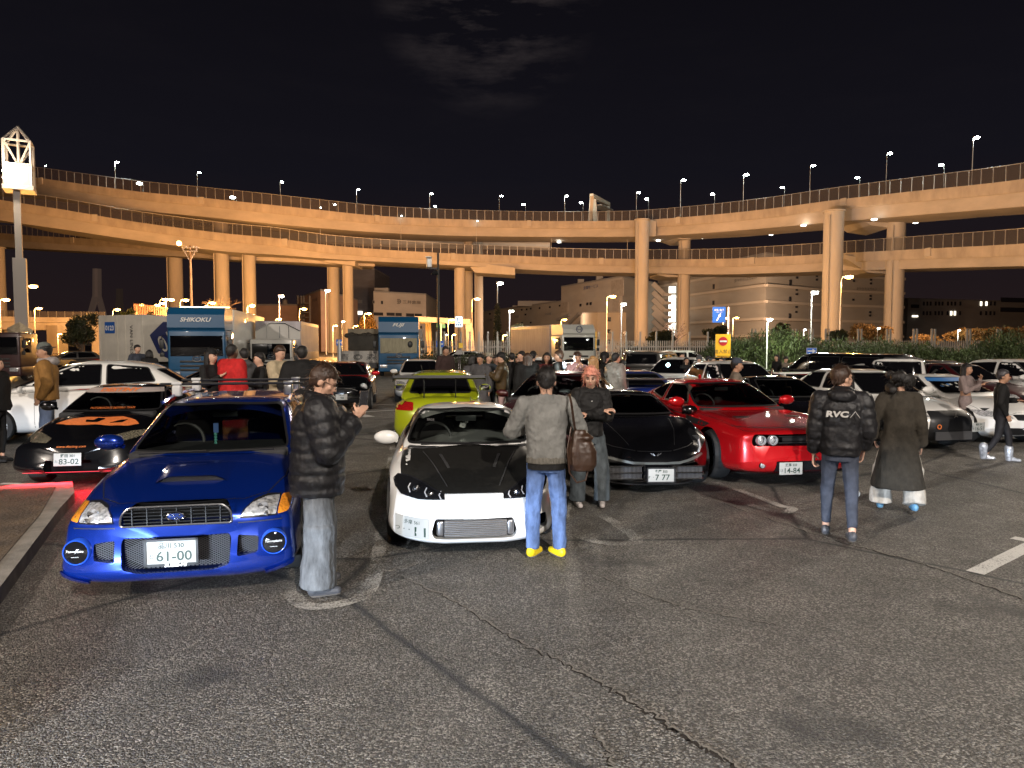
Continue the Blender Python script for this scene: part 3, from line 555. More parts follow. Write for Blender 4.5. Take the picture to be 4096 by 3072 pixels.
plank(b, a+Vector((0, .4, -.7)), c+Vector((0, .4, -.7)), .08, 1.35); b.build('barrier_panel', FME, r, smooth=False)
b = MB(); plank(b, a+Vector((0, 1.5, -2.1)), c+Vector((0, 1.5, -2.1)), 3.5, 1.2); b.box((a.x+.5, a.y+1.5, (a.z-2.6)/2), (1, 2, a.z-2.6)); b.box((c.x-.5, c.y+1.5, (c.z-2.6)/2), (1, 2, c.z-2.6)); b.build('deck', OC, r, smooth=False)
# ================================================================ LEFT LIGHT MAST
Y = 52; r = empty('floodlight_mast', P(66, 1380, Y)-Vector((0, 0, H)), label='tall square mast with glowing lamp box and open spire at far left', cat='light mast')
r.location = (0, 0, 0); c = P(66, 1032, Y); MW = mat('mast_white_paint', (.36, .33, .31), .6)
def zz(v, Yd=Y): return P(0, v, Yd).z
b = MB(); b.box((c.x+.02, Y+.3, zz(1032)/2), (.80, .80, zz(1032)), R(28)); b.box((c.x, Y+.3, (zz(1032)+zz(745))/2), (.42, .42, zz(745)-zz(1032)), R(28)); b.build('mast', MW, r, smooth=False)
L_ = P(62, 700, Y); cx, cy = L_.x, Y+.4; w = .86
b = MB(); zb, zl, zf, za = zz(748), zz(660), zz(565), zz(500)
b.box((cx, cy, zb-.1), (1.9, 1.9, .3), R(28))
for k in range(4):
    an = R(28+45+90*k); x, y = cx+w*1.38*math.cos(an)*.97, cy+w*1.38*math.sin(an)*.97; x2, y2 = cx+w*1.34*math.cos(an+PI/2), cy+w*1.34*math.sin(an+PI/2)
    plank(b, (x, y, zb), (x, y, zf), .13, .13); plank(b, (x, y, zf), (cx, cy, za), .13, .13); plank(b, (x, y, zl), (x2, y2, zl), .12, .12); plank(b, (x, y, zf), (x2, y2, zf), .13, .13); plank(b, (x, y, zf), (cx, cy, zl), .1, .1)
plank(b, (cx, cy, zl), (cx, cy, za), .14, .14); b.build('spire_frame', MW, r, smooth=False)
b = MB(); b.box((cx, cy, (zb+zl)/2), (1.5, 1.5, zl-zb-.15), R(28)); b.build('lamp_box', emi('lamp_box_glow', (1, .72, .42), 1.1), r, smooth=False)
for k, s_ in enumerate((-.35, .35)):
    for q_ in (-.3, .3): b = MB(); b.ball((cx+s_-.1*0, cy-1.02+.28*abs(s_), (zb+zl)/2+q_*.8), .2, 8); b.build('flood_lamp', emi('flood_white', (1, .95, .85), 30), r)
ml = light('POINT', 'mast_light', (cx+.7, cy-2.2, (zb+zl)/2+.6), (1, .80, .56), 900, shadow_soft_size=.4); ml.parent = r
# pentagonal stone plinth of the mast
pts = [(27, 1312), (78, 1288), (133, 1322), (122, 1372), (98, 1430), (60, 1430), (45, 1390)]
r = empty('stone_plinth', label='faceted orange lit stone block at the foot of the far left mast', cat='sculpture'); b = MB(); q_ = [P(u, v, 50.4) for u, v in pts]; ap = P(80, 1340, 49.6); bk = P(80, 1350, 53)
b.add([tuple(p) for p in q_]+[tuple(ap), tuple(bk)], [(i, (i+1) % 7, 7) for i in range(7)]+[((i+1) % 7, i, 8) for i in range(7)]); b.build('stone_block', mat('plinth_stone', (.48, .40, .28), .9, noise=.3, nscale=3, bump=.6, bscale=8), r, smooth=False)
# ================================================================ LAMPS AND POLES on the ground
ow = (1, .50, .10)
lo_p = lamp_mesh(8, .5, ow, 60, .055, .6); lw_p = lamp_mesh(7, .05, (.95, 1, .9), 40, .05, .42, WHT)
opts = [(122, 1143, 62, 5), (15, 1197, 66, 5), (150, 1232, 90, 0), (463, 1237, 92, 0), (560, 1218, 130, 0), (624, 1220, 120, 0), (653, 1196, 116, 1), (646, 1212, 124, 0), (678, 1197, 116, 0), (735, 1199, 100, 1), (843, 1210, 104, 1), (1002, 1222, 96, 0), (1004, 1222-3, 150, 0), (1210, 1234, 92, 1), (1112, 1275, 88, 0), (1339, 1302, 110, 0), (1469, 1253, 88, 0), (1421, 1303, 112, 0), (1803, 1278, 88, 0), (1815, 1338, 90, 0), (1902, 1194, 150, 1), (2018, 1340, 86, 0), (2443, 1184, 120, 1), (2254, 1278, 130, 0), (3385, 1105, 104, 1), (2903, 1271, 118, 0), (2942, 1270, 118, 1), (66, 1335, 70, 0), (238, 1335, 80, 0)]
first = True
for i, (u, v, Y, lg) in enumerate(opts):
    p = P(u, v, Y); near = p.z < 3
    o = set_lamp(lo_p, first, (p.x-.5*p.z/8, Y, 0), p.z/8, 0, 'orange sodium street lamp, number %d counted from the left across the yard' % (i+1), 'orange sodium lamps across the yard'); first = False
    if lg:
        l = bpy.data.objects.new('lamp_light', pt_o); COL.objects.link(l); l.parent = o; l.location = (1.0, -.5, 7.2)
order = sorted([o for o in S.objects if o.get('group') == 'orange sodium lamps across the yard'], key=lambda o: o.location.x/o.location.y)
for i, o in enumerate(order): o['label'] = ('%s orange street lamp counted from the left across the yard' % ORD[i]) if i < 20 else ('%s orange street lamp counted from the right across the yard' % ORD[len(order)-1-i])
wpts = [(1117, 1183, 96, 0), (2038, 1243, 58, 1), (2486, 1215, 56, 1), (3247, 1168, 40, 1), (3070, 1277, 33, 2), (3215, 1318, 75, 1), (3510, 1312, 80, 0), (3832, 1320, 84, 1), (1368, 1285, 96, 0), (1784, 1338, 96, 0), (1302, 1160, 140, 0), (1990, 1130, 78, 0)]
first = True; wn = ['pale unlit lamp mast beyond the white wing truck', 'white lit lamp post in front of the long storehouse', 'tall white lit lamp post between the white blue truck and the big pier', 'tall white lit lamp post left of the big right-hand pier', 'white lit post-top lamp standing in front of the bright green shrubs', 'small white lamp behind the hedge left of the blue arrow sign', 'small white lamp glowing beside the orange pier', 'small white lamp behind the hedge far right below the offices', 'small white lamp beside the double piers', 'small white lamp left of the phone sign', 'bright white lamp at the top of the pipe-clad storehouse', 'unlit lamp mast rising out of the ivy column']
for i, (u, v, Y, lg) in enumerate(wpts):
    p = P(u, v, Y); o = set_lamp(lw_p, first, (p.x, Y, 0), p.z/7, 0, wn[i], 'white lamp posts of the car park'); first = False
    if lg:
        l = bpy.data.objects.new('lamp_light', pt_w.copy()); l.data.energy = 260 if lg == 1 else 650; l.data.color = (.88, 1, .72) if lg == 2 else (.95, 1, .9); COL.objects.link(l); l.parent = o; l.location = (.3, -.9, 6.6)
# orange wash on the viaduct: unseen sodium-coloured spots added low down, aimed up
for x, y, z, e, cl in ((-75, 112, 7, 30000, 0), (-50, 118, 7, 42000, 0), (-26, 122, 7, 52000, 0), (0, 128, 7, 50000, 0), (24, 128, 7, 26000, 1), (48, 106, 7, 18000, 1), (78, 84, 7, 17000, 1)):
    aim(light('SPOT', 'viaduct_uplight', (x, y-26, z), ((1, .40, .10), (1, .55, .28))[cl], e*.6, spot_size=R(135), spot_blend=.8, shadow_soft_size=.8), (x*1.25, y+45, 26))
r = empty('utility_pole', label='wooden utility pole with crossarms under the left viaduct', cat='pole'); p = P(760, 980, 92); b = MB(); b.tube([(p.x, 92, 0), (p.x, 92, p.z)], [.2, .13], 8); b.build('pole', mat('pole_brown', (.2, .14, .09), .8), r)
b = MB(); b.box((p.x+.1, 91.8, p.z-.35), (2.2, .12, .12)); b.box((p.x+.1, 91.8, p.z-.8), (1.8, .12, .12)); plank(b, (p.x-.9, 91.8, p.z-.4), (p.x-.1, 91.8, p.z-1.9), .08, .08); plank(b, (p.x+1, 91.8, p.z-.4), (p.x+.15, 91.8, p.z-1.9), .08, .08)
for k in (-.8, -.4, .5, .9): b.ball((p.x+k, 91.8, p.z-.2), .09, 6)
b.build('crossarm', FRM, r); b = MB(); b.ball((P(722, 975, 92).x, 91.6, P(722, 975, 92).z), .3, 8); b.build('pole_lamp', emi('pole_lamp_orange', (1, .5, .1), 30), r)
r = empty('camera_pole', label='thin black pole with a white camera box in front of the blue FUJI truck', cat='pole'); p = P(1752, 1010, 27); b = MB(); b.tube([(p.x, 27, 0), (p.x, 27, p.z)], [.055, .04], 8); b.build('pole', BLK, r)
c_ = P(1716, 1052, 27); b = MB(); b.box((c_.x, 27, c_.z), (.17, .3, .34), R(15), bev=.03); b.box((c_.x, 26.9, c_.z+.2), (.21, .36, .03)); b.build('camera_box', WHT, r); b = MB(); plank(b, (c_.x, 27, c_.z-.2), (p.x, 27, c_.z-.2), .05, .05); b.lathe([(.01, 0), (.16, -.16), (.15, -.18), (.01, -.05)], 14, Matrix.Translation((p.x-.12, 27, c_.z-.25))); b.build('bracket', BLK, r)
r = empty('phone_sign', label='glowing white telephone sign on a twin pole beside the hedge', cat='sign'); a, c = P(1821, 1266, 25), P(1850, 1308, 25); b = MB(); b.box(((a.x+c.x)/2, 25, (a.z+c.z)/2), (c.x-a.x, .12, a.z-c.z), bev=.03); bx_ = b.build('light_box', emi('phone_sign_glow', (.75, .9, 1), 1.3), r)
zc = (a.z+c.z)/2; xc = (a.x+c.x)/2; b = MB(); b.tube([(xc-.03, 24.92, zc+.13), (xc-.05, 24.92, zc+.06), (xc-.02, 24.92, zc-.01), (xc+.04, 24.92, zc-.05)], [.022, .012, .012, .022], 6)
for k in range(3): b.box((xc-.07+k*.07, 24.925, zc-.11), (.05, .01, .05)); 
b.build('phone_mark', mat('phone_blue', (.02, .03, .12), .5), bx_); b = MB(); b.tube([(xc-.03, 25.05, 0), (xc-.03, 25.05, a.z)], .02, 8); b.tube([(xc+.03, 25.05, 0), (xc+.03, 25.05, a.z)], .02, 8); b.build('pole', CHR, r)
b = MB(); b.box((xc+.07, 25, zc-.83), (.13, .03, .17)); b.build('yellow_plate', mat('sign_yellow', (.75, .48, .03), .5), r); b = MB(); b.box((xc, 25, zc-1.07), (.24, .03, .15)); b.build('notice_plate', FRM, r)
def sign(label, u, v, w, h, Y, face, post=True, pu=None, rot=0, m=None, back=.03, poleM=GAL, bot=0):
    """rectangular road sign; w,h in photo pixels"""
    c = P(u, v, Y); W_, H_ = w*Y/F, h*Y/F; r = empty('road_sign', label=label, cat='sign'); b = MB(); b.box((c.x, Y, c.z), (W_, back, H_), rot); pn = b.build('sign_panel', m, r, smooth=False)
    for mm, fn in face: bb = MB(); fn(bb, c, W_, H_, Y-back/2-.006); bb.build('sign_symbol', mm, pn, smooth=False)
    if post:
        px = c.x if pu is None else P(pu, v, Y).x; b = MB(); b.tube([(px, Y+.1, 0), (px, Y+.1, c.z+H_*.5)], .05 if Y < 40 else .14, 8); b.build('pole', poleM, r)
    return r
SB = mat('sign_blue', (.02, .11, .42), .4, emis=(.01, .05, .25), es=.35); SY = mat('sign_yellow_face', (.80, .42, .02), .4, emis=(.5, .24, .0), es=.35); SR = mat('sign_red', (.55, .01, .02), .4)
def arrow(d=1):
    def f(b, c, w, h, y):
        pl_ = [(-.4, -.09), (.08, -.09), (.08, -.3), (.42, 0), (.08, .3), (.08, .09), (-.4, .09)]
        b.prism([(x*w*d, z*h*1.2) for x, z in (pl_ if d > 0 else pl_[::-1])], .004, Matrix.Translation((c.x, y, c.z)))
    return f
def edge(b, c, w, h, y):
    for dx, dz, ww, hh in ((0, .47, .97, .04), (0, -.47, .97, .04), (.48, 0, .02, .97), (-.48, 0, .02, .97)): b.box((c.x+dx*w, y, c.z+dz*h), (ww*w, .004, hh*h))
sign('blue one-way sign with white arrow pointing right on the pole by the green hedge', 3246, 1404, 40, 25, 28, [(WHT, arrow(1)), (WHT, edge)], m=SB)
sign('blue sign with white arrow pointing left beside the dark tarpaulin truck', 1356, 1370, 22, 24, 44, [(WHT, arrow(-1))], m=SB)
sign('blue sign with white arrow pointing left behind the black camera pole', 1760, 1376, 30, 26, 46, [(WHT, arrow(-1))], m=SB)
def noentry(b, c, w, h, y): b.lathe([(.01, 0), (w*.30, 0), (w*.30, .006), (.01, .006)], 28, Matrix.Translation((c.x, y+.004, c.z+h*.17)) @ Matrix.Rotation(PI/2, 4, 'X'))
def bar(b, c, w, h, y): b.box((c.x, y-.012, c.z+h*.17), (w*.48, .004, h*.075))
def kan(s, k, dz, sh=0):
    def f(b, c, w, h, y): put(b, Matrix.Translation((c.x, y-.004, c.z+dz*h)), 0, text_mesh(s, h*k))
    return f
sign('yellow no entry board with red disc half hidden by the hedge', 2892, 1380, 60, 86, 33, [(SR, noentry), (WHT, bar), (TXT, kan('進入禁止', .19, -.30))], m=SY, pu=2868, poleM=WHT)
def aup(b, c, w, h, y): 
    T = Matrix.Translation((c.x-.02*w, y, c.z-.15*h)) @ Matrix.Rotation(R(28), 4, 'Y'); b.prism([(-.05*w, -.28*h), (.05*w, -.28*h), (.05*w, .08*h), (.11*w, .08*h), (0, .3*h), (-.11*w, .08*h), (-.05*w, .08*h)], .01, T)
sign('blue direction sign with white slanting arrow on a white post behind the hedge', 2876, 1259, 52, 62, 100, [(WHT, kan('本牧 磯子', .14, .30)), (WHT, kan('Honmoku Isogo', .06, .17)), (WHT, aup)], m=SB, pu=2915, poleM=WHT)
SG = mat('sign_green', (.02, .16, .08), .4, emis=(.0, .1, .04), es=.2)
sign('green expressway sign hanging under the pale portal frame', 1764, 1295, 34, 34, 118, [(WHT, lambda b, c, w, h, y: b.box((c.x+.03*w, y, c.z+.36*h), (w*.95, .01, h*.24))), (WHT, lambda b, c, w, h, y: b.box((c.x+.12*w, y, c.z+.08*h), (w*.5, .01, h*.2))), (INK, kan('横浜', .14, .09)), (INK, kan('首都高速', .15, .37))], m=SG)
sign('pink notice board on the fence right of the white flowering bush', 2103, 1343, 20, 25, 66, [], m=mat('sign_pink', (.5, .16, .16), .5))
sign('pale poster board beside the right side of the FUJI truck', 1683, 1336, 22, 38, 60, [], m=mat('board_pale', (.42, .34, .28), .6, noise=.3, nscale=2))
sign('yellow height sign partly hidden behind the white and blue truck', 2378, 1361, 16, 68, 54, [], m=SY)
# portal frames of the toll road entrance
r = empty('portal_frame', label='white concrete portal frame spanning behind the phone sign', cat='portal'); b = MB(); pm = mat('portal_white', (.36, .34, .30), .7, noise=.15, nscale=1)
a, c = P(1660, 1276, 118), P(1882, 1288, 118); plank(b, a, c, 1.6, .85)
plank(b, (a.x+.3, 118, a.z-.2), (a.x+.3, 118, 0), .9, 1.2); plank(b, (c.x-.2, 118, c.z-.1), P(1876, 1318, 118), 1.2, 1.1); plank(b, P(1878, 1310, 118), (P(1884, 1380, 118).x, 118, 0), 1.0, 1.2); b.build('frame', pm, r, smooth=False)
r = empty('portal_frame', label='smaller yellow lit portal frame nested left of the phone sign', cat='portal'); b = MB(); a, c = P(1676, 1288, 126), P(1718, 1290, 126); plank(b, a, c, 1.2, .5); plank(b, c, (P(1724, 1380, 126).x, 126, 0), .8, .5); plank(b, P(1706, 1295, 126), (P(1712, 1380, 126).x, 126, 0), .5, .4); b.build('frame', mat('portal_yellow', (.34, .27, .12), .7), r, smooth=False)
# ================================================================ PICKET FENCE
r = empty('picket_fence', label='pale steel picket fence with tall posts in front of the warehouses', cat='fence'); Yf = 62
x0, x1 = P(1690, 1380, Yf).x, P(4300, 1380, Yf).x; zt = P(2048, 1367, Yf).z; PF = mat('fence_pale', (.44, .40, .36), .6)
b = MB(); x = x0
while x < x1: b.box((x, Yf, zt/2+.1), (.07, .05, zt)); x += .19
b.build('pickets', PF, r, smooth=False); b = MB(); b.box(((x0+x1)/2, Yf-.06, zt-.45), (x1-x0, .05, .08)); b.box(((x0+x1)/2, Yf-.06, .35), (x1-x0, .05, .08)); b.build('rail', PF, r, smooth=False)
for u in (1747, 1778, 1844, 1880, 1916, 1952, 1990, 2030, 2070, 2396, 2449, 2503, 2560, 2624, 2690, 2756, 2830, 2925, 3005, 3169, 3236, 3300, 3430, 3545, 3652, 3724, 3864, 3985, 4110):
    p = P(u, 1327, Yf); zt2 = p.z+(.25 if u > 3000 else 0); b = MB(); b.box((p.x, Yf-.12, zt2/2), (.14, .14, zt2))
    if u > 3160 or u == 3005: b.box((p.x+.28, Yf-.12, zt2/2), (.12, .14, zt2))
    b.build('post', PF, r, smooth=False)
# ================================================================ VEGETATION
def leafmat(name, c1, c2, sc=1.3):
    m = mat(name, c1, .6, noise=.5, nscale=sc, col2=c2); m.node_tree.nodes['Principled BSDF'].inputs['Subsurface Weight'].default_value = 0; return m
LG = leafmat('oleander_leaf', (.060, .085, .024), (.026, .036, .012)); LD = leafmat('dark_leaf', (.045, .050, .018), (.018, .022, .010)); LO_ = leafmat('orange_lit_leaf', (.20, .115, .03), (.10, .06, .02)); LW_ = leafmat('pale_leaf', (.35, .33, .2), (.12, .13, .06))  # the orange leaf has sodium lamplight put into its colour
BRK = mat('bark', (.12, .085, .06), .9, noise=.3, nscale=6)
rg = random.Random(5)
def leaves(name, blobs, n, size, m, parent, asp=.35, up=.5, lean=(0, 0, 0)):
    vs, fs = [], []; tot = sum(b[1][0]*b[1][1]*b[1][2] for b in blobs)
    for c, rr in blobs:
        for _ in range(int(n*rr[0]*rr[1]*rr[2]/tot)+1):
            d = Vector((rg.gauss(0, 1), rg.gauss(0, 1), rg.gauss(0, 1))).normalized(); q = rg.random()**.38
            jag = 1+.22*noise.noise(d*2.3+Vector(c)); p = Vector(c)+Vector((d.x*rr[0], d.y*rr[1], d.z*rr[2]))*q*jag
            if p.z < .02: continue
            a = Vector((rg.gauss(0, 1)+d.x*.7, rg.gauss(0, 1)+d.y*.5, rg.gauss(0, .7)+up*1.5)).normalized()*size*rg.uniform(.6, 1.4); s = a.cross(Vector((rg.gauss(0, 1), rg.gauss(0, 1), rg.gauss(0, 1)))).normalized()*size*asp*rg.uniform(.7, 1.3)
            k = len(vs); vs += [tuple(p-a*.5), tuple(p+s*.5), tuple(p+a*.5), tuple(p-s*.5)]; fs.append((k, k+1, k+2, k+3))
    me = bpy.data.meshes.new(name); me.from_pydata(vs, [], fs); me.materials.append(m); return link(name, me, parent)
def shrub(label, group, x, y, w, h, n, size, m=LG, name='shrub', asp=.3, up=.9, cat='shrub', d=None):
    r = empty(name, label=label, cat=cat, group=group); d = d or w
    bl = [((x+rg.uniform(-.3, .3)*w, y+rg.uniform(-.25, .25)*d, h*rg.uniform(.35, .72)), (w*rg.uniform(.22, .36), d*.3, h*rg.uniform(.24, .38))) for _ in range(7)]+[((x, y, h*.4), (w*.5, d*.42, h*.45))]
    leaves('crown', bl, n, size, m, r, asp, up); b = MB()
    for k in range(5): a = rg.uniform(0, 6.28); b.tube([(x+.15*math.cos(a), y+.15*math.sin(a), 0), (x+w*.18*math.cos(a), y+.2*w*math.sin(a), h*.6)], [.05, .015], 5)
    b.build('trunk', BRK, r); return r
def tree(label, u, vt, vb, Y, w_px, n, size, m, name='tree', bare=False, group=None):
    p = P(u, vt, Y); h = p.z; w = w_px*Y/F; z0 = P(u, vb, Y).z; r = empty(name, label=label, cat='tree', group=group); b = MB(); zc = max(.4, z0)
    b.tube([(p.x, Y, 0), (p.x+.1, Y, zc), (p.x, Y, (h+zc)/2)], [w*.05+.05, w*.035+.04, .03], 7)
    def limb(q, d, l, rad, dep):
        e = q+d*l; b.tube([q, q+d*l*.5+Vector((rg.gauss(0, .05), 0, .03))*l, e], [rad, rad*.75, rad*.5], 5, cap=False)
        if dep:
            for _ in range(3): limb(q.lerp(e, rg.uniform(.55, 1)), (d+Vector((rg.gauss(0, .55), rg.gauss(0, .5), rg.gauss(.1, .35)))).normalized(), l*.62, rad*.55, dep-1)
    for _ in range(8): a = rg.uniform(0, 6.28); limb(Vector((p.x, Y, zc*rg.uniform(.7, 1.3))), Vector((math.cos(a)*.7, math.sin(a)*.5, rg.uniform(.5, 1.1))).normalized(), (h-zc)*.42, .05+.008*w, 3 if bare else 1)
    b.build('trunk', BRK, r)
    if not bare:
        bl = [((p.x+rg.uniform(-.32, .32)*w, Y+rg.uniform(-.3, .3)*w, lerp(zc, h, rg.uniform(.2, .78))), (w*rg.uniform(.16, .28), w*.25, (h-zc)*rg.uniform(.16, .27))) for _ in range(12)]
        leaves('crown', bl, n, size, m, r)
    return r
xs = P(2750, 1380, 38)
i = 0; specs = [(2880, 40, 3.7, 2.35), (2960, 38, 3.6, 2.5), (3040, 39, 4.2, 2.9), (3120, 36, 4.2, 2.9), (3200, 38, 4.1, 2.7), (3290, 37, 4.4, 2.35), (3380, 38, 4.4, 2.3), (3470, 37, 4.2, 2.2), (3560, 38, 4.6, 2.5), (3650, 38, 4.6, 2.1), (3740, 38, 4.8, 2.0), (3830, 37, 4.8, 2.05), (3920, 38, 4.4, 2.2), (4010, 37, 4.2, 2.5), (4100, 37, 4.8, 2.9), (2830, 42, 3.0, 1.7)]
for u, Y, w, h in specs:
    x = P(u, 1380, Y).x; shrub('%s tall bush counted from the left in the green hedge row' % ORD[i] if u != 2830 else 'low dark bush at the left end of the hedge beside the picket fence', 'tall green bushes of the hedge row', x, Y, w*.62, h, 3400, .23, LG, 'oleander_bush', .22, 1.1, 'bush', 3); i += 1
def hedge(label, u0, u1, Y, h, n, m, d=1.6, name='clipped_hedge'):
    a, c = P(u0, 1380, Y).x, P(u1, 1380, Y).x; r = empty(name, label=label, cat='hedge'); k = max(3, int((c-a)/1.4))
    leaves('foliage', [((lerp(a, c, (j+.5)/k), Y, h*.5), ((c-a)/k*.9, d/2, h*.52)) for j in range(k)], n, .12, m, r, .5, .4); b = MB(); b.box(((a+c)/2, Y, h*.42), (c-a-.3, d*.55, h*.7)); b.build('dark_core', mat('core_dark', (.025, .02, .012), .95), r, smooth=False); return r  # solid dark core box added inside the foliage to close see-through gaps
hedge('clipped dark hedge behind the crowd with an orange lit top', 1660, 2130, 30, 1.55, 15000, LD)
hedge('low planting strip behind the white and blue truck below the fence', 2380, 2830, 46, 1.3, 6000, LO_)
hedge('dark undergrowth strip below the left dark tree', 200, 640, 58, 1.3, 5000, LD, 2.5)
hedge('low orange lit shrubs between the right piers and fence', 2480, 2900, 68, 2.3, 6000, LD, 3)
tree('dark spreading tree standing left of the van line container', 322, 1248, 1385, 60, 150, 7000, .28, LD)
tree('small clipped tree top showing above the van line container', 505, 1232, 1330, 80, 90, 3500, .3, LG)
tree('second dark clipped tree top above the van line container', 612, 1238, 1330, 78, 95, 3500, .3, LD)
tree('small glowing orange tree left of the FUJI truck', 1466, 1252, 1340, 96, 78, 3500, .3, LO_)
tree('pale flowering tree by the picket fence', 2062, 1283, 1372, 66, 80, 3500, .26, LW_)
tree('bare twiggy tree in front of the lit stair tower', 2700, 1265, 1372, 100, 130, 0, .3, LD, bare=True)
tree('bare winter tree beside the left piers', 880, 1165, 1300, 105, 130, 0, .3, LD, bare=True)
for k, (u, vt, w) in enumerate(((3490, 1290, 150), (3350, 1315, 90), (3720, 1330, 120), (3840, 1305, 150), (3960, 1300, 150), (4080, 1300, 160), (2640, 1320, 110), (3130, 1300-10, 90), (2860, 1300, 110))):
    tree(['round orange lit tree hugging the right orange pier', 'dark small tree behind the lamp and arrow sign', 'low orange tree left of the group behind the hedge', 'wide orange lit tree behind the hedge below the offices', 'second wide orange lit tree behind the hedge below the offices', 'orange lit tree at the right edge behind the hedge', 'dark low tree at the foot of the big central pier', 'dark tree crown rising behind the bright green bushes', 'dark tree left of the blue direction sign post'][k], u, vt, 1385, 88, w, 4000, .36, LO_ if k in (0, 2, 3, 4, 5) else LD)
r = empty('ivy_column', label='tall narrow ivy-covered mast left of the flowering tree', cat='plant'); p = P(1990, 1212, 77); leaves('foliage', [((p.x, 77, p.z*t), (.3+.35*(1-t), .4, p.z*.1)) for t in (.1, .2, .3, .4, .5, .6, .7, .8, .9)], 3500, .2, LD, r); b = MB(); b.tube([(p.x, 77, 0), (p.x, 77, p.z)], .1, 6); b.build('trunk', BRK, r)
# ================================================================ CAR BUILDER (local: x across, +y towards the rear, front bumper at y=0)
def glass_mat(name, tint, gl=.9):
    m = bpy.data.materials.new(name); m.use_nodes = True; nt = m.node_tree; N = nt.nodes; L = nt.links; N.clear(); o = N.new('ShaderNodeOutputMaterial'); t = N.new('ShaderNodeBsdfTransparent'); t.inputs[0].default_value = (*tint, 1)
    g_ = N.new('ShaderNodeBsdfGlossy'); g_.inputs['Roughness'].default_value = .02; g_.inputs[0].default_value = (gl, gl, gl, 1); f = N.new('ShaderNodeFresnel'); f.inputs[0].default_value = 1.5; x = N.new('ShaderNodeMixShader'); L.new(f.outputs[0], x.inputs[0]); L.new(t.outputs[0], x.inputs[1]); L.new(g_.outputs[0], x.inputs[2]); L.new(x.outputs[0], o.inputs[0]); return m
GLT = glass_mat('clear_windscreen', (.62, .66, .64)); GLM = glass_mat('tinted_window', (.16, .16, .16))
VOID = mat('deep_black', (.004, .004, .004), .95, spec=.08)
LENS = glass_mat('lamp_cover_glass', (.9, .92, .93))
def carpaint(name, col, metal=0, rough=.32, flake=0):
    m = bpy.data.materials.new('paint_'+name); m.use_nodes = True; nt = m.node_tree; N = nt.nodes; L = nt.links; b = N['Principled BSDF']
    b.inputs['Metallic'].default_value = metal; b.inputs['Roughness'].default_value = rough; b.inputs['Coat Weight'].default_value = 1; b.inputs['Coat Roughness'].default_value = .04
    g_ = N.new('ShaderNodeNewGeometry'); x = N.new('ShaderNodeMix'); x.data_type = 'RGBA'; x.inputs[6].default_value = (*col, 1); x.inputs[7].default_value = (.01, .01, .01, 1); L.new(g_.outputs['Backfacing'], x.inputs[0]); L.new(x.outputs[2], b.inputs['Base Color'])
    tc = N.new('ShaderNodeTexCoord'); n = N.new('ShaderNodeTexNoise'); n.inputs['Scale'].default_value = 2.2; n.inputs['Detail'].default_value = 3; L.new(tc.outputs['Object'], n.inputs[0]); bp = N.new('ShaderNodeBump'); bp.inputs['Strength'].default_value = .10; bp.inputs['Distance'].default_value = .02; L.new(n.outputs[0], bp.inputs['Height']); L.new(bp.outputs[0], b.inputs['Normal'])
    return m
def sgp(a, p): return math.copysign(abs(a)**p, a)
def superbox(nr, nl, rf, rr, n, f, capn=9, mf=2.6, mr=2.6):
    """unit super-ellipsoid box, x,z in -1..1, y in 0..1, each vertex passed through f(x, y, z)"""
    st = [(rf*(1-math.cos(PI/2*k/capn)**(2/mf)), math.sin(PI/2*k/capn)**(2/mf)) for k in range(1, capn)]+[(lerp(rf, 1-rr, k/nl), 1) for k in range(nl+1)]+[(1-rr*(1-math.cos(PI/2*k/capn)**(2/mr)), math.sin(PI/2*k/capn)**(2/mr)) for k in range(capn-1, 0, -1)]
    b = MB()
    for y, s in st:
        for k in range(nr): q = 2*PI*(k+.5)/nr; b.v.append(tuple(f(sgp(math.cos(q), 2/n)*s, y, sgp(math.sin(q), 2/n)*s)))
    m = len(st)
    for i in range(m-1):
        for k in range(nr): k2 = (k+1) % nr; b.f.append((i*nr+k, i*nr+k2, (i+1)*nr+k2, (i+1)*nr+k)); b.m.append(0)
    for base, y in ((0, 0), ((m-1)*nr, 1)):
        c = len(b.v); b.v.append(tuple(f(0, y, 0)))
        for k in range(nr): b.f.append((base+k, c, base+(k+1) % nr)); b.m.append(0)
    return b
def mb_from(me): b = MB(); b.v = [tuple(v.co) for v in me.vertices]; b.f = [tuple(p.vertices) for p in me.polygons]; b.m = [0]*len(b.f); return b
def bvh_of(mb): return BVHTree.FromPolygons([Vector(v) for v in mb.v], mb.f)
def boolean(mb, cut, selfi=True):
    a = mb.build('tmp_a', BLK); c = cut.build('tmp_c', BLK); md = a.modifiers.new('b', 'BOOLEAN'); md.object = c; md.operation = 'DIFFERENCE'; md.solver = 'EXACT'; md.use_self = selfi
    me = bpy.data.meshes.new_from_object(a.evaluated_get(bpy.context.evaluated_depsgraph_get())); out = mb_from(me)
    for o in (a, c): bpy.data.objects.remove(o)
    bpy.data.meshes.remove(me); return out
AX = {'F': (lambda a, b: Vector((a, -4, b)), Vector((0, 1, 0))), 'B': (lambda a, b: Vector((a, 12, b)), Vector((0, -1, 0))), 'L': (lambda a, b: Vector((-4, a, b)), Vector((1, 0, 0))), 'R': (lambda a, b: Vector((4, a, b)), Vector((-1, 0, 0))), 'T': (lambda a, b: Vector((a, b, 5)), Vector((0, 0, -1)))}
def rnd(poly, r=.02, n=4):
    """round the corners of a 2-D polygon"""
    out = []; m = len(poly)
    for i in range(m):
        p, q, s = Vector(poly[i-1]), Vector(poly[i]), Vector(poly[(i+1) % m]); a = (p-q); c = (s-q); rr = min(r, a.length*.45, c.length*.45); a.normalize(); c.normalize(); p0 = q+a*rr; p1 = q+c*rr
        for k in range(n+1): t = k/n; out.append(tuple(p0*(1-t)**2+q*2*t*(1-t)+p1*t*t))
    return out
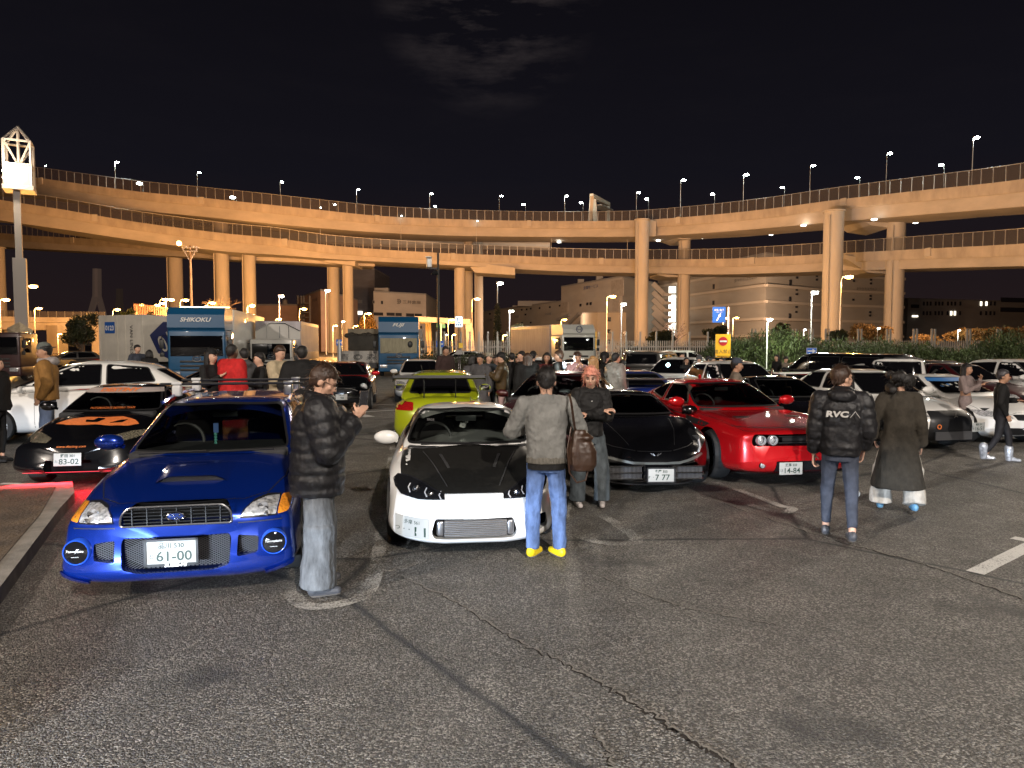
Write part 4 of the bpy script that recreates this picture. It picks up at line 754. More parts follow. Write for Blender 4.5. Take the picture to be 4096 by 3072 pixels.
def project(bvh, axis, a, b, cx, cy, off):
    o, d = AX[axis]
    for k in range(12):
        t = k*.02; hit = bvh.ray_cast(o(lerp(a, cx, t), lerp(b, cy, t)), d)
        if hit[0] is not None:
            nn = hit[1] if hit[1].dot(d) < 0 else -hit[1]; return hit[0]+nn*off
    return None
def patch(bvh, axis, poly, off=.004, step=.05, thick=.012, mb=None, mi=0):
    pts = []; m = len(poly)
    for i in range(m):
        p, q = Vector(poly[i]), Vector(poly[(i+1) % m]); k = max(1, int((q-p).length/step)); pts += [p.lerp(q, j/k) for j in range(k)]
    nb = len(pts); x0, x1 = min(p.x for p in pts), max(p.x for p in pts); y0, y1 = min(p.y for p in pts), max(p.y for p in pts); x = x0+step*.5
    def inside(p):
        c = False
        for i in range(m):
            a, b_ = poly[i], poly[(i+1) % m]
            if (a[1] > p.y) != (b_[1] > p.y) and p.x < (b_[0]-a[0])*(p.y-a[1])/(b_[1]-a[1])+a[0]: c = not c
        return c
    while x < x1:
        y = y0+step*.5
        while y < y1:
            p = Vector((x, y))
            if inside(p) and min((p-q).length for q in pts[:nb]) > step*.35: pts.append(p)
            y += step
        x += step
    vo, _, fo, _, _, _ = delaunay_2d_cdt(pts, [(i, (i+1) % nb) for i in range(nb)], [], 1, 1e-5)
    cx, cy = sum(p.x for p in pts[:nb])/nb, sum(p.y for p in pts[:nb])/nb; out = []; ok = []
    for p in vo: w = project(bvh, axis, p.x, p.y, cx, cy, off); ok.append(w is not None); out.append(w or Vector((0, 0, 0)))
    b = mb or MB(); fs = [tuple(f) for f in fo if all(ok[i] for i in f)]; d = AX[axis][1]
    b.add(out, fs, mi)
    if thick:
        ec = {}
        for f in fs:
            for i in range(len(f)): e = (f[i], f[(i+1) % len(f)]); k = tuple(sorted(e)); ec.setdefault(k, []).append(e)
        be = [v[0] for v in ec.values() if len(v) == 1]; idx = {}; vs = []
        for e in be:
            for i in e:
                if i not in idx: idx[i] = len(vs); vs += [out[i], out[i]+d*thick]
        b.add(vs, [(idx[j], idx[i], idx[i]+1, idx[j]+1) for i, j in be], mi)
    return b
def seam(bvh, axis, pts, w=.006, off=.0015, mb=None, step=.06):
    b = mb or MB(); pp = [Vector(p) for p in pts]; q = []
    for p, r_ in zip(pp, pp[1:]): k = max(1, int((r_-p).length/step)); q += [p.lerp(r_, j/k) for j in range(k)]
    q.append(pp[-1]); prev = None
    for i, p in enumerate(q):
        t = (q[min(i+1, len(q)-1)]-q[max(i-1, 0)]).normalized(); s = Vector((-t.y, t.x))*w/2; a = project(bvh, axis, p.x+s.x, p.y+s.y, p.x, p.y, off); c = project(bvh, axis, p.x-s.x, p.y-s.y, p.x, p.y, off)
        if a is None or c is None: prev = None; continue
        k = len(b.v); b.v += [tuple(a), tuple(c)]
        if prev is not None: b.f.append((prev, prev+1, k+1, k)); b.m.append(0)
        prev = k
    return b
def mirror(poly): return [(-x, z) for x, z in poly][::-1]
def circ(cx, cz, r, n=18, ry=None): return [(cx+r*math.cos(2*PI*k/n), cz+(ry or r)*math.sin(2*PI*k/n)) for k in range(n)]
def rect(x0, x1, z0, z1): return [(x0, z0), (x1, z0), (x1, z1), (x0, z1)]
_wm = {}
def wheel(parent, x, y, r, w, style='five', rimm=ALU, steer=0, out=1):
    key = (r, w, style, rimm.name)
    if key not in _wm:
        M = Matrix.Rotation(PI/2, 4, 'Y'); b = MB(); rr = r*.70
        b.lathe([(rr, -w/2), (r*.94, -w/2), (r, -w*.36), (r, w*.36), (r*.94, w/2), (rr, w/2)], 32, M, close=True); ty = b.mesh('wheel', RUB)
        b = MB(); b.lathe([(rr, -w*.48), (rr*.93, -w*.44), (rr*.9, w*.30), (rr*.93, w*.44), (rr, w*.48), (rr*1.02, w*.5), (rr*1.02, w*.46), (rr*.96, -w*.4)], 32, M, close=False)
        n = {'five': 5, 'six': 6, 'ten': 10, 'multi': 14}[style]; tw = {'five': .26, 'six': .2, 'ten': .12, 'multi': .07}[style]
        for k in range(n):
            q = 2*PI*k/n
            for dq in ((-.13, .13) if style == 'five' else (0,)):
                ca, sa = math.cos(q+dq), math.sin(q+dq); c0, s0 = math.cos(q), math.sin(q)
                plank(b, (w*.40, c0*rr*.12, s0*rr*.12), (w*.34, ca*rr*.95, sa*rr*.95), r*tw*.5, .03)
        b.lathe([(.001, w*.46), (rr*.2, w*.45), (rr*.24, w*.36), (rr*.24, w*.2)], 16, M); ri = b.mesh('rim', rimm)
        b = MB(); b.lathe([(.001, w*.1), (rr*.9, w*.1)], 24, M); dk = b.mesh('hub_shadow', BLK); _wm[key] = (ty, ri, dk)
    ty, ri, dk = _wm[key]; o = link('wheel', ty, parent); o.location = (x, y, r); o.rotation_euler = (0, 0, (0 if out > 0 else PI)+steer); rm_ = link('rim', ri, o); link('hub_shade', dk, o); return o  # black disc behind the spokes stands for the shade inside the rim
def plate(parent, loc, rz, top, kana, num, w=.33, h=.165, rx=0, colr=PLW, ink=INK, frame=None):
    r = MB(); r.box((0, 0, 0), (w, .008, h), bev=.003); o = r.build('license_plate', colr, parent); o.location = loc; o.rotation_euler = (rx, 0, rz)
    b = MB(); put(b, Matrix.Translation((0, -.0065, h*.30)), 0, text_mesh(top, h*.26, bold=.02)); 
    if kana: put(b, Matrix.Translation((-w*.40, -.0065, -h*.14)), 0, text_mesh(kana, h*.21))
    put(b, Matrix.Translation((w*.055, -.0065, -h*.16)), 0, text_mesh(num, h*.44, bold=.012, w=1.05))
    b.build('plate_text', ink, o, smooth=False)
    if frame: f = MB(); t = .016; [f.box((dx*(w/2+t/2), -.003, dz*(h/2+t/2)), (t if dx else w+2*t, .016, t if dz else h+2*t)) for dx, dz in ((1, 0), (-1, 0), (0, 1), (0, -1))]; f.build('plate_frame', frame, o, smooth=False)
    return o
def mirrorpod(parent, x, y, z, sgn, m, sc=1):
    b = MB(); b.ball((sgn*.11, 0, .0), .1*sc, 10, sc=(1.25, .55, .72)); b.tube([(0, .05, -.05), (sgn*.05, .02, -.03)], .022, 6); o = b.build('wing_mirror', m, parent); o.location = (x, y, z); g_ = MB(); g_.box((sgn*.11, .055*sc, 0), (.19*sc, .004, .11*sc), bev=.001); g_.build('mirror_glass', CHR, o); return o
def make_car(c):
    """c: dict with the measured proportions; returns (root, bvh of the body)"""
    L_, hw, zb = c['L'], c['hw'], c.get('zb', .18); T = curve(c['top']); Wp = curve(c['plan']); prof = curve(c.get('nose', [(0, .10), (.35, .0), (.7, .02), (1, .16)])); tail = curve(c.get('tail', [(0, .08), (.5, 0), (1, .12)]))
    swp, swr = c.get('sweep', .32), c.get('rsweep', .22); bz = curve(c.get('side', [(0, .94), (.35, 1.0), (.62, .99), (.85, .93), (1, .84)])); cr = c.get('crown', .05); bot = curve(c.get('bottom', [(0, .06), (.5, 0), (L_-.5, .02), (L_, .12)])); ya, yr_, wr = c['axles'][0], c['axles'][1], c['r']; bul = c.get('bulge', .0)
    def fb(x, y, z):
        Y_ = y*L_; zr = (z+1)/2; t = T(Y_); b0 = zb+bot(Y_); Z = lerp(b0, t, zr); w = hw*Wp(Y_)*bz(zr)
        w += bul*math.exp(-((Y_-ya)/.42)**2)+bul*math.exp(-((Y_-yr_)/.45)**2)
        X = x*w/(1 if abs(x) <= 1 else 1); k = sm(1-Y_/1.0); kr = sm(1-(L_-Y_)/.9)
        Yd = Y_+k*(swp*abs(x)**2.6+prof(zr))-kr*(swr*abs(x)**2.6+tail(zr)); Z -= cr*x*x*sm((zr-.6)/.4)
        fh = c.get('fender', 0)
        if fh and zr > .6: Z += fh*math.exp(-((abs(x)-.82)/.12)**2)*math.exp(-((Y_-ya)/.55)**2)
        return (X, Yd, Z)
    bd = superbox(c.get('nr', 56), c.get('nl', 34), c.get('rf', .045), .05, c.get('n', 6), fb, mf=c.get('mf', 4), mr=4)
    cow, rf, rr_, dk_ = c['cab']; zbelt, zro = c['zbelt'], c['roof']; wb, wr_ = c['cabw']; ZR = curve(zro)
    def fg(x, y, z, sh=0):
        zr = (z+1)/2*(1.25)-.25; q = max(zr, -.3); yf = lerp(cow[0], rf, q); yb = lerp(dk_[0], rr_, q); ty = y; ys = lerp(yf+sh, yb-sh, ty); zt = ZR(lerp(rf, rr_, ty))-sh; zb_ = lerp(cow[1], dk_[1], ty)
        if zr < 0: Z = zb_+zr*.35
        else: Z = lerp(zb_, zt, zr)
        w = lerp(wb, wr_, max(0, q)**1.15)-sh; w *= 1-.06*(2*ty-1)**2; k = sm(1-ty/.35); kr = sm(1-(1-ty)/.3)
        return (x*w, ys+c.get('wscurve', .16)*k*abs(x)**2.4-c.get('rwcurve', .12)*kr*abs(x)**2.4, Z-.03*x*x*max(0, q))
    gh = superbox(c.get('nr', 56), 24, .07, .07, c.get('gn', 6.5), fg, mf=4.5, mr=4.5)
    col = c['paint']; root = empty(c['name'], label=c['label'], cat=c.get('cat', 'car'), group=c.get('group'))
    # cutters: wheel arches + front openings
    cut = MB()
    for ay in (ya, yr_):
        for s in (-1, 1): cut.lathe([(.001, -.5), (wr+.045, -.5), (wr+.045, .28), (.001, .28)], 28, Matrix.Translation((s*(hw-.22+.28 if False else hw+.02), ay, wr+.0)) @ Matrix.Rotation(PI/2*s, 4, 'Y') @ Matrix.Translation((0, 0, 0)))
    bv0 = bvh_of(bd); opens = []
    for poly, dep in c.get('cuts', []):
        cx, cz = sum(p[0] for p in poly)/len(poly), sum(p[1] for p in poly)/len(poly); hit = bv0.ray_cast(Vector((cx, -4, cz)), Vector((0, 1, 0)))
        y0 = hit[0].y if hit[0] else 0; ymax = y0
        for p in poly:
            h_ = bv0.ray_cast(Vector((p[0], -4, p[1])), Vector((0, 1, 0)))
            if h_[0]: ymax = max(ymax, h_[0].y)
        cut.prism(poly, ymax+dep+1, Matrix.Translation((0, -1, 0))); opens.append((poly, ymax+dep))
    bd2 = boolean(bd, cut, True)
    if len(bd2.v) < 100: bd2 = bd
    hollow = c.get('hollow'); ws = c['ws']; ghc = gh
    if hollow:
        cg = superbox(40, 16, .07, .07, 6.5, lambda x, y, z: fg(x, y, z, .035), mf=4.5, mr=4.5); cg.prism(ws, 1.6, Matrix.Translation((0, cow[0]-.8, 0)))
        rw = c.get('rw')
        if rw: cg.prism(rw, 2.2, Matrix.Translation((0, dk_[0]-1.2, 0)))
        for sd in c.get('sidew', []):
            M_ = Matrix.Translation((-1.5, 0, 0)) @ Matrix.Rotation(-PI/2, 4, 'Z'); cg.add([(-1.5, p[0], p[1]) for p in sd]+[(1.5, p[0], p[1]) for p in sd], [tuple(range(len(sd)))[::-1], tuple(range(len(sd), 2*len(sd)))]+[(i, (i+1) % len(sd), len(sd)+(i+1) % len(sd), len(sd)+i) for i in range(len(sd))])
        g2 = boolean(gh, cg, True)
        if len(g2.v) > 60: ghc = g2
    both = MB(); both.add(bd2.v, bd2.f); both.add(ghc.v, ghc.f, 1 if c.get('roofpaint') else 0); body = both.build('body', [col, c.get('roofpaint') or col], root, ang=32)
    full = MB(); full.add(bd.v, bd.f); full.add(gh.v, gh.f); bv = bvh_of(full); bvb = bvh_of(bd); bvg = bvh_of(gh)
    GL1 = GLT if hollow else GLS; GL2 = GLM if hollow else GLS
    o = patch(bvg, 'F', ws, .003, .07).build('windscreen', GL1, root)
    fr = MB(); n_ = len(ws); cxw, czw = sum(p[0] for p in ws)/n_, sum(p[1] for p in ws)/n_
    seam(bvg, 'F', ws+[ws[0]], .02, .006, fr); fr.build('windscreen_seal', BLK, o)
    if c.get('rw'): 
        o = patch(bvg, 'B', c['rw'], .004, .08).build('rear_window', GL2, root); seam(bvg, 'B', c['rw']+[c['rw'][0]], .025, .006).build('window_seal', BLK, o)
    for sd in c.get('sidew', []):
        for ax in 'LR':
            o = patch(bvg, ax, sd, .004, .08).build('side_window', GL2, root); seam(bvg, ax, sd+[sd[0]], .022, .006).build('window_seal', c.get('sealm', BLK), o)
    for poly, yy in opens:
        b = MB(); b.prism([(p[0]*1.0, p[1]) for p in poly], .01, Matrix.Translation((0, yy-.012, 0))); b.build('grille_backing', VOID, root, smooth=False)
    rim = c.get('rim', ALU); ww = c.get('ww', .22)
    for s in (-1, 1):
        for ay in (ya, yr_): wheel(root, s*(hw-ww/2-.03-c.get('wi', 0)), ay, wr, ww, c.get('style', 'five'), rim, c.get('steer', 0) if ay == ya else 0, s)
    b = MB(); b.box((0, L_/2, zb+.13), (hw*1.5, L_-1.1, .1)); 
    for s in (-1, 1):
        for ay in (ya, yr_): b.box((s*(hw-.36), ay, wr+.12), (.25, wr*2.2, .5))
    b.build('underbody', BLK, root, smooth=False)
    # seams
    b = MB()
    for ax, pts in c.get('seams', []): seam(bv, ax, pts, .007, .0015, b)
    if b.v: b.build('panel_gaps', BLK, body, smooth=False)
    if c.get('mirror'): mx, my, mz = c['mirror']; [mirrorpod(root, s*mx, my, mz, s, c.get('mirrorm', col), c.get('mirrorsc', 1)) for s in (-1, 1)]
    # interior
    if hollow:
        ITR = mat('interior_dark', (.022, .022, .024), .8, noise=.3, nscale=8); zf = cow[1]; b = MB(); b.box((0, cow[0]+.42, zf-.03), (wb*1.75, .75, .10), bev=.03); b.build('dashboard', ITR, root)
        for s in (-.36, .36):
            b = MB(); b.box((s, rf+.55, zf-.08), (.46, .13, .5), bev=.05, M=Matrix.Rotation(R(-12), 4, 'X')); b.box((s, rf+.60, min(zf+.24, ZR(rf+.6)-.17)), (.24, .09, .16), bev=.035); b.build('seat', ITR, root)
        b = MB(); M_ = Matrix.Translation((-.36, cow[0]+.72, zf+.02)) @ Matrix.Rotation(R(68), 4, 'X'); b.lathe([(.185+.016*math.cos(a), .016*math.sin(a)) for a in [k*PI/3 for k in range(6)]], 24, M_, close=True); b.box((-.36, cow[0]+.73, zf+.0), (.34, .02, .05)); b.build('steering_wheel', mat('wheel_leather', (.05, .05, .05), .45), root)
        b = MB(); b.box((0, rf+.02, ZR(rf)-.13), (.24, .03, .065), bev=.012); b.build('rear_view_mirror', mat('mirror_shell', (.04, .045, .045), .3), root)
    return root, bv, body, bvg
def part(root, bv, ax, poly, name, m, off=.004, step=.05, thick=.012): return patch(bv, ax, poly, off, step, thick).build(name, m, root)
def surf(bv, ax, a, b, off=.004): return project(bv, ax, a, b, a*.98, b, off)
def decal(root, bv, ax, s, a, b, size, m, name='lettering', rot=0, w=1, shear=0, bold=0, off=.006, flip=1):
    tm = text_mesh(s, size, shear=shear, bold=bold, w=w); out = MB(); ok = True
    for x, _, z in tm.v:
        X, Z = x*math.cos(rot)-z*math.sin(rot), x*math.sin(rot)+z*math.cos(rot); p = project(bv, ax, a+X*flip, b+Z, a, b, off)
        out.v.append(tuple(p) if p else (a, 0, b))
    out.f = tm.f; out.m = [0]*len(tm.f); return out.build(name, m, root, smooth=False)
def disc_lamp(root, bv, x, z, r, name, m, ring=CHR, off=.0, proud=.012):
    p = surf(bv, 'F', x, z, off)
    if p is None: return
    M_ = Matrix.Translation((x, p.y-proud, z)) @ Matrix.Rotation(PI/2, 4, 'X'); b = MB(); b.lathe([(.001, .0), (r*.5, -.004), (r*.9, -.012)], 22, M_); o = b.build(name, m, root); b = MB(); b.lathe([(r*.88, -.012), (r, .004), (r*1.1, -.006), (r*1.1, -.09), (r*.88, -.09)], 22, M_, close=True); b.build('lamp_ring', ring, o); return o
# ================================================================ HERO CARS
ORG = mat('orange_sticker', (.75, .20, .05), .5, noise=.3, nscale=30)
def mesh_grille(root, x0, x1, z0, z1, y, m, name='mesh_grille', p=.022, t=.0035, poly=None):
    b = MB(); n = int((x1-x0+z1-z0)/p); h = z1-z0
    for k in range(-int(h/p)-1, int((x1-x0)/p)+1):
        for s in (1, -1):
            a = x0+k*p; pts = []
            xa, xb = (a, a+h*1.8) if s > 0 else (a+h*1.8, a)
            # clip to box
            def cl(xa, za, xb, zb):
                d = xb-xa; t0, t1 = 0, 1
                for lo, hi in ((x0, x1),):
                    if d == 0: continue
                    ta, tb = (lo-xa)/d, (hi-xa)/d; t0 = max(t0, min(ta, tb)); t1 = min(t1, max(ta, tb))
                if t1 <= t0: return None
                return (xa+d*t0, za+(zb-za)*t0), (xa+d*t1, za+(zb-za)*t1)
            r = cl(xa, z0, xb, z1)
            if r: (u0, w0), (u1, w1) = r; plank(b, (u0, y, w0), (u1, y, w1), t, .004)
    return b.build(name, m, root, smooth=False)
def slats(root, x0, x1, zs, y, m, name='slat', t=.012, dep=.02):
    b = MB()
    for z in zs: b.box(((x0+x1)/2, y, z), (x1-x0, dep, t))
    return b.build(name, m, root, smooth=False)
SILV = mat('dim_silver', (.30, .30, .31), .3, .9)
def place(r, u, v_or_none, X, Y, rz): r.location = (X, Y, 0); r.rotation_euler = (0, 0, R(rz)); return r
# ---- blue wagon
BLUE = carpaint('deep_blue', (.003, .026, .25), .6, .26)
ws = rnd([(-.66, .985), (.66, .985), (.61, 1.12), (.53, 1.335), (0, 1.352), (-.53, 1.335), (-.61, 1.12)], .05)
op = rnd([(-.365, .315), (-.25, .285), (.25, .285), (.365, .315), (.375, .50), (.36, .535), (-.36, .535), (-.375, .50)], .03)
gr_ = rnd([(-.385, .615), (.385, .615), (.375, .70), (.32, .755), (-.32, .755), (-.375, .70)], .03)
s1 = rnd([(.415, .365), (.56, .385), (.565, .50), (.42, .52)], .02)
car, bv, body, bvg = make_car(dict(name='station_wagon', label='blue station wagon with hood scoop, roof bars and round black fog covers', paint=BLUE, n=9, mf=6, rf=.03, L=4.68, hw=.85, zb=.15, hollow=True,
    top=[(0, .735), (.10, .765), (.25, .80), (.7, .90), (1.25, .985), (1.6, 1.0), (4.2, 1.02), (4.68, .98)], plan=[(0, .955), (.3, .975), (.6, .99), (1, 1), (3.8, 1), (4.68, .94)], nose=[(0, .03), (.12, -.015), (.3, .0), (.52, .01), (.62, .05), (.8, .06), (.93, .08), (1, .14)], sweep=.12,
    axles=(.92, 3.57), r=.315, cab=((1.18, .97), 2.02, 4.15, (4.45, 1.0)), zbelt=1.0, roof=[(1.9, 1.365), (2.3, 1.40), (3.2, 1.41), (4.3, 1.37)], cabw=(.76, .60), ws=ws, crown=.045, side=[(0, .93), (.14, .99), (.35, 1.0), (.62, .99), (.85, .95), (1, .88)],
    rw=rnd([(-.55, 1.05), (.55, 1.05), (.48, 1.3), (-.48, 1.3)], .04), sidew=[rnd([(1.75, 1.03), (2.75, 1.03), (2.75, 1.33), (2.3, 1.33)], .04), rnd([(2.85, 1.03), (3.55, 1.03), (3.55, 1.31), (2.85, 1.33)], .04), rnd([(3.65, 1.03), (4.25, 1.05), (4.1, 1.28), (3.65, 1.31)], .04)],
    cuts=[(op, .10), (gr_, .05), (s1, .08), (mirror(s1), .08)], mirror=(.80, 1.55, 1.05), style='five',
    seams=[('T', [(-.72, 1.2), (-.70, .75), (-.60, .42), (-.44, .26), (0, .20), (.44, .26), (.60, .42), (.70, .75), (.72, 1.2)]), ('F', [(-.84, .60), (-.42, .605)]), ('F', [(.42, .605), (.84, .60)]), ('L', [(1.62, .3), (1.62, .95)]), ('R', [(1.62, .3), (1.62, .95)]), ('L', [(2.8, .3), (2.8, .98)]), ('R', [(2.8, .3), (2.8, .98)])]))
place(car, 0, 0, -2.44, 5.08, 12)
for s in (1, -1):
    hl = [(.435, .640), (.680, .635), (.690, .738), (.60, .748), (.52, .732), (.455, .685)]; am = [(.690, .637), (.765, .645), (.77, .728), (.70, .738)]
    if s < 0: hl, am = mirror(hl), mirror(am)
    o = part(car, bv, 'F', rnd(hl, .02), 'headlight', LMP, .006, .03); seam(bv, 'F', hl+[hl[0]], .012, .008).build('lamp_rim', DIM, o)
    part(o, bv, 'F', rnd(am, .015), 'indicator', AMB, .006, .03)
    for dx, dz, rr in ((.59, .70, .040), (.62, .66, .02)):
        p = surf(bv, 'F', s*dx, dz); b = MB(); b.lathe([(.001, -.01), (rr*.6, .0), (rr, .012)], 18, Matrix.Translation((s*dx, p.y-.02, dz)) @ Matrix.Rotation(PI/2, 4, 'X')); b.build('reflector', CHR, o)
    fx, fz = s*.675, .448; p = surf(bv, 'F', fx, fz); M_ = Matrix.Translation((fx, p.y-.035, fz)) @ Matrix.Rotation(s*.10, 4, 'Z') @ Matrix.Rotation(PI/2, 4, 'X'); b = MB(); b.lathe([(.001, .022), (.05, .018), (.08, .004), (.082, -.03)], 26, M_); f = b.build('fog_cover', mat('gloss_black', (.006, .006, .007), .06, coat=1), car); b = MB(); b.lathe([(.083, -.03), (.083, .008), (.088, .012), (.093, .004), (.095, -.05)], 26, M_, close=True); b.build('fog_ring', mat('bright_blue_rim', (.02, .09, .55), .2, coat=1), f)
    b = MB(); put(b, Matrix.Translation((fx, p.y-.062, fz+.012)) @ Matrix.Rotation(s*.10, 4, 'Z'), 0, text_mesh('Tommykaira', .022, shear=.3)); put(b, Matrix.Translation((fx, p.y-.060, fz-.028)) @ Matrix.Rotation(s*.10, 4, 'Z'), 0, text_mesh('TOMMYKAIRA', .006)); b.build('fog_lettering', WHT, f, smooth=False)
    part(car, bv, 'F', rnd([(s*.60, .24), (s*.80, .30), (s*.79, .27), (s*.60, .215)][::s], .01), 'bumper_lip', BLUE, .02, .05, .03)  # body-coloured lip along the lower bumper corner
gm = mat('grille_mesh', (.035, .035, .04), .5, .4)
mesh_grille(car, -.36, .36, .30, .525, .085, gm, p=.03, t=.005); mesh_grille(car, -.56, -.42, .375, .51, .10, gm, p=.03); mesh_grille(car, .42, .56, .375, .51, .10, gm, p=.03)
zg = slats(car, -.36, .36, (.64, .665, .69, .715, .738), .075, mat('grille_bar', (.006, .006, .006), .6, spec=.2), 'grille', .008); b = MB(); pts = [(x, .062, z) for x, z in gr_]; b.tube(pts+[pts[0]], .008, 6); b.build('grille_rim', SILV, zg)
b = MB(); [b.box((x, .065, .685), (.006, .02, .12)) for x in [-.3+.1*k for k in range(7)]]; b.build('grille_uprights', BLK, zg)
b = MB(); M_ = Matrix.Translation((0, .035, .685)) @ Matrix.Rotation(PI/2, 4, 'X'); b.lathe([(.001, .02), (.045, .012), (.055, 0)], 24, M_ @ Matrix.Diagonal((1.1, .48, 1, 1))); bd_ = b.build('badge', mat('badge_blue', (.02, .05, .22), .2, .4, coat=1), zg); b = MB(); b.tube([(.062*math.cos(a), .028, .685+.028*math.sin(a)) for a in [k*PI/12 for k in range(25)]], .005, 6); [b.ball((x, .02, z), .007, 5) for x, z in ((-.03, .69), (-.008, .695), (.012, .68), (.03, .695), (.0, .672), (.022, .668))]; b.build('badge_stars', CHR, bd_)
pl = plate(car, (-.015, -.045, .445), 0, '品川 530', 'と', '61-00', .33, .165, frame=mat('frame_black', (.015, .015, .015), .3)); b = MB(); put(b, Matrix.Translation((.03, -.016, -.088)), 0, text_mesh('SUBIE-HI', .03, shear=.25, bold=.03)); b.build('frame_lettering', WHT, pl, smooth=False)
# hood scoop
b = MB()
for i in range(13):
    t = i/12; x = lerp(-.27, .27, t); h = .05*math.sin(PI*min(1, max(0, (1-abs(2*t-1))*2.2))/2)
    for yy, k in ((.56, 1), (.62, 1.0), (.80, .7), (1.0, .1)):
        p = surf(bv, 'T', x, yy, 0); b.v.append((x, yy-(.0 if yy > .56 else .01), p.z+h*k+.001))
for i in range(12):
    for j in range(3): b.f.append((i*4+j, i*4+j+1, (i+1)*4+j+1, (i+1)*4+j)); b.m.append(0)
sc_ = b.build('hood_scoop', BLUE, car, ang=60); b = MB(); 
for i in range(13):
    t = i/12; x = lerp(-.25, .25, t); h = .05*math.sin(PI*min(1, max(0, (1-abs(2*t-1))*2.2))/2); p = surf(bv, 'T', x, .575, 0); b.v += [(x, .575, p.z+.001), (x, .575, p.z+h-.006)]
b.f = [(2*i, 2*i+2, 2*i+3, 2*i+1) for i in range(12)]; b.m = [0]*12; b.build('scoop_mouth', BLK, sc_, smooth=False)
rk = MB()
for y in (2.55, 3.45): rk.tube([(-.72, y, 1.52), (.72, y, 1.52)], .016, 6)
ro = rk.build('roof_bars', BLK, car); 
for y in (2.55, 3.45):
    for s in (-1, 1): b = MB(); b.box((s*.56, y, 1.45), (.09, .10, .12), bev=.02); b.box((s*.56, y-.01, 1.53), (.1, .05, .03), bev=.005); b.build('rack_foot', SILV if s > 0 else mat('rack_clear', (.5, .5, .5), .3), ro)
b = MB()
for s in (-1, 1): b.tube([(s*.6, 2.15, 1.36), (s*.585, 2.6, 1.415), (s*.58, 3.6, 1.41), (s*.6, 4.1, 1.37)], .018, 6)
b.build('roof_rail', BLUE, ro)
b = MB(); b.box((-.03, 1.72, 1.14), (.045, .004, .09)); o = b.build('air_freshener', mat('freshener_blue', (.1, .2, .5), .5), car, smooth=False); b = MB()
for k in range(4): b.ball((-.035+.0*k, 1.72, 1.08-.028*k), .016, 6)
b.build('bead_charm', mat('charm_teal', (.15, .5, .42), .4), o)
b = MB(); [b.tube([(x0, 1.12+.02, .995), (x0+.55, 1.10, 1.01)], .008, 5) for x0 in (-.55, .02)]; b.build('wiper', BLK, car)
# ---- white coupe with black bonnet
WHP = carpaint('pearl_white', (.72, .72, .70), 0, .3)
CFB = mat('bonnet_black', (.014, .0135, .012), .42, 0, coat=.25, noise=.3, nscale=30, bump=.03, bscale=5)
ws = rnd([(-.655, .885), (.655, .885), (.60, 1.02), (.50, 1.175), (0, 1.20), (-.50, 1.175), (-.60, 1.02)], .05)
op = rnd([(-.36, .20), (.36, .20), (.385, .25), (.35, .375), (-.35, .375), (-.385, .25)], .03); sf = rnd([(.52, .20), (.70, .24), (.69, .36), (.54, .35)], .03)
car, bv, body, bvg = make_car(dict(name='coupe', label='white coupe with matte black bonnet, dice in the windscreen and offset number plate', paint=WHP, L=4.45, hw=.85, zb=.09, hollow=True,
    top=[(0, .60), (.06, .615), (.25, .665), (.6, .745), (1.0, .82), (1.25, .86), (1.6, .885), (3.6, .90), (4.3, .88), (4.45, .85)], plan=[(0, .90), (.5, .97), (1, 1), (3.6, 1), (4.45, .93)], nose=[(0, -.02), (.08, -.03), (.25, .0), (.5, .03), (.75, .06), (.9, .08), (1, .13)], sweep=.36, crown=.02, fender=.045,
    side=[(0, .98), (.1, 1.0), (.35, 1.0), (.62, .99), (.85, .96), (1, .90)], axles=(.93, 3.45), r=.31, cab=((1.18, .845), 1.95, 2.85, (3.85, .87)), zbelt=.87, roof=[(1.8, 1.205), (2.2, 1.235), (2.6, 1.23), (3.0, 1.19)], cabw=(.74, .53), ws=ws,
    rw=rnd([(-.5, .93), (.5, .93), (.4, 1.13), (-.4, 1.13)], .04), sidew=[rnd([(1.62, .91), (2.95, .91), (2.85, 1.12), (2.3, 1.16), (2.05, 1.12)], .04)],
    cuts=[(op, .07), (sf, .08)], mirror=(.77, 1.55, .93), mirrorsc=1.05, style='five',
    seams=[('F', [(-.30, .585), (.30, .585)]), ('L', [(1.45, .3), (1.45, .85)]), ('R', [(1.45, .3), (1.45, .85)])]))
place(car, 0, 0, -.33, 6.25, 6)
hood = [(-.265, .155), (.265, .155), (.50, .30), (.655, .42), (.69, .80), (.685, 1.2), (0, 1.25), (-.685, 1.2), (-.69, .80), (-.655, .42), (-.50, .30)]
ho = part(car, bv, 'T', rnd(hood, .04), 'bonnet', CFB, .005, .07); b = MB()
for s in (-1, 1): seam(bv, 'T', [(s*.48, 1.1), (s*.36, .7), (s*.24, .25)], .012, .010, b)
for s in (-1, 1): seam(bv, 'T', [(s*.30, .98), (s*.22, .62)], .03, .010, b)
b.build('bonnet_crease', mat('crease_grey', (.05, .05, .05), .2, coat=1), ho, smooth=False)
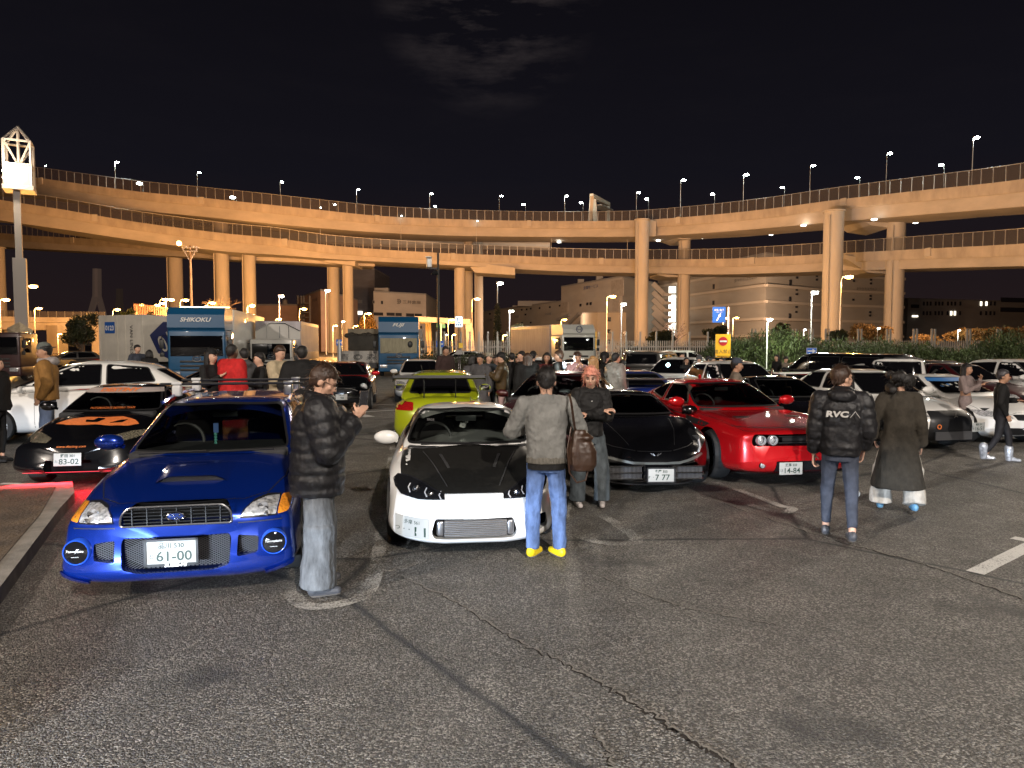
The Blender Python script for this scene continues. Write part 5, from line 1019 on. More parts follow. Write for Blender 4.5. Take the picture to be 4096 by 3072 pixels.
for s in (1, -1):
    hl = [(-.745, .635), (-.71, .672), (-.60, .675), (-.45, .635), (-.27, .572), (-.265, .540), (-.5, .528), (-.66, .545), (-.72, .58)]
    if s > 0: hl = mirror(hl)
    o = part(car, bv, 'F', rnd(hl, .015), 'headlight', mat('lamp_housing_black', (.008, .008, .009), .12, coat=1), .006, .03); seam(bv, 'F', hl+[hl[0]], .010, .011).build('lamp_rim', DIM, o)
    for x, z, rr in ((-.525, .596, .036), (-.39, .575, .030)):
        x *= -s; p = surf(bv, 'F', x, z); b = MB(); M_ = Matrix.Translation((x, p.y-.012, z)) @ Matrix.Rotation(PI/2, 4, 'X'); b.lathe([(.001, .008), (rr*.55, .002), (rr*.7, -.006)], 18, M_); b.lathe([(rr*.85, 0), (rr, .006), (rr, -.01)], 18, M_); b.build('projector', CHR, o)
    b = MB()
    for x in (-.60, -.445, -.315):
        x *= -s; 
        for dz in (-1, 1): zc_ = .60-.10*(.60-abs(x)); p = surf(bv, 'F', x, zc_); q_ = surf(bv, 'F', x+.018, zc_+dz*.028); plank(b, (p.x, p.y-.012, zc_), (q_.x, q_.y-.012, zc_+dz*.028), .010, .006)
    b.build('light_guides', mat('guide_grey', (.5, .5, .52), .3), o, smooth=False)
ic = MB(); ic.box((.01, .075, .285), (.56, .03, .15)); ico = ic.build('intercooler', SILV, car, smooth=False); slats(ico, -.27, .29, [.222+.0165*k for k in range(9)], .055, CHR, 'cooler_bar', .009)
for s in (-1, 1): b = MB(); b.box((.01+s*.315, .10, .285), (.07, .05, .14), bev=.02); b.build('cooler_tank', SILV, ico)
# number plate bent along the bumper
pb = part(car, bv, 'F', rnd(rect(-.71, -.405, .195, .365), .006), 'license_plate', PLW, .012, .03, .01)
decal(pb, bv, 'F', '多摩 561', -.555, .325, .036, INK, 'plate_text', off=.014); decal(pb, bv, 'F', 'つ ・・', -.64, .255, .03, INK, 'plate_text', off=.014); decal(pb, bv, 'F', '11', -.48, .25, .075, INK, 'plate_text', off=.014, w=1.5)
b = MB(); b.box((.0, 2.08, 1.055), (.055, .055, .055), R(25), M=Matrix.Rotation(R(20), 4, 'X')); dc = b.build('dice', mat('dice_white', (.75, .75, .72), .6), car, smooth=False); b = MB(); b.box((-.03, 2.06, .995), (.055, .055, .055), R(-20), M=Matrix.Rotation(R(15), 4, 'Y')); b.build('dice', MAT['dice_white'], car, smooth=False)
b = MB(); b.tube([(0, 2.08, 1.15), (0, 2.08, 1.06), (-.03, 2.06, 1.0)], .003, 4); [b.ball((x, 2.035-.01, z), .006, 5) for x, z in ((-.01, 1.07), (.012, 1.045), (-.012, 1.045), (.012, 1.07), (-.03, .995))]; b.build('dice_string', INK, dc)
decal(car, bvg, 'F', 'BRIDE', -.40, 1.085, .022, mat('faint_grey_print', (.12, .12, .12), .5), off=.008, bold=.02)
b = MB(); [b.tube([(x0, 1.16+.02, .895), (x0+.5, 1.15, .91)], .008, 5) for x0 in (-.5, .05)]; b.build('wiper', BLK, car)
b = MB(); b.tube([(.1, 2.9, 1.2), (.1, 2.95, 1.26)], .004, 5); b.build('antenna', BLK, car)
# ---- black low sports car with number 777
BLKP = carpaint('black', (.003, .003, .0035), 0, .16)
ws = rnd([(-.66, .90), (.66, .90), (.57, 1.03), (.46, 1.13), (0, 1.155), (-.46, 1.13), (-.57, 1.03)], .05)
lg = rnd([(-.62, .21), (-.16, .20), (-.155, .39), (-.56, .41), (-.63, .36)], .02)
car, bv, body, bvg = make_car(dict(name='sports_car', label='low black sports car with mesh grilles and number plate 7 77', paint=BLKP, L=4.5, hw=.95, zb=.08, hollow=True,
    top=[(0, .56), (.12, .60), (.4, .69), (.8, .78), (1.3, .85), (1.7, .89), (3.4, .92), (4.2, .98), (4.5, .95)], plan=[(0, .78), (.25, .90), (.6, .985), (.9, 1), (3.5, 1), (4.5, .93)], wi=.04, nose=[(0, .10), (.12, .02), (.3, .03), (.5, .03), (.7, .0), (.9, .03), (1, .08)], sweep=.42, crown=.0, fender=.09,
    axles=(.98, 3.5), r=.34, cab=((1.55, .86), 2.3, 3.0, (4.2, .94)), zbelt=.9, roof=[(2.1, 1.165), (2.5, 1.20), (3.0, 1.19)], cabw=(.76, .50), ws=ws, sidew=[rnd([(2.05, .93), (3.1, .95), (2.95, 1.12), (2.5, 1.13)], .04)],
    rw=rnd([(-.45, 1.0), (.45, 1.0), (.35, 1.13), (-.35, 1.13)], .04), cuts=[(lg, .05), (mirror(lg), .05)], mirror=(.86, 1.95, .93),
    seams=[('F', [(-.72, .66), (-.5, .60), (-.2, .565), (0, .56), (.2, .565), (.5, .60), (.72, .66)]), ('T', [(-.5, 1.4), (-.42, .8), (-.30, .3)]), ('T', [(.5, 1.4), (.42, .8), (.30, .3)]), ('F', [(-.60, .50), (-.3, .43), (0, .425), (.3, .43), (.60, .50)])]))
place(car, 0, 0, 1.84, 8.95, 2)
gv = mat('grille_bright', (.20, .20, .21), .4, .8)
for s in (-1, 1):
    a, c_ = (-.61, -.17) if s < 0 else (.17, .61)
    b = MB(); x = a
    while x < c_: b.box((x, .075, .30), (.006, .02, .17)); x += .017
    b.build('grille_mesh', gv, car, smooth=False); slats(car, a, c_, (.225, .30, .305, .385), .06, BLKP, 'grille_frame', .014, .04)
    hl = [(.60, .52), (.68, .50), (.72, .60), (.70, .74), (.62, .80), (.57, .74), (.60, .64)]
    if s < 0: hl = mirror(hl)
    o = part(car, bv, 'F', rnd(hl, .015), 'headlight', MAT['lamp_housing_black'], .005, .03); p = [surf(bv, 'F', s*x, z, .01) for x, z in ((.64, .52), (.70, .56), (.71, .66))]; b = MB(); b.tube([q for q in p if q], .013, 6); b.build('daylight_strip', mat('strip_grey', (.5, .5, .52), .3), o)
part(car, bv, 'F', rnd([(-.72, .475), (-.3, .415), (.3, .415), (.72, .475), (.70, .50), (.3, .445), (-.3, .445), (-.70, .50)], .01), 'bumper_blade', mat('bumper_grey', (.09, .095, .09), .4, coat=.6), .006)
part(car, bv, 'F', rnd(rect(-.55, .55, .14, .165), .01), 'lip', gv, .02, .05, .04)
plate(car, (.045, -.035, .285), 0, '多摩 355', 'す ・', '7 77', frame=BLK)
b = MB(); p = surf(bv, 'F', 0, .53, .006)
for s in (-1, 1): plank(b, (0, p.y-.01, .505), (s*.07, p.y+.0, .55), .012, .006); plank(b, (s*.0, p.y-.01, .50), (s*.035, p.y, .545), .010, .006)
b.build('badge', gv, car, smooth=False)
# ---- red muscle car
REDP = carpaint('candy_red', (.50, .006, .010), .3, .26)
ws = rnd([(-.70, .965), (.70, .965), (.66, 1.08), (.56, 1.285), (0, 1.305), (-.56, 1.285), (-.66, 1.08)], .05)
gb = rnd([(-.73, .575), (.73, .575), (.745, .655), (.72, .735), (-.72, .735), (-.745, .655)], .03); lw = rnd([(-.44, .22), (.50, .22), (.52, .30), (.50, .375), (-.44, .375)], .02)
car, bv, body, bvg = make_car(dict(name='muscle_car', label='red muscle car with twin round lamps, black side stripe and plate 14-84', paint=REDP, L=5.0, hw=.965, zb=.15, hollow=True, n=8, mf=6, rf=.03,
    top=[(0, .775), (.08, .79), (.3, .82), (.9, .87), (1.5, .915), (1.9, .95), (4.2, 1.0), (4.8, .99), (5.0, .95)], plan=[(0, .93), (.4, .97), (1, 1), (2.3, .97), (3.7, 1.01), (5.0, .95)], nose=[(0, .07), (.1, .02), (.3, -.02), (.5, .0), (.62, .05), (.85, .02), (.95, .0), (1, .05)], sweep=.13, crown=.02, fender=.03,
    side=[(0, .93), (.3, 1.0), (.62, .985), (.8, .975), (.93, .95), (1, .88)], axles=(1.0, 3.95), r=.35, ww=.25, rim=mat('rim_black', (.02, .02, .022), .3, .5), steer=R(-8), cab=((1.62, .93), 2.42, 3.3, (4.35, .98)), zbelt=.96, roof=[(2.3, 1.315), (2.7, 1.36), (3.2, 1.35), (3.5, 1.31)], cabw=(.80, .58), ws=ws, sealm=mat('dull_chrome', (.3, .25, .2), .3, .8),
    rw=rnd([(-.55, 1.04), (.55, 1.04), (.45, 1.25), (-.45, 1.25)], .04), sidew=[rnd([(2.12, 1.0), (2.95, 1.0), (2.98, 1.27), (2.55, 1.27), (2.4, 1.22)], .03), rnd([(3.06, 1.01), (3.62, 1.09), (3.42, 1.24), (3.06, 1.27)], .05)],
    cuts=[(gb, .07), (lw, .07)], mirror=(.86, 2.05, 1.03), mirrorsc=1.1,
    seams=[('T', [(-.80, 1.6), (-.80, .9), (-.76, .28), (-.70, .17), (0, .13), (.70, .17), (.76, .28), (.80, .9), (.80, 1.6)]), ('F', [(-.8, .80), (.8, .80)]), ('L', [(1.75, .3), (1.75, 1.0)]), ('L', [(3.02, .3), (3.02, 1.04)]), ('R', [(1.75, .3), (1.75, 1.0)])]))
place(car, 0, 0, 3.97, 9.5, 11)
for s in (-1, 1):
    for x in (.64, .47):
        x *= s; M_ = Matrix.Translation((x, .055, .655)) @ Matrix.Rotation(PI/2, 4, 'X'); b = MB(); b.lathe([(.001, -.0), (.03, -.01), (.045, -.03)], 22, M_); o = b.build('headlight', LMP, car); b = MB(); b.lathe([(.045, -.02), (.05, .02), (.064, .015), (.068, -.04)], 22, M_); b.build('lamp_ring', mat('lamp_ring_glow', (.6, .62, .65), .25, .6), o)
    disc_lamp(car, bv, s*.62, .325, .042, 'fog_lamp', LMP, DIM)
    part(car, bv, 'T', rnd([(s*.30, .95), (s*.52, .95), (s*.54, 1.06), (s*.30, 1.06)][::s], .02), 'hood_vent', BLK, .006, .05)
    part(car, bv, 'L' if s < 0 else 'R', rnd([(1.02, .79), (2.0, .85), (3.4, .89), (4.1, .94), (4.3, .92), (3.6, .80), (2.0, .75), (1.15, .73)], .02), 'side_stripe', mat('stripe_black', (.012, .012, .013), .5), .003, .1, 0)
slats(car, -.40, .42, (.62, .705), .04, BLK, 'grille_bar', .012); b = MB(); b.box((-.13, .05, .665), (.42, .01, .055)); b.box((-.13, .045, .665), (.38, .01, .035)); b.build('grille_insert', BLK, car, smooth=False); mesh_grille(car, -.43, .49, .23, .365, .06, gm, p=.03)
plate(car, (-.26, -.04, .285), R(-2), '練馬 333', 'ほ', '14-84')
part(car, bv, 'F', rnd(rect(-.75, .75, .185, .215), .01), 'chin_spoiler', BLK, .03, .05, .06)
b = MB(); b.ball((.0, 3.25, 1.37), .05, 8, sc=(.4, 1.2, .8)); b.build('antenna_fin', REDP, car)
# ---- black coupe with orange stickers and red underglow
ws = rnd([(-.67, .955), (.67, .955), (.62, 1.07), (.52, 1.25), (0, 1.275), (-.52, 1.25), (-.62, 1.07)], .05)
car, bv, body, bvg = make_car(dict(name='sports_coupe', label='black coupe with orange stickers and red glow under its bumper', paint=BLKP, L=4.4, hw=.86, zb=.12, hollow=True,
    top=[(0, .66), (.1, .69), (.4, .76), (.9, .87), (1.3, .94), (1.6, .955), (3.5, .98), (4.2, .96), (4.4, .93)], mf=6, rf=.03, n=8, plan=[(0, .95), (.5, .98), (1, 1), (3.6, 1), (4.4, .93)], nose=[(0, .02), (.15, -.04), (.45, .0), (.6, .03), (.8, .05), (1, .12)], sweep=.20, crown=.04,
    bottom=[(0, .12), (.6, 0), (4, .02), (4.4, .12)], axles=(.92, 3.42), r=.31, cab=((1.2, .92), 1.98, 2.95, (3.8, .95)), zbelt=.95, roof=[(1.9, 1.29), (2.3, 1.315), (2.9, 1.29)], cabw=(.75, .55), ws=ws, rw=rnd([(-.5, 1.0), (.5, 1.0), (.42, 1.2), (-.42, 1.2)], .04), sidew=[rnd([(1.65, .99), (2.95, .99), (2.8, 1.19), (2.3, 1.24), (2.1, 1.2)], .04)],
    cuts=[(rnd(rect(-.33, .33, .22, .42), .03), .08)], mirror=(.80, 1.55, 1.02)))
place(car, 0, 0, -5.78, 9.25, 10)
for s in (-1, 1):
    hl = [(-.75, .68), (-.71, .735), (-.58, .73), (-.32, .68), (-.34, .635), (-.6, .635)]
    if s > 0: hl = mirror(hl)
    part(car, bv, 'F', rnd(hl, .015), 'headlight', mat('aged_lamp', (.30, .26, .18), .2, .5, coat=1, noise=.8, nscale=40), .006, .03)
plate(car, (-.02, -.055, .44), 0, '野田 301', 'た', '83-02', rx=R(-8))
decal(car, bv, 'F', 'www.destiny.com', -.02, .585, .035, ORG, off=.008, w=1.3)
part(car, bvg, 'F', [(-.575, 1.185), (.575, 1.185), (.53, 1.245), (0, 1.268), (-.53, 1.245)], 'sun_strip', mat('strip_pale', (.35, .30, .28), .6), .012, .06, 0); decal(car, bvg, 'F', 'DESTINY', .0, 1.222, .055, ORG, off=.018, w=2.0, bold=.05, shear=.2); decal(car, bvg, 'F', 'MOTORSPORTS DESTINY TEAM', .05, .985, .025, ORG, off=.012, w=1.2)
SQ = lambda pl_: [(x*.82, .66+(y-.56)*.95) for x, y in pl_]
pt_ = SQ([(-.62, .72), (-.40, .62), (-.15, .60), (.05, .62), (.30, .56), (.58, .58), (.72, .70), (.60, .84), (.35, .98), (.05, .95), (-.2, .98), (-.42, .9), (-.5, .85)])
o = part(car, bv, 'T', pt_, 'bonnet_sticker', ORG, .004, .06, 0); part(o, bv, 'T', rnd(SQ([(-.15, .72), (.05, .70), (.12, .86), (-.02, .92), (-.05, .8), (-.18, .82)]), .02), 'sticker_cutout', BLKP, .008, .06, 0); part(o, bv, 'T', rnd(SQ([(.25, .66), (.45, .68), (.5, .82), (.38, .78)]), .02), 'sticker_cutout', BLKP, .008, .06, 0)
ug = light('AREA', 'underglow_light', (0, -.06, .22), (1, .01, .03), 28, shape='RECTANGLE', size=1.4, size_y=.16); ug.parent = car; b = MB(); b.tube([(-.60, .04, .26), (.60, .04, .26)], .004, 6); b.build('underglow_strip', emi('red_glow', (1, .02, .05), 1.2), car)
b = MB(); b.ball((.05, 1.75, 1.0), .09, 10, sc=(1.1, 1, .85)); b.ball((.17, 1.7, .98), .05, 8); b.build('dashboard_charm', CHR, car)
# ================================================================ OTHER CARS
REDG = emi('tail_glow', (1, .03, .02), 3.5)
def simple(kind, name, label, pcol, **kw):
    base = dict(name=name, label=label, paint=pcol, nr=40, nl=22, seams=[('L', [(1.6, .3), (1.6, .95)]), ('R', [(1.6, .3), (1.6, .95)]), ('L', [(2.75, .3), (2.75, .98)]), ('R', [(2.75, .3), (2.75, .98)]), ('T', [(-.7, 1.15), (-.66, .4), (-.4, .2), (.4, .2), (.66, .4), (.7, 1.15)])])
    K = dict(
      sedan=dict(L=4.6, hw=.87, zb=.16, top=[(0, .72), (.15, .76), (.5, .84), (1.2, .95), (1.6, .98), (3.6, 1.02), (4.4, 1.02), (4.6, .98)], plan=[(0, .92), (.5, .98), (1, 1), (3.8, 1), (4.6, .94)], axles=(.92, 3.62), r=.32, cab=((1.25, .95), 2.1, 3.35, (4.1, 1.0)), zbelt=.98, roof=[(2, 1.39), (2.5, 1.43), (3.2, 1.41)], cabw=(.76, .58), mirror=(.80, 1.6, 1.02),
        ws=rnd([(-.66, .98), (.66, .98), (.60, 1.13), (.52, 1.35), (-.52, 1.35), (-.60, 1.13)], .05), rw=rnd([(-.56, 1.06), (.56, 1.06), (.47, 1.33), (-.47, 1.33)], .04), sidew=[rnd([(1.75, 1.03), (2.68, 1.03), (2.68, 1.35), (2.35, 1.34)], .04), rnd([(2.78, 1.03), (3.55, 1.05), (3.3, 1.33), (2.78, 1.35)], .04)]),
      coupe=dict(L=4.4, hw=.87, zb=.13, top=[(0, .66), (.15, .69), (.5, .77), (1.2, .88), (1.6, .91), (3.4, .96), (4.1, .97), (4.4, .93)], plan=[(0, .88), (.5, .97), (1, 1), (3.6, 1), (4.4, .92)], axles=(.92, 3.45), r=.33, cab=((1.3, .89), 2.1, 2.9, (3.85, .95)), zbelt=.92, roof=[(2, 1.26), (2.4, 1.30), (2.9, 1.28)], cabw=(.76, .55), mirror=(.80, 1.65, .98),
        ws=rnd([(-.64, .93), (.64, .93), (.58, 1.06), (.49, 1.23), (-.49, 1.23), (-.58, 1.06)], .05), rw=rnd([(-.52, 1.0), (.52, 1.0), (.43, 1.22), (-.43, 1.22)], .04), sidew=[rnd([(1.8, .96), (3.0, .97), (3.15, 1.1), (2.85, 1.22), (2.35, 1.23)], .05)]),
      hatch=dict(L=4.05, hw=.86, zb=.17, top=[(0, .75), (.15, .80), (.5, .90), (1.0, 1.0), (1.4, 1.03), (3.5, 1.08), (4.05, 1.05)], plan=[(0, .90), (.5, .97), (1, 1), (3.4, 1), (4.05, .95)], axles=(.82, 3.32), r=.32, cab=((.95, 1.0), 1.85, 3.5, (3.95, 1.06)), zbelt=1.03, roof=[(1.8, 1.49), (2.3, 1.54), (3.2, 1.52), (3.7, 1.45)], cabw=(.77, .62), mirror=(.80, 1.4, 1.06),
        ws=rnd([(-.66, 1.04), (.66, 1.04), (.62, 1.2), (.56, 1.45), (-.56, 1.45), (-.62, 1.2)], .05), rw=rnd([(-.58, 1.12), (.58, 1.12), (.52, 1.42), (-.52, 1.42)], .04), sidew=[rnd([(1.35, 1.08), (2.35, 1.09), (2.35, 1.44), (1.9, 1.42)], .04), rnd([(2.45, 1.09), (3.5, 1.14), (3.3, 1.40), (2.45, 1.44)], .05)]),
      van=dict(L=4.7, hw=.86, zb=.18, top=[(0, .85), (.1, .95), (.4, 1.05), (.8, 1.12), (4.5, 1.15), (4.7, 1.12)], plan=[(0, .93), (.4, .99), (1, 1), (4.7, .97)], axles=(.75, 3.3), r=.32, cab=((.35, 1.05), 1.25, 4.55, (4.66, 1.14)), zbelt=1.1, roof=[(1, 1.62), (1.6, 1.70), (4.5, 1.68)], cabw=(.80, .70), mirror=(.84, .95, 1.15),
        ws=rnd([(-.70, 1.12), (.70, 1.12), (.66, 1.3), (.62, 1.6), (-.62, 1.6), (-.66, 1.3)], .05), rw=rnd([(-.62, 1.2), (.62, 1.2), (.58, 1.58), (-.58, 1.58)], .04), sidew=[rnd([(.9, 1.16), (1.7, 1.16), (1.7, 1.58), (1.4, 1.58)], .04), rnd([(1.8, 1.16), (3.0, 1.16), (3.0, 1.58), (1.8, 1.58)], .04), rnd([(3.1, 1.16), (4.4, 1.18), (4.35, 1.57), (3.1, 1.58)], .04)]))[kind]
    c = {**base, **K, **kw}; car, bv, body, bvg = make_car(c); zt = c['top'][0][1]; L_ = c['L']
    hl = kw.get('hlshape') or [(.42, zt-.13), (.76, zt-.11), (.78, zt-.0), (.60, zt+.0), (.44, zt-.05)]
    for s in (-1, 1):
        if not kw.get('round'): part(car, bv, 'F', rnd(hl if s > 0 else mirror(hl), .02), 'headlight', LMP, .006, .05)
        else: disc_lamp(car, bv, s*.60, zt-.06, .11, 'headlight', LMP); disc_lamp(car, bv, s*.60, .38, .06, 'fog_lamp', LMP)
        zl = c['top'][-1][1]; tl = [(.46, zl-.20), (.78, zl-.20), (.78, zl-.04), (.46, zl-.06)]
        part(car, bv, 'B', rnd(tl if s > 0 else mirror(tl), .03), 'tail_light', kw.get('tlm', RED), .006, .06)
    g = part(car, bv, 'F', rnd(rect(-.38, .38, zt-.16, zt-.06), .03), 'grille', BLK, .006, .06)
    part(car, bv, 'F', rnd(rect(-.55, .55, .22, .36), .04), 'lower_grille', BLK, .006, .06)
    return car, bv, body, bvg
def pose(o, X, Y, rz, label=None, group=None, z=0):
    o.location = (X, Y, z); o.rotation_euler = (0, 0, R(rz)); tag(o, label, None, group); return o
WH2 = carpaint('white', (.70, .69, .66)); SLV = carpaint('silver', (.32, .32, .33), .7); DRD = carpaint('dark_red', (.055, .006, .008), .2); LIME = carpaint('lime_green', (.33, .38, .01), .1); R34 = carpaint('royal_blue', (.01, .03, .22), .3); GRY = carpaint('grey', (.10, .095, .09), .4)
def recolour(o, new):
    for c in o.children_recursive:
        for sl in c.material_slots:
            if sl.material and sl.material.name.startswith('paint_'): sl.link = 'OBJECT'; sl.material = new
    return o
# near cars of their own kind
car, bv, body, bvg = simple('hatch', 'small_hatchback', 'black small hatchback with red roof, round lamps and plate 98 behind the phone', BLKP, round=True, roofpaint=carpaint('red_roof', (.16, .01, .01)), L=3.7, axles=(.72, 3.15), cab=((1.05, .98), 1.75, 3.3, (3.6, 1.04)), roof=[(1.7, 1.37), (2.2, 1.41), (3.3, 1.38)], mirrorm=REDP, cabw=(.76, .60), ws=rnd([(-.66, 1.02), (.66, 1.02), (.60, 1.16), (.54, 1.34), (-.54, 1.34), (-.60, 1.16)], .05))
pose(car, -4.95, 20.6, 8); plate(car, (0, -.03, .42), 0, '川崎 530', 'ひ ・・', '98'); b = MB(); p = surf(bv, 'F', 0, .62); b.tube([(-.45, p.y+.03, .60), (-.3, p.y-.01, .66), (0, p.y-.02, .675), (.3, p.y-.01, .66), (.45, p.y+.03, .60)], .012, 6); b.build('grille_trim', CHR, car)
car, bv, body, bvg = simple('sedan', 'sedan', 'white boxy sedan facing the camera in front of the blue FUJI truck', WH2); pose(car, -3.05, 23.3, 6)
SED = car
car, bv, body, bvg = simple('sedan', 'winged_sedan', 'lime green sedan seen from behind with a big black rear wing', LIME, hlshape=None); pose(car, -1.62, 16.9, 184.5)
b = MB(); b.box((0, 4.35, 1.36), (1.62, .24, .05), M=Matrix.Rotation(R(8), 4, 'X'));
for s in (-1, 1): b.box((s*.81, 4.35, 1.36), (.012, .28, .14))
wg = b.build('rear_wing', BLK, car, smooth=False); b = MB()
for s in (-1, 1): plank(b, (s*.28, 4.25, 1.0), (s*.28, 4.38, 1.35), .02, .12)
b.build('wing_stand', BLK, wg, smooth=False); b = MB(); b.tube([(.35, 3.2, 1.40), (.38, 3.3, 1.55)], .006, 5); b.build('antenna', BLK, car)
simple2 = simple('sedan', 'sedan', 'dark red sedan behind the man in the denim jacket', DRD, hollow=True)[0]; pose(simple2, .05, 11.6, -22)
car, bv, body, bvg = simple('coupe', 'winged_coupe', 'dark blue coupe with glowing red tail lights and a black rear wing', R34, tlm=BLK); pose(car, 2.95, 20.4, 183)
for s in (-1, 1):
    for x in (.42, .64): p = project(bv, 'B', s*x, .82, s*x, .82, .01); b = MB(); b.lathe([(.001, .02), (.075, .012), (.08, -.01)], 16, Matrix.Translation((s*x, p.y+.005, .82)) @ Matrix.Rotation(-PI/2, 4, 'X')); b.build('tail_light', REDG, car)
light('POINT', 'tail_light_glow', (-.55, 4.75, .8), (1, .05, .03), 14, shadow_soft_size=.08).parent = car
b = MB(); b.box((0, 4.25, 1.16), (1.45, .24, .035)); [b.box((s*.55, 4.2, 1.06), (.04, .16, .2)) for s in (-1, 1)]; b.build('rear_wing', BLK, car, smooth=False)
ce, bv, body, bvg = simple('sedan', 'rally_sedan', 'white sedan with a huge dark trapezoid grille and offset plate right of the walkers', WH2, L=4.5, top=[(0, .76), (.12, .80), (.5, .88), (1.2, .97), (1.6, 1.0), (3.6, 1.04), (4.5, 1.0)]); pose(ce, 7.95, 12.7, 13)
part(ce, bv, 'F', rnd([(-.52, .20), (.52, .20), (.40, .73), (-.40, .73)], .04), 'big_grille', BLK, .014, .06); b = MB(); p = surf(bv, 'F', 0, .35); b.box((0, p.y-.02, .30), (.78, .02, .15)); b.build('intercooler', SILV, ce, smooth=False); b = MB(); p = surf(bv, 'F', 0, .6); 
for a in (90, 210, 330): plank(b, (0, p.y-.03, .66), (.05*math.cos(R(a)), p.y-.03, .66+.05*math.sin(R(a))), .03, .01)
b.build('badge', CHR, ce); b = MB(); b.lathe([(.03, 0), (.045, 0), (.045, .01), (.03, .01)], 16, Matrix.Translation((-.33, p.y-.02, .47)) @ Matrix.Rotation(PI/2, 4, 'X'), close=True); b.build('tow_ring', ORG, ce); plate(ce, (.56, .045, .44), R(8), '横浜 331', 'せ', '16-51')
for s in (-1, 1): part(ce, bv, 'T', rnd([(s*.2, .95), (s*.46, 1.0), (s*.44, 1.06), (s*.2, 1.02)][::s], .01), 'hood_vent', BLK, .006, .06)
b = MB(); b.box((0, 4.35, 1.27), (1.5, .25, .04)); [b.box((s*.6, 4.3, 1.14), (.04, .15, .24)) for s in (-1, 1)]; b.build('rear_wing', WH2, ce, smooth=False)
cs, bv, body, bvg = simple('coupe', 'show_coupe', 'white coupe with stickers across its windscreen beside the woman in grey', WH2); pose(cs, 9.95, 13.4, 13)
part(cs, bvg, 'F', [(-.56, 1.15), (.56, 1.15), (.50, 1.22), (-.50, 1.22)], 'sun_strip', mat('strip_blue', (.03, .15, .40), .5), .01, .06, 0); rg2 = random.Random(3)
for k in range(20): x, z = -.5+.052*k, 1.02+.09*rg2.random(); part(cs, bvg, 'F', rect(x, x+.045, z, z+.028), 'sticker', PLW if k % 3 else mat('strip_blue', (.03, .15, .4)), .012, .05, 0)
part(cs, bv, 'F', rnd([(.30, .40), (.80, .42), (.80, .62), (.32, .66)], .03), 'yellow_panel', mat('wrap_yellow', (.45, .42, .03), .3, coat=1), .005, .06); plate(cs, (0.1, -.04, .40), 0, '横浜 300', 'た', '20-15')
# black coupe with tan seats, door open
car, bv, body, bvg = simple('coupe', 'open_door_coupe', 'black coupe with tan seats and its door open between the red car and the walkers', BLKP, hollow=True); pose(car, 5.75, 12.3, 9)
TAN = mat('tan_leather', (.38, .17, .07), .5)
for c_ in car.children:
    if c_.name.startswith('seat'): c_.data.materials[0] = TAN
b = MB(); b.box((-1.25, 1.95, .58), (.08, 1.05, .62), R(38), bev=.02); dr_ = b.build('open_door', BLKP, car); b = MB(); a = Vector((-1.62, 1.5, .9)); plank(b, (-.85, 1.62, .92), (-1.15, 2.1, 1.24), .03, .03); plank(b, (-1.15, 2.1, 1.24), (-1.6, 2.3, .9), .03, .03); b.build('window_frame', BLK, dr_, smooth=False)
# white hatch at left, side on
car, bv, body, bvg = simple('hatch', 'white_crossover', 'white crossover parked side-on at far left behind the man in the brown jacket', WH2, L=4.45, r=.345, axles=(.90, 3.55), cab=((1.0, 1.03), 2.0, 3.7, (4.35, 1.12)), roof=[(1.9, 1.52), (2.5, 1.62), (3.2, 1.6), (3.9, 1.5)], ww=.22, top=[(0, .78), (.15, .84), (.5, .94), (1.1, 1.05), (1.5, 1.08), (3.9, 1.16), (4.45, 1.1)], ws=rnd([(-.66, 1.08), (.66, 1.08), (.56, 1.5), (-.56, 1.5)], .05), sidew=[rnd([(1.35, 1.12), (1.75, 1.12), (1.75, 1.28)], .02), rnd([(1.85, 1.11), (2.75, 1.13), (2.75, 1.53), (2.35, 1.52), (1.85, 1.33)], .04), rnd([(2.85, 1.13), (3.75, 1.18), (3.6, 1.46), (2.85, 1.53)], .05)])
pose(car, -11.15, 14.2, -72, z=0)
HAT = simple('hatch', 'small_hatchback', 'white hatchback with a bright flash in its windscreen behind the dark blue coupe', WH2)[0]; pose(HAT, 4.35, 21.6, -32)
VAN = simple('van', 'minivan', 'grey van parked behind the white hatchback by the fence', GRY)[0]; pose(VAN, 6.9, 31.5, 155)
CPE = simple('coupe', 'coupe', 'white fastback seen from its rear corner behind the red muscle car', WH2)[0]; pose(CPE, 4.9, 25.2, 207)
def dup(o, new, X, Y, rz, label, group=None, s=1):
    c = copy_tree(o); c.scale = (s, s, s); recolour(c, new); pose(c, X, Y, rz, label, group); return c
dup(HAT, WH2, 5.95, 15.9, 8, 'white hatchback facing the camera behind the red muscle car roof')
dup(SED, WH2, 8.1, 18.7, -58, 'white sedan side-on behind the black open-door coupe')
dup(VAN, WH2, 12.6, 23.0, 150, 'long white van with dark side windows above the rally sedan', s=.93)
dup(SED, BLKP, -6.6, 25.5, 186, 'black sedan half hidden behind the small red-roofed hatchback')
dup(HAT, WH2, -5.9, 50, -75, 'small white hatchback beside the right flank of the FUJI truck')
dup(SED, SLV, 1.9, 18.6, 8, 'silver sedan with bright headlight behind the denim jacket man')
dup(HAT, WH2, 1.5, 26.8, 170, 'white car roof showing behind the crowd under the white blue truck')
dup(SED, BLKP, 4.1, 21.2+3.5, 30, 'black sedan between the dark blue coupe and the white hatchback')
dup(CPE, BLKP, -10.4, 18.6, -68, 'dark car with glossy roof behind the white crossover')
g_ = 'dark parked cars beyond the hedge side rows'
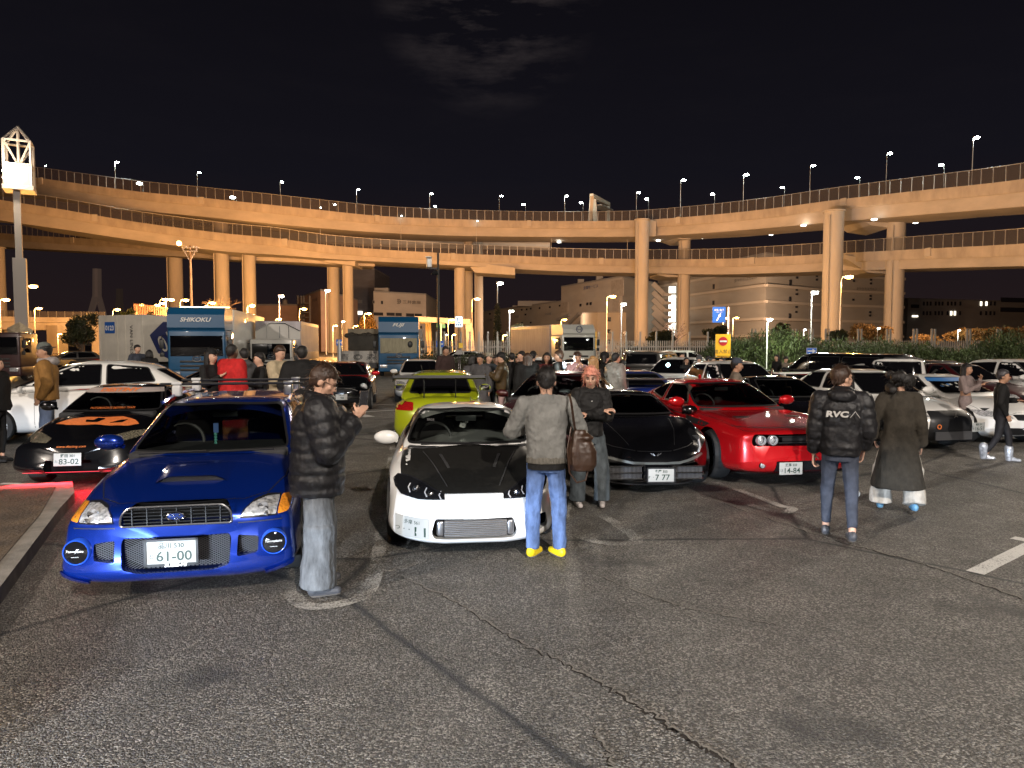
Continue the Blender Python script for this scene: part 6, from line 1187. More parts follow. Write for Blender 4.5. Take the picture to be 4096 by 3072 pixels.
far = [(SED, BLKP, 10.9, 17.5, 12), (SED, DRD, 13.2, 17.8, 14), (HAT, WH2, 15.0, 18.0, 14), (CPE, BLKP, 9.2, 25, 100), (VAN, BLKP, 9.3, 24, 200), (SED, GRY, 13.5, 27, 200), (SED, WH2, 17, 25, 170), (CPE, BLKP, 16.5, 22, 15), (VAN, GRY, 20, 28, 190), (SED, BLKP, 12, 31.5, 95), (SED, BLKP, 19.5, 23.5, 12), (HAT, BLKP, 22.5, 29, 185), (SED, BLKP, -26, 44, -60), (CPE, SLV, -24, 39, -70), (SED, BLKP, -21, 42, -80), (HAT, GRY, -31, 46, -50), (SED, BLKP, -17.5, 38, -75), (VAN, WH2, 9.8, 33.5, 92)]
names = ['black sedan parked right of the white sticker coupe', 'very dark red sedan parked near the right edge', 'white hatchback cut by the right edge', 'black coupe behind the white sedan under the hedge lamp', 'black van roof behind the cap wearing man', 'grey sedan behind the long white van', 'white sedan far right below the hedge', 'black low coupe behind the woman in grey', 'grey van far right below the hedge', 'black sedan side-on just before the bright green bush', 'black sedan at the far right edge', 'black hatchback at the far right by the hedge', 'black sedan far left below the dark tree', 'silver coupe far left beside the brown jacket man', 'black sedan left of the van line container', 'grey hatchback at the far left below the stone plinth', 'black sedan at the foot of the van line container', 'white van side-on below the blue arrow sign']
for (o, m_, X, Y, rz), nm in zip(far, names): dup(o, m_, X, Y, rz, nm, g_)
b = MB(); b.box((0, 0, 0), (.07, .03, .05)); 
# ================================================================ TRUCKS
TB = carpaint('truck_blue', (.006, .085, .20), 0, .4); TW = carpaint('truck_white', (.60, .58, .54)); ALS = mat('ribbed_aluminium', (.34, .31, .32), .45, .2, noise=.2, nscale=3, stretch=(1, 1, .3)); BOX = mat('container_white', (.62, .58, .50), .6, noise=.15, nscale=1.2)
CUR = mat('cab_curtain', (.34, .31, .22), .9, noise=.3, nscale=5, stretch=(3, 1, .4)); NAVY = mat('navy_print', (.02, .03, .12), .5)
def truck(label, X, Y, rz, W_, Ht, Lg, paint, box, top, ws=(1.42, 2.35), curtain=False, boxm=ALS, cabx=0, cabw=None, deflect=True, lower=None, ribs=True, name='box_truck'):
    r = empty(name, (X, Y, 0), R(rz), label, 'truck'); h = W_/2; cw = cabw or W_; ch = cw/2; zc = 2.62 if deflect else ws[1]+.25
    b = MB(); b.box((cabx, .95, (zc+.75)/2), (cw, 1.9, zc-.75), bev=.09); cab = b.build('cab', paint, r)
    b = MB(); b.box((cabx, .97, .55), (cw-.02, 1.86, .55), bev=.08); b.build('bumper', lower or paint, r)
    b = MB(); b.box((cabx, -.005, (ws[0]+ws[1])/2), (cw*.90, .05, ws[1]-ws[0]), bev=.02); w = b.build('windscreen', CUR if curtain else GLS, r)
    if curtain: b = MB(); b.ball((cabx+.7, -.03, ws[0]+.55), .16, 8, sc=(1, .3, 1.3)); b.build('cab_trinket', BLK, w)
    b = MB()
    for k in (-.35, .0, .35): plank(b, (cabx+k*cw, -.06, ws[0]+.02), (cabx+k*cw+.35, -.07, ws[0]+.10), .02, .02)
    b.build('wiper', BLK, w)
    for s in (-1, 1):
        b = MB(); b.box((cabx+s*(ch+.002), .75, (ws[0]+ws[1])/2+.02), (.02, .8, ws[1]-ws[0]-.15), bev=.008); b.build('side_window', GLS, r)
        b = MB(); b.box((cabx+s*(ch+.22), -.05, ws[0]+.55), (.2, .07, .42), bev=.03); b.box((cabx+s*(ch+.2), -.05, ws[0]+.08), (.2, .07, .2), bev=.03); b.tube([(cabx+s*ch, .1, ws[1]), (cabx+s*(ch+.22), -.02, ws[1]), (cabx+s*(ch+.22), -.02, ws[0])], .02, 6); b.build('wing_mirror', BLK, r)
        b = MB(); b.box((cabx+s*(ch-.32), -.02, .62), (.42, .05, .2), bev=.02); b.build('headlight', LMP, r)
        for yy in ((.95,)+((Lg-2.6, Lg-1.4) if Lg > 8 else (Lg-1.6,))): wheel(r, s*(h-.18), yy, .48, .28, 'ten', SILV, 0, s)
    b = MB()
    for z in (1.18, .98, .80): b.box((cabx, -.015, z), (cw*.58, .05, .10), bev=.01)
    b.build('grille', BLK, r); b = MB(); M_ = Matrix.Translation((cabx, -.03, 1.30)) @ Matrix.Rotation(PI/2, 4, 'X') @ Matrix.Diagonal((1.35, 1, 1, 1)); b.lathe([(.11, 0), (.14, 0), (.14, .03), (.11, .03)], 22, M_, close=True); b.box((cabx, -.04, 1.30), (.24, .02, .04)); b.build('badge', CHR, r)
    if deflect: 
        b = MB(); a = [(0.05, 2.62), (-.06, 2.72), (-.02, Ht-.35), (.22, Ht-.02), (1.9, Ht-.02), (1.9, 2.62)]; b.prism([(p[0], p[1]) for p in a], cw*.985, Matrix.Translation((cabx-cw*.4925, 0, 0)) @ Matrix(((0, 1, 0, 0), (1, 0, 0, 0), (0, 0, 1, 0), (0, 0, 0, 1)))); b.build('wind_deflector', top or paint, r, smooth=False)
    if box:
        b = MB(); b.box((0, 2.15+(Lg-2.15)/2, (Ht+1.05)/2), (W_, Lg-2.15, Ht-1.05), bev=.03); bx = b.build('cargo_box', boxm, r); b = MB()
        if ribs:
            n = int((Lg-2.2)/.12)
            for k in range(n):
                for s in (-1, 1): b.box((s*(h+.008), 2.2+k*.12, (Ht+1.3)/2), (.02, .04, Ht-1.7))
            b.build('corrugation', boxm, bx, smooth=False)
    b = MB(); b.box((0, Lg/2+.5, .85), (W_*.45, Lg-1.4, .28)); b.box((0, Lg-.06, .6), (W_*.9, .1, .3)); b.build('chassis', BLK, r, smooth=False)
    return r
def tlet(r, s, x, z, size, m, y=-.08, w=1, sh=0, rot=0, bold=0):
    b = MB(); put(b, Matrix.Translation((x, y, z)) @ Matrix.Rotation(rot, 4, 'Y'), 0, text_mesh(s, size, w=w, shear=sh, bold=bold)); return b.build('lettering', m, r, smooth=False)
t = truck('blue SHIKOKU truck with tall white box behind the crowd at left', -14.35, 32.4, 11, 2.49, 3.66, 12, TB, True, TB, boxm=TW, ribs=False); tlet(t, 'SHIKOKU', 0, 3.08, .20, WHT, -.075, 1.15, .3, bold=.03)
b = MB(); b.tube([(s_, 1.9, 3.74) for s_ in (-1.1, 1.1)], .03, 6); b.ball((.1, 1.6, 3.72), .09, 6); b.build('marker_lamp', emi('marker_amber', (1, .7, .3), 6), t)
t = truck('blue FUJI truck with curtained windscreen in the middle', -7.0, 44, 9, 2.49, 3.70, 12, TB, True, TB, curtain=True, boxm=TW, ribs=False); tlet(t, 'FUJI', 0, 3.14, .26, WHT, -.075, 1.5, .35, bold=.03)
t = truck('white wing-body truck with angled gable front next to the SHIKOKU truck', -13.0, 38.4, 8, 2.49, 3.30, 10, TW, True, None, ws=(1.15, 2.0), deflect=False, cabw=2.2, boxm=ALS); b = MB(); b.prism([(-1.24, 2.25), (1.24, 2.25), (1.24, 2.75), (.35, 3.22), (-.45, 3.22), (-1.24, 2.75)], .05, Matrix.Translation((0, 2.08, 0))); g2 = b.build('gable_panel', TW, t, smooth=False); b = MB(); pp = [(-1.24, 2.02, 2.72), (-.42, 2.02, 3.16), (.38, 2.02, 3.16), (1.24, 2.02, 2.72)]; [plank(b, p, q_, .05, .05) for p, q_ in zip(pp, pp[1:])]; [plank(b, (x, 2.03, 2.3), (x, 2.03, 3.0), .02, .03) for x in (-.6, .1, .6)]; b.build('gable_ribs', CHR, g2, smooth=False)
t = truck('white and blue truck with a ribbed silver box near the fence', 4.45, 47.5, 20, 2.40, 3.32, 10, TW, True, TW, boxm=ALS, lower=TB, ws=(1.55, 2.45)); b = MB(); M_ = Matrix.Translation((0, -.07, 2.98)) @ Matrix.Rotation(PI/2, 4, 'X'); b.lathe([(.19, 0), (.23, 0), (.23, .02), (.19, .02)], 22, M_, close=True); [plank(b, (x0, -.085, z0), (x1, -.085, z1), .04, .01) for x0, z0, x1, z1 in ((-.13, 3.07, -.10, 2.9), (-.10, 2.9, 0, 2.98), (0, 2.98, .10, 2.9), (.10, 2.9, .13, 3.07))]; b.build('round_emblem', NAVY, t)
# tarpaulin flatbed seen from the front with the lettered board
r = empty('tarpaulin_truck', (-9.9, 45.5, 0), R(4), 'dark tarpaulin covered truck with a lettered white headboard', 'truck'); b = MB(); b.box((0, 1.2, 1.15), (2.4, .15, .8)); bo = b.build('headboard', mat('headboard_white', (.5, .48, .44), .6, noise=.3, nscale=2), r, smooth=False); tlet(bo, '青 ◎ 森', -.1, 1.15, .42, TXT, 1.11, 1.6)
b = MB(); b.box((.25, 2.0, 2.05), (2.1, 1.2, 1.0), bev=.05); b.build('tarpaulin_load', mat('tarpaulin', (.045, .04, .03), .7, noise=.4, nscale=2, bump=.6, bscale=4), r); b = MB(); b.box((.25, 2.3, 2.8), (2.3, .6, .42), bev=.02); b.build('upper_board', mat('weathered_board', (.30, .26, .19), .8, noise=.4, nscale=3), r); b = MB()
for k in range(9): x = -.85+k*.27; b.ball((x, 1.7, 2.55+.06*math.sin(k*1.7)), .22, 7, sc=(1.1, .8, .75))
b.build('rolled_canvas', MAT['tarpaulin'], r); b = MB(); b.box((0, 4.5, .9), (2.2, 6.5, .3)); b.box((0, .9, .6), (2.3, .5, .35)); b.build('chassis', BLK, r, smooth=False)
for s in (-1, 1): wheel(r, s*1.05, 1.6, .48, .28, 'ten', SILV, 0, s); wheel(r, s*1.05, 6, .48, .28, 'ten', SILV, 0, s)
# van line container truck seen from the rear corner
r = empty('container_truck', (0, 0, 0), 0, 'grey white VAN LINES container with blue 0123 panel at left', 'truck'); a = P(394, 1262, 39.5); c_ = P(570, 1262, 38.2); W_ = c_.x-a.x; d = Vector((c_.x-a.x, -1.3, 0)).normalized(); rz = math.atan2(d.y, d.x); r.location = (a.x, 39.5, 0); r.rotation_euler = (0, 0, rz); Wd = (Vector((c_.x, 38.2, 0))-Vector((a.x, 39.5, 0))).length; zt = a.z
b = MB(); b.box((Wd/2, 2.9, (zt+1.0)/2), (Wd, 5.8, zt-1.0), bev=.03); bx = b.build('container', BOX, r); b = MB()
for x in (.06, Wd*.42, Wd*.60, Wd-.06): b.box((x, -.015, (zt+1)/2), (.06, .04, zt-1.1))
b.build('door_bars', BOX, bx, smooth=False); b = MB(); b.box((Wd*.26, -.02, zt-.68), (.75, .02, .62)); pa = b.build('blue_panel', mat('panel_blue', (.02, .10, .38), .5), bx, smooth=False); tlet(pa, '0123', Wd*.26, zt-.70, .27, WHT, -.035, .95, bold=.03); tlet(bx, 'VAN LINES', Wd*.75, zt-1.35, .22, TXT, -.03, 1.05, 0, PI/2)
# big navy logo panel on the side
b = MB(); hx = [(.4, zt-1.1), (1.3, zt-.35), (2.5, zt-.35), (3.2, zt-.9), (3.2, 1.4), (1.6, 1.15), (.9, 1.5)]; T = Matrix.Translation((Wd+.012, 0, 0)) @ Matrix.Rotation(PI/2, 4, 'Z'); b.prism(hx, -.01, T); lp_ = b.build('logo_panel', NAVY, bx, smooth=False); b = MB(); put(b, T @ Matrix.Translation((1.9, -.02, (zt+1)/2+.1)) @ Matrix.Rotation(R(-30), 4, 'Y'), 0, text_mesh('0123', .95, w=.8)); b.build('lettering', BOX, lp_, smooth=False)
b = MB(); b.box((Wd/2, 3.4, .8), (Wd*.6, 7, .3)); b.box((Wd/2, 6.6, 1.6), (Wd*.95, 1.4, 1.9), bev=.08); b.build('chassis', BLK, r)
for s in (0, 1): wheel(r, s*Wd+(.15 if s == 0 else -.15), 1.4, .45, .26, 'ten', SILV, 0, 1 if s else -1); wheel(r, s*Wd+(.15 if s == 0 else -.15), 6.4, .45, .26, 'ten', SILV, 0, 1 if s else -1)
t = truck('dark truck front cut by the far left edge', -27.3, 37.6, 8, 2.4, 2.75, 8, carpaint('truck_maroon', (.05, .02, .02)), False, None, deflect=False, name='dark_truck')
# ================================================================ PEOPLE (local: facing -y at yaw 0)
CL = bpy.data.textures.new('cloth_folds', 'CLOUDS'); CL.noise_scale = .16; CL.noise_depth = 2
CL2 = bpy.data.textures.new('fine_folds', 'CLOUDS'); CL2.noise_scale = .07; CL2.noise_depth = 1
def blob(b, p, q, r0, r1, n=10):
    """closed tapered capsule"""
    p, q = Vector(p), Vector(q); d = q-p; L = max(d.length, 1e-4); d.normalize(); pts, rs = [], []
    for k in range(4): a = PI/2*(k+.25)/4; pts.append(p-d*r0*math.cos(a)); rs.append(r0*math.sin(a))
    pts += [p, q]; rs += [r0, r1]
    for k in range(4): a = PI/2*(3.75-k)/4; pts.append(q+d*r1*math.cos(a)); rs.append(r1*math.sin(a))
    b.tube(pts, rs, n)
def ring_stack(b, secs, n=20):
    """secs: (x, y, z, rx, ry)"""
    k0 = len(b.v)
    for x, y, z, rx, ry in secs:
        for k in range(n): a = 2*PI*k/n; b.v.append((x+sgp(math.cos(a), .85)*rx, y+sgp(math.sin(a), .85)*ry, z))
    m = len(secs)
    for i in range(m-1):
        for k in range(n): k2 = (k+1) % n; b.f.append((k0+i*n+k, k0+i*n+k2, k0+(i+1)*n+k2, k0+(i+1)*n+k)); b.m.append(0)
    b.f += [tuple(k0+k for k in range(n))[::-1], tuple(k0+(m-1)*n+k for k in range(n))]; b.m += [0, 0]
def remesh(o, vox, disp=0, tex=None, smooth=3):
    m = o.modifiers.new('surface', 'REMESH'); m.mode = 'VOXEL'; m.voxel_size = vox; m.use_smooth_shade = True
    if smooth: s = o.modifiers.new('smooth', 'SMOOTH'); s.factor = .5; s.iterations = smooth
    if disp: d = o.modifiers.new('folds', 'DISPLACE'); d.texture = tex or CL; d.strength = disp; d.mid_level = .5; d.texture_coords = 'LOCAL'
    return o
def hand(b, w, d, up, sd, curl=.6, sc=1):
    """palm + four fingers of different length + thumb from the palm's side; w wrist, d pointing direction, up = back of the hand"""
    w, d = Vector(w), Vector(d).normalized(); up = Vector(up); up = (up-d*up.dot(d)).normalized(); s = d.cross(up)*sd
    for k in (-1, 0, 1): blob(b, w+s*k*.020*sc, w+d*.085*sc+s*k*.026*sc, .014*sc, .013*sc, 8)
    for k, l in zip((-1.5, -.5, .5, 1.5), (.062, .074, .080, .070)):
        p = w+d*.092*sc+s*k*.0205*sc; a = 0; 
        for j, f in enumerate((.45, .32, .23)):
            a += curl*(.5+.35*j); q = p+(d*math.cos(a)-up*math.sin(a))*l*f*sc; blob(b, p, q, (.0098-.001*j)*sc, (.0092-.001*j)*sc, 8); p = q
    p = w+d*.025*sc+s*.030*sc; q = p+(d*.55+s*.7-up*.35).normalized()*.042*sc; blob(b, p, q, .0125*sc, .0105*sc, 8); blob(b, q, q+(d*.9+s*.15-up*.35*(1+curl)).normalized()*.036*sc, .0105*sc, .009*sc, 8)
SK = {'l': mat('skin_light', (.56, .33, .23), .5, noise=.08, nscale=20), 'm': mat('skin_medium', (.42, .23, .145), .5, noise=.08, nscale=20), 'd': mat('skin_dark', (.10, .05, .03), .5)}
def cloth(name, c, rough=.85, noise=.3, nscale=14, bump=.8, bscale=9, **k):
    k.setdefault('stretch', (1, 1, .7)); return mat('cloth_'+name, c, rough, noise=noise, nscale=nscale, bump=bump, bscale=bscale, dist=.035, spec=.3, **k)
HB = mat('hair_black', (.010, .008, .007), .6, noise=.4, nscale=60, bump=.7, bscale=90, dist=.006, stretch=(1, 1, .25)); HBR = mat('hair_brown', (.045, .022, .012), .5, noise=.4, nscale=60, bump=.7, bscale=90, dist=.006, stretch=(1, 1, .25)); HPK = mat('hair_pink', (.80, .34, .24), .5, noise=.45, nscale=35, bump=.8, bscale=70, dist=.006, stretch=(1, 1, .3)); HBL = mat('hair_blonde', (.42, .24, .10), .5, noise=.4, nscale=60, stretch=(1, 1, .2))
BK = cloth('black', (.009, .0085, .0085), .8); BKP = mat('puffer_black_nylon', (.011, .0105, .012), .5, noise=.3, nscale=8, bump=.7, bscale=13, dist=.02, spec=.35)
SOL = mat('sole_rubber', (.11, .10, .09), .8)
EYE = mat('eye_dark', (.01, .008, .006), .2); LIP = mat('lip', (.40, .13, .10), .5)
ARMS = {  # elbow, wrist relative to the shoulder line, for the +x side; mirrored for -x
 'down': ((.075, .03, -.30), (.085, -.05, -.55)), 'pocket': ((.10, .05, -.28), (.03, -.07, -.50)), 'phone': ((.06, -.10, -.27), (-.08, -.33, -.12)), 'high': ((.07, -.16, -.20), (-.08, -.34, .06)),
 'cross': ((.06, -.06, -.27), (-.20, -.22, -.20)), 'elbow': ((.13, -.06, -.25), (-.02, -.27, -.24)), 'chin': ((.06, -.14, -.22), (-.09, -.26, .0))}
def person(u, vtop, Y, yaw, label, h=1.72, sex='m', skin='l', hair='short', hm=None, top=BK, bot=None, shoes=None, arms=('down', 'down'), puff=0, coat=0, wide=0, hy=0, hp=0, near=0, stride=0, fat=0, hem=.86, hat=None, hatm=None, z0=None, bare=0, group=None, hood=0, short=0, boots=0, bend=0, footyaw=0, legs=1, X=None, capback=0):
    p = P(u, vtop, Y); x0 = p.x if X is None else X; zz_ = 0; h = max(1.48, min(1.93, p.z)) if z0 is None else h
    r = empty('person', (x0, Y, zz_), R(yaw), label, 'person', group); s = h/1.75; r.scale = (s, s, s); vox = {0: .028, 1: .016, 2: .009}[near]
    sw = .195 if sex == 'm' else .165; bot = bot or BK; bd = MB(); sh = Vector((0, .0, 1.435)); lean = Vector((0, -bend, 0)); hips = .95
    hc = Vector((0, -.02-bend*1.3, 1.625)); HM = Matrix.Translation(hc) @ Matrix.Rotation(R(hy), 4, 'Z') @ Matrix.Rotation(R(hp), 4, 'X')
    # limbs
    E, Wr, S_ = {}, {}, {}
    for sd, a in zip((-1, 1), arms):
        e, w = ARMS[a] if isinstance(a, str) else a; S_[sd] = Vector((sd*sw, 0, 1.41))+lean; E[sd] = S_[sd]+Vector((sd*e[0], e[1], e[2])); Wr[sd] = S_[sd]+Vector((sd*w[0], w[1], w[2]))
    K, A = {}, {}
    for sd in (-1, 1): f = sd*stride; ex = wide*.9+.012; K[sd] = Vector((sd*(.095+ex), -.02-f*.5-(.03 if stride else 0), .50)); A[sd] = Vector((sd*(.10+ex*1.1), -f*1.0+(.05 if f < 0 else 0), .09+(.04 if f < -.05 else 0)))
    # body: one continuous surface
    ring_stack(bd, [(0, 0, .88, .14, .10), (0, 0, .98, .15, .105), (0, lean.y*.3, 1.10, .125, .09), (0, lean.y*.7, 1.25, .145, .10), (0, lean.y, 1.38, .15, .10), (0, lean.y, 1.44, .09, .07)], 16); blob(bd, sh+lean+Vector((0, .01, 0)), hc+Vector((0, .02, -.06)), .056, .054)
    for sd in (-1, 1):
        blob(bd, S_[sd], E[sd], .048, .036); blob(bd, E[sd], Wr[sd], .036, .026); blob(bd, (sd*.08, 0, .92), K[sd], .078, .055); blob(bd, K[sd], A[sd], .052, .036); blob(bd, A[sd], A[sd]+Vector((0, -.06, -.05)), .026, .018)
        dd = (Wr[sd]-E[sd]).normalized()
        if near or arms[0] != 'pocket': 
            if near: hand(bd, Wr[sd]+dd*.01, dd, (Vector((0, -.3, 1)) if abs(dd.z) < .6 else Vector((sd, -.2, 0))), -sd if abs(dd.z) < .6 else sd, .85 if near > 1 else .5, 1.0)
            else: blob(bd, Wr[sd], Wr[sd]+dd*.12, .034, .024, 8)
    hd = MB(); hd.ball((0, .012, .025), .1, 14, sc=(.80, 1.02, 1.05)); hd.ball((0, -.020, -.035), .078, 12, sc=(.82, .95, 1.05)); hd.ball((0, -.045, -.078), .042, 10, sc=(1.05, .9, .85)); blob(hd, (0, -.088, .012), (0, -.110, -.022), .009, .0145, 8); hd.ball((0, -.080, .030), .03, 8, sc=(1.7, .5, .45)); hd.ball((0, -.088, -.052), .02, 8, sc=(1.2, .6, .5))
    for sd in (-1, 1): hd.ball((sd*.080, .012, -.008), .028, 8, sc=(.4, .8, 1.15)); hd.ball((sd*.042, -.062, -.018), .024, 8)
    put(bd, HM, 0, hd); remesh(bd.build('body', SK[skin], r), vox, 0, smooth=2 if near > 1 else 2)
    # face details
    if abs(((yaw+hy+180) % 360)-180) < 125 and (near or Y < 26):
        b = MB()
        for sd in (-1, 1): put(b, HM, 0, MB().ball((sd*.031, -.0895, .008), .0105, 6, sc=(1.25, .45, .6))); put(b, HM, 0, MB().ball((sd*.032, -.092, .030), .017, 6, sc=(1.15, .4, .22)))
        b.build('eyes', EYE, r); b = MB(); put(b, HM, 0, MB().ball((0, -.103, -.055), .021, 6, sc=(1.1, .35, .25))); b.build('mouth', LIP, r)
    # hair
    hm = hm or HB; b = MB(); rr = .108
    def cap(zc=.0, back=.0, rad=rr, cut=.02, fr=-.055):
        pts = []; n, m = 22, 12
        hb = MB(); hb.ball((0, .014+back, .034+zc), rad, 14, sc=(.84, 1.02, 1.02)); return hb
    hs = cap()
    if hair in ('short', 'spiky', 'pink', 'bun'):
        for k in range(26 if near else 10):
            a = k*2.4; q = .35+.65*((k*.37) % 1); hs.ball((.075*math.cos(a)*q, .014+.085*math.sin(a)*q, .052+.068*(1-q*q)), .034 if near else .042, 6, sc=(1, 1, .8))
        hs.ball((0, .065, -.01), .065, 8, sc=(1.05, .7, 1.0))
        if hair == 'pink':
            for sd in (-1, 1): hs.ball((sd*.075, .0, .0), .045, 8, sc=(.6, 1.2, 1.3)); hs.ball((sd*.03, -.085, .062), .038, 8, sc=(1.2, .6, .75)); hs.ball((sd*.078, .05, -.045), .045, 8, sc=(.5, .8, 1.2))
    if hair in ('long', 'bob'):
        l = -.30 if hair == 'long' else -.10
        for sd in (-1, 0, 1): blob(hs, (sd*.055, .055, .03), (sd*.085, .085 if sd == 0 else .06, l), .062, .045 if hair == 'long' else .05)
        for sd in (-1, 1): blob(hs, (sd*.075, .0, .05), (sd*.088, .0, l*.6), .035, .028)
    if hair == 'big':
        for k in range(24): a = k*2.4; q = ((k*.37) % 1); hs.ball((.115*math.cos(a), .03+.11*math.sin(a) if math.sin(a) > -.5 else -.02, .08-.19*q), .06, 6)
    hx = MB(); [hx.v.append(tuple(v)) for v in hs.v]; hx.f = hs.f; hx.m = hs.m; b = MB(); put(b, HM, 0, hx)
    # carve the face: push hair vertices back behind the face plane
    inv = HM.inverted(); nv = []
    for v in b.v:
        q = inv @ Vector(v)
        if q.z < .055 and q.y < -.01-(.0 if hair != 'pink' else .0): q.y = max(q.y, -.012); q.x *= .97
        nv.append(tuple(HM @ q))
    b.v = nv
    if hat != 'hijab': remesh(b.build('hair', hm, r), .012 if near else .022, .012 if near else .006, CL2, 1)
    if near and hat is None and hair != 'none':
        b = MB(); rs_ = random.Random(7); lh = {'short': .035, 'pink': .035, 'big': .05, 'long': .06, 'bob': .05, 'bun': .02}[hair]
        src = [Vector(v) for v in nv]
        for _ in range(900 if near > 1 else 400):
            p_ = src[rs_.randrange(len(src))]; q_ = inv @ p_; o_ = Vector((q_.x, q_.y-.01, q_.z-.03)).normalized()
            if q_.z < -.02 and q_.y < .02: continue
            dn = (o_*.55+Vector((rs_.gauss(0, .35), rs_.gauss(0, .35)-.1*(q_.y < 0), -.7))).normalized(); s0 = q_+o_*.006; s1 = s0+(o_*.5+dn*.6)*lh*.6; s2 = s1+dn*lh*.8; w_ = dn.cross(o_).normalized()*.0022; k_ = len(b.v)
            b.v += [tuple(HM @ c__) for c__ in (s0-w_, s0+w_, s1-w_, s1+w_, s2)]; b.f += [(k_, k_+1, k_+3, k_+2), (k_+2, k_+3, k_+4)]; b.m += [0, 0]
        b.build('hair_strands', hm, r, smooth=False)
    if hat:
        b = MB(); t = MB()
        if hat == 'cap': t.lathe([(.001, .128), (.05, .12), (.088, .085), (.103, .03), (.102, .018)], 18, Matrix.Translation((0, .01, .03)) @ Matrix.Diagonal((.88, 1.05, 1, 1))); t.ball((0, .12 if capback else -.125, .052), .075, 10, sc=(.95, .95, .12))
        else: t.ball((0, .014, .055), .118, 12, sc=(.88, 1.04, .98)); t.lathe([(.104, 0), (.114, .0), (.114, .045), (.104, .045)], 18, Matrix.Translation((0, .012, .018)) @ Matrix.Diagonal((.88, 1.04, 1, 1)), close=True)
        put(b, HM, 0, t); b.build('cap' if hat == 'cap' else 'beanie', hatm or BK, r)
    # top
    b = MB(); f = fat+(.05 if puff else .015); z1 = hem; n = 20 if puff else 8; secs = []
    for k in range(n+1):
        t = k/n; z = lerp(z1, 1.44, t); base_x = curve([(.3, .19), (.85, .150), (1.1, .125 if sex == 'f' else .145), (1.3, .165), (1.40, .165), (1.46, .075)])(z); base_y = curve([(.3, .16), (.85, .12), (1.1, .11), (1.3, .125), (1.40, .105), (1.46, .07)])(z); m_ = 1+(.055*abs(math.sin(t*PI*puff))-.03 if puff else 0)
        if sex == 'f': base_x *= .92; base_y *= .95
        if coat and z < 1.0: base_x += (1.0-z)*coat; base_y += (1.0-z)*coat*.8
        if puff and z < z1+.07: m_ *= .93
        secs.append((0, lean.y*sm((z-.9)/.5), z, (base_x+f)*m_, (base_y+f*.9)*m_))
    ring_stack(b, secs, 24)
    for sd in (-1, 1):
        a, e, w = S_[sd], E[sd], Wr[sd]; ra, re, rw = .072+f*.6, .055+f*.55, .040+f*.45+coat*.1; sg = 6 if puff else 2; e2 = e+(w-e)*(.93)
        if short: blob(b, a, a.lerp(e, .65), ra, re); continue
        if puff:
            pts, rs = [], []
            for (p_, q_, r0, r1) in ((a, e, ra, re), (e, e2, re, rw)):
                for k in range(12): t = k/12; pts.append(p_.lerp(q_, t)); rs.append(lerp(r0, r1, t)*(1+.10*abs(math.sin(t*PI*3.0))-.05))
            pts.append(e2); rs.append(rw*.8); b.tube(pts, rs, 14); blob(b, a, a+(e-a)*.05, ra, ra); blob(b, e, e+(w-e)*.02, re*1.02, re)
        else: blob(b, a, e, ra, re); blob(b, e, e2, re, rw)
        blob(b, Vector((sd*.05, lean.y, 1.44)), a, .06+f*.4, ra*.95)
    if hood or puff: b.lathe([(.065+f*.3, -.02), (.095+f*.3, .0), (.092+f*.3, .07), (.07+f*.2, .10), (.06, .06)], 18, Matrix.Translation((0, lean.y+.01, 1.45)) @ Matrix.Rotation(R(12), 4, 'X'), close=True)
    if hood: b.ball((0, .10+lean.y, 1.46), .12, 10, sc=(1.1, .75, .6))
    else: b.lathe([(.06, -.03), (.088, -.02), (.078, .045), (.062, .05)], 16, Matrix.Translation((0, lean.y+.005, 1.46)) @ Matrix.Rotation(R(10), 4, 'X'), close=True)
    to = remesh(b.build('jacket' if (puff or coat or hood or near) else 'top', top, r), vox*1.1, .022 if not puff else .016, CL if near < 2 else CL2, 2)
    # trousers
    b = MB(); ring_stack(b, [(0, 0, .80, .155, .115), (0, 0, .90, .165+fat*.5, .125), (0, 0, 1.0, .150+fat*.5, .11), (0, 0, 1.04, .145, .105)], 18)
    for sd in (-1, 1):
        k, a = K[sd], A[sd]; w = wide
        if bare: blob(b, (sd*.085, 0, .90), k.lerp(Vector((sd*.085, 0, .9)), .2), .095, .085); continue
        blob(b, (sd*.083, 0, .88), k, .092+w*.25, .066+w*.75); pts = [k, k.lerp(a, .5), a+Vector((0, 0, -.01 if w else .04))]; b.tube([k+Vector((0, 0, .05))]+pts, [.066+w*.75, .066+w*.75, .055+w*.95, .046+w*1.25], 14)
    remesh(b.build('trousers' if not bare else 'shorts', bot, r), vox*1.1, .028 if wide else .014, CL, 2)
    # shoes
    if legs:
        for sd in (-1, 1):
            b = MB(); a = A[sd]; q = Matrix.Translation(a) @ Matrix.Rotation(R(footyaw*sd+sd*-8), 4, 'Z'); t = MB(); t.ball((0, .03, -.035), .05, 8, sc=(.85, 1.1, 1.0)); blob(t, (0, .02, -.05), (0, -.14, -.058), .040, .034); blob(t, (0, .0, -.02), (0, -.08, -.05), .042, .036)
            if boots: blob(t, (0, .02, -.04), (0, .03, .16), .062, .078)
            t.v = [(x, y, max(z, -.086)) for x, y, z in t.v]; put(b, q, 0, t); o = b.build('shoe', shoes or BK, r)
            if near: b = MB(); t = MB(); blob(t, (0, .015, -.08), (0, -.135, -.08), .044, .038); t.v = [(x, y, -.080+(z+.08)*.22) for x, y, z in t.v]; put(b, q, 0, t); b.build('sole', SOL, o)
    return r, HM, to
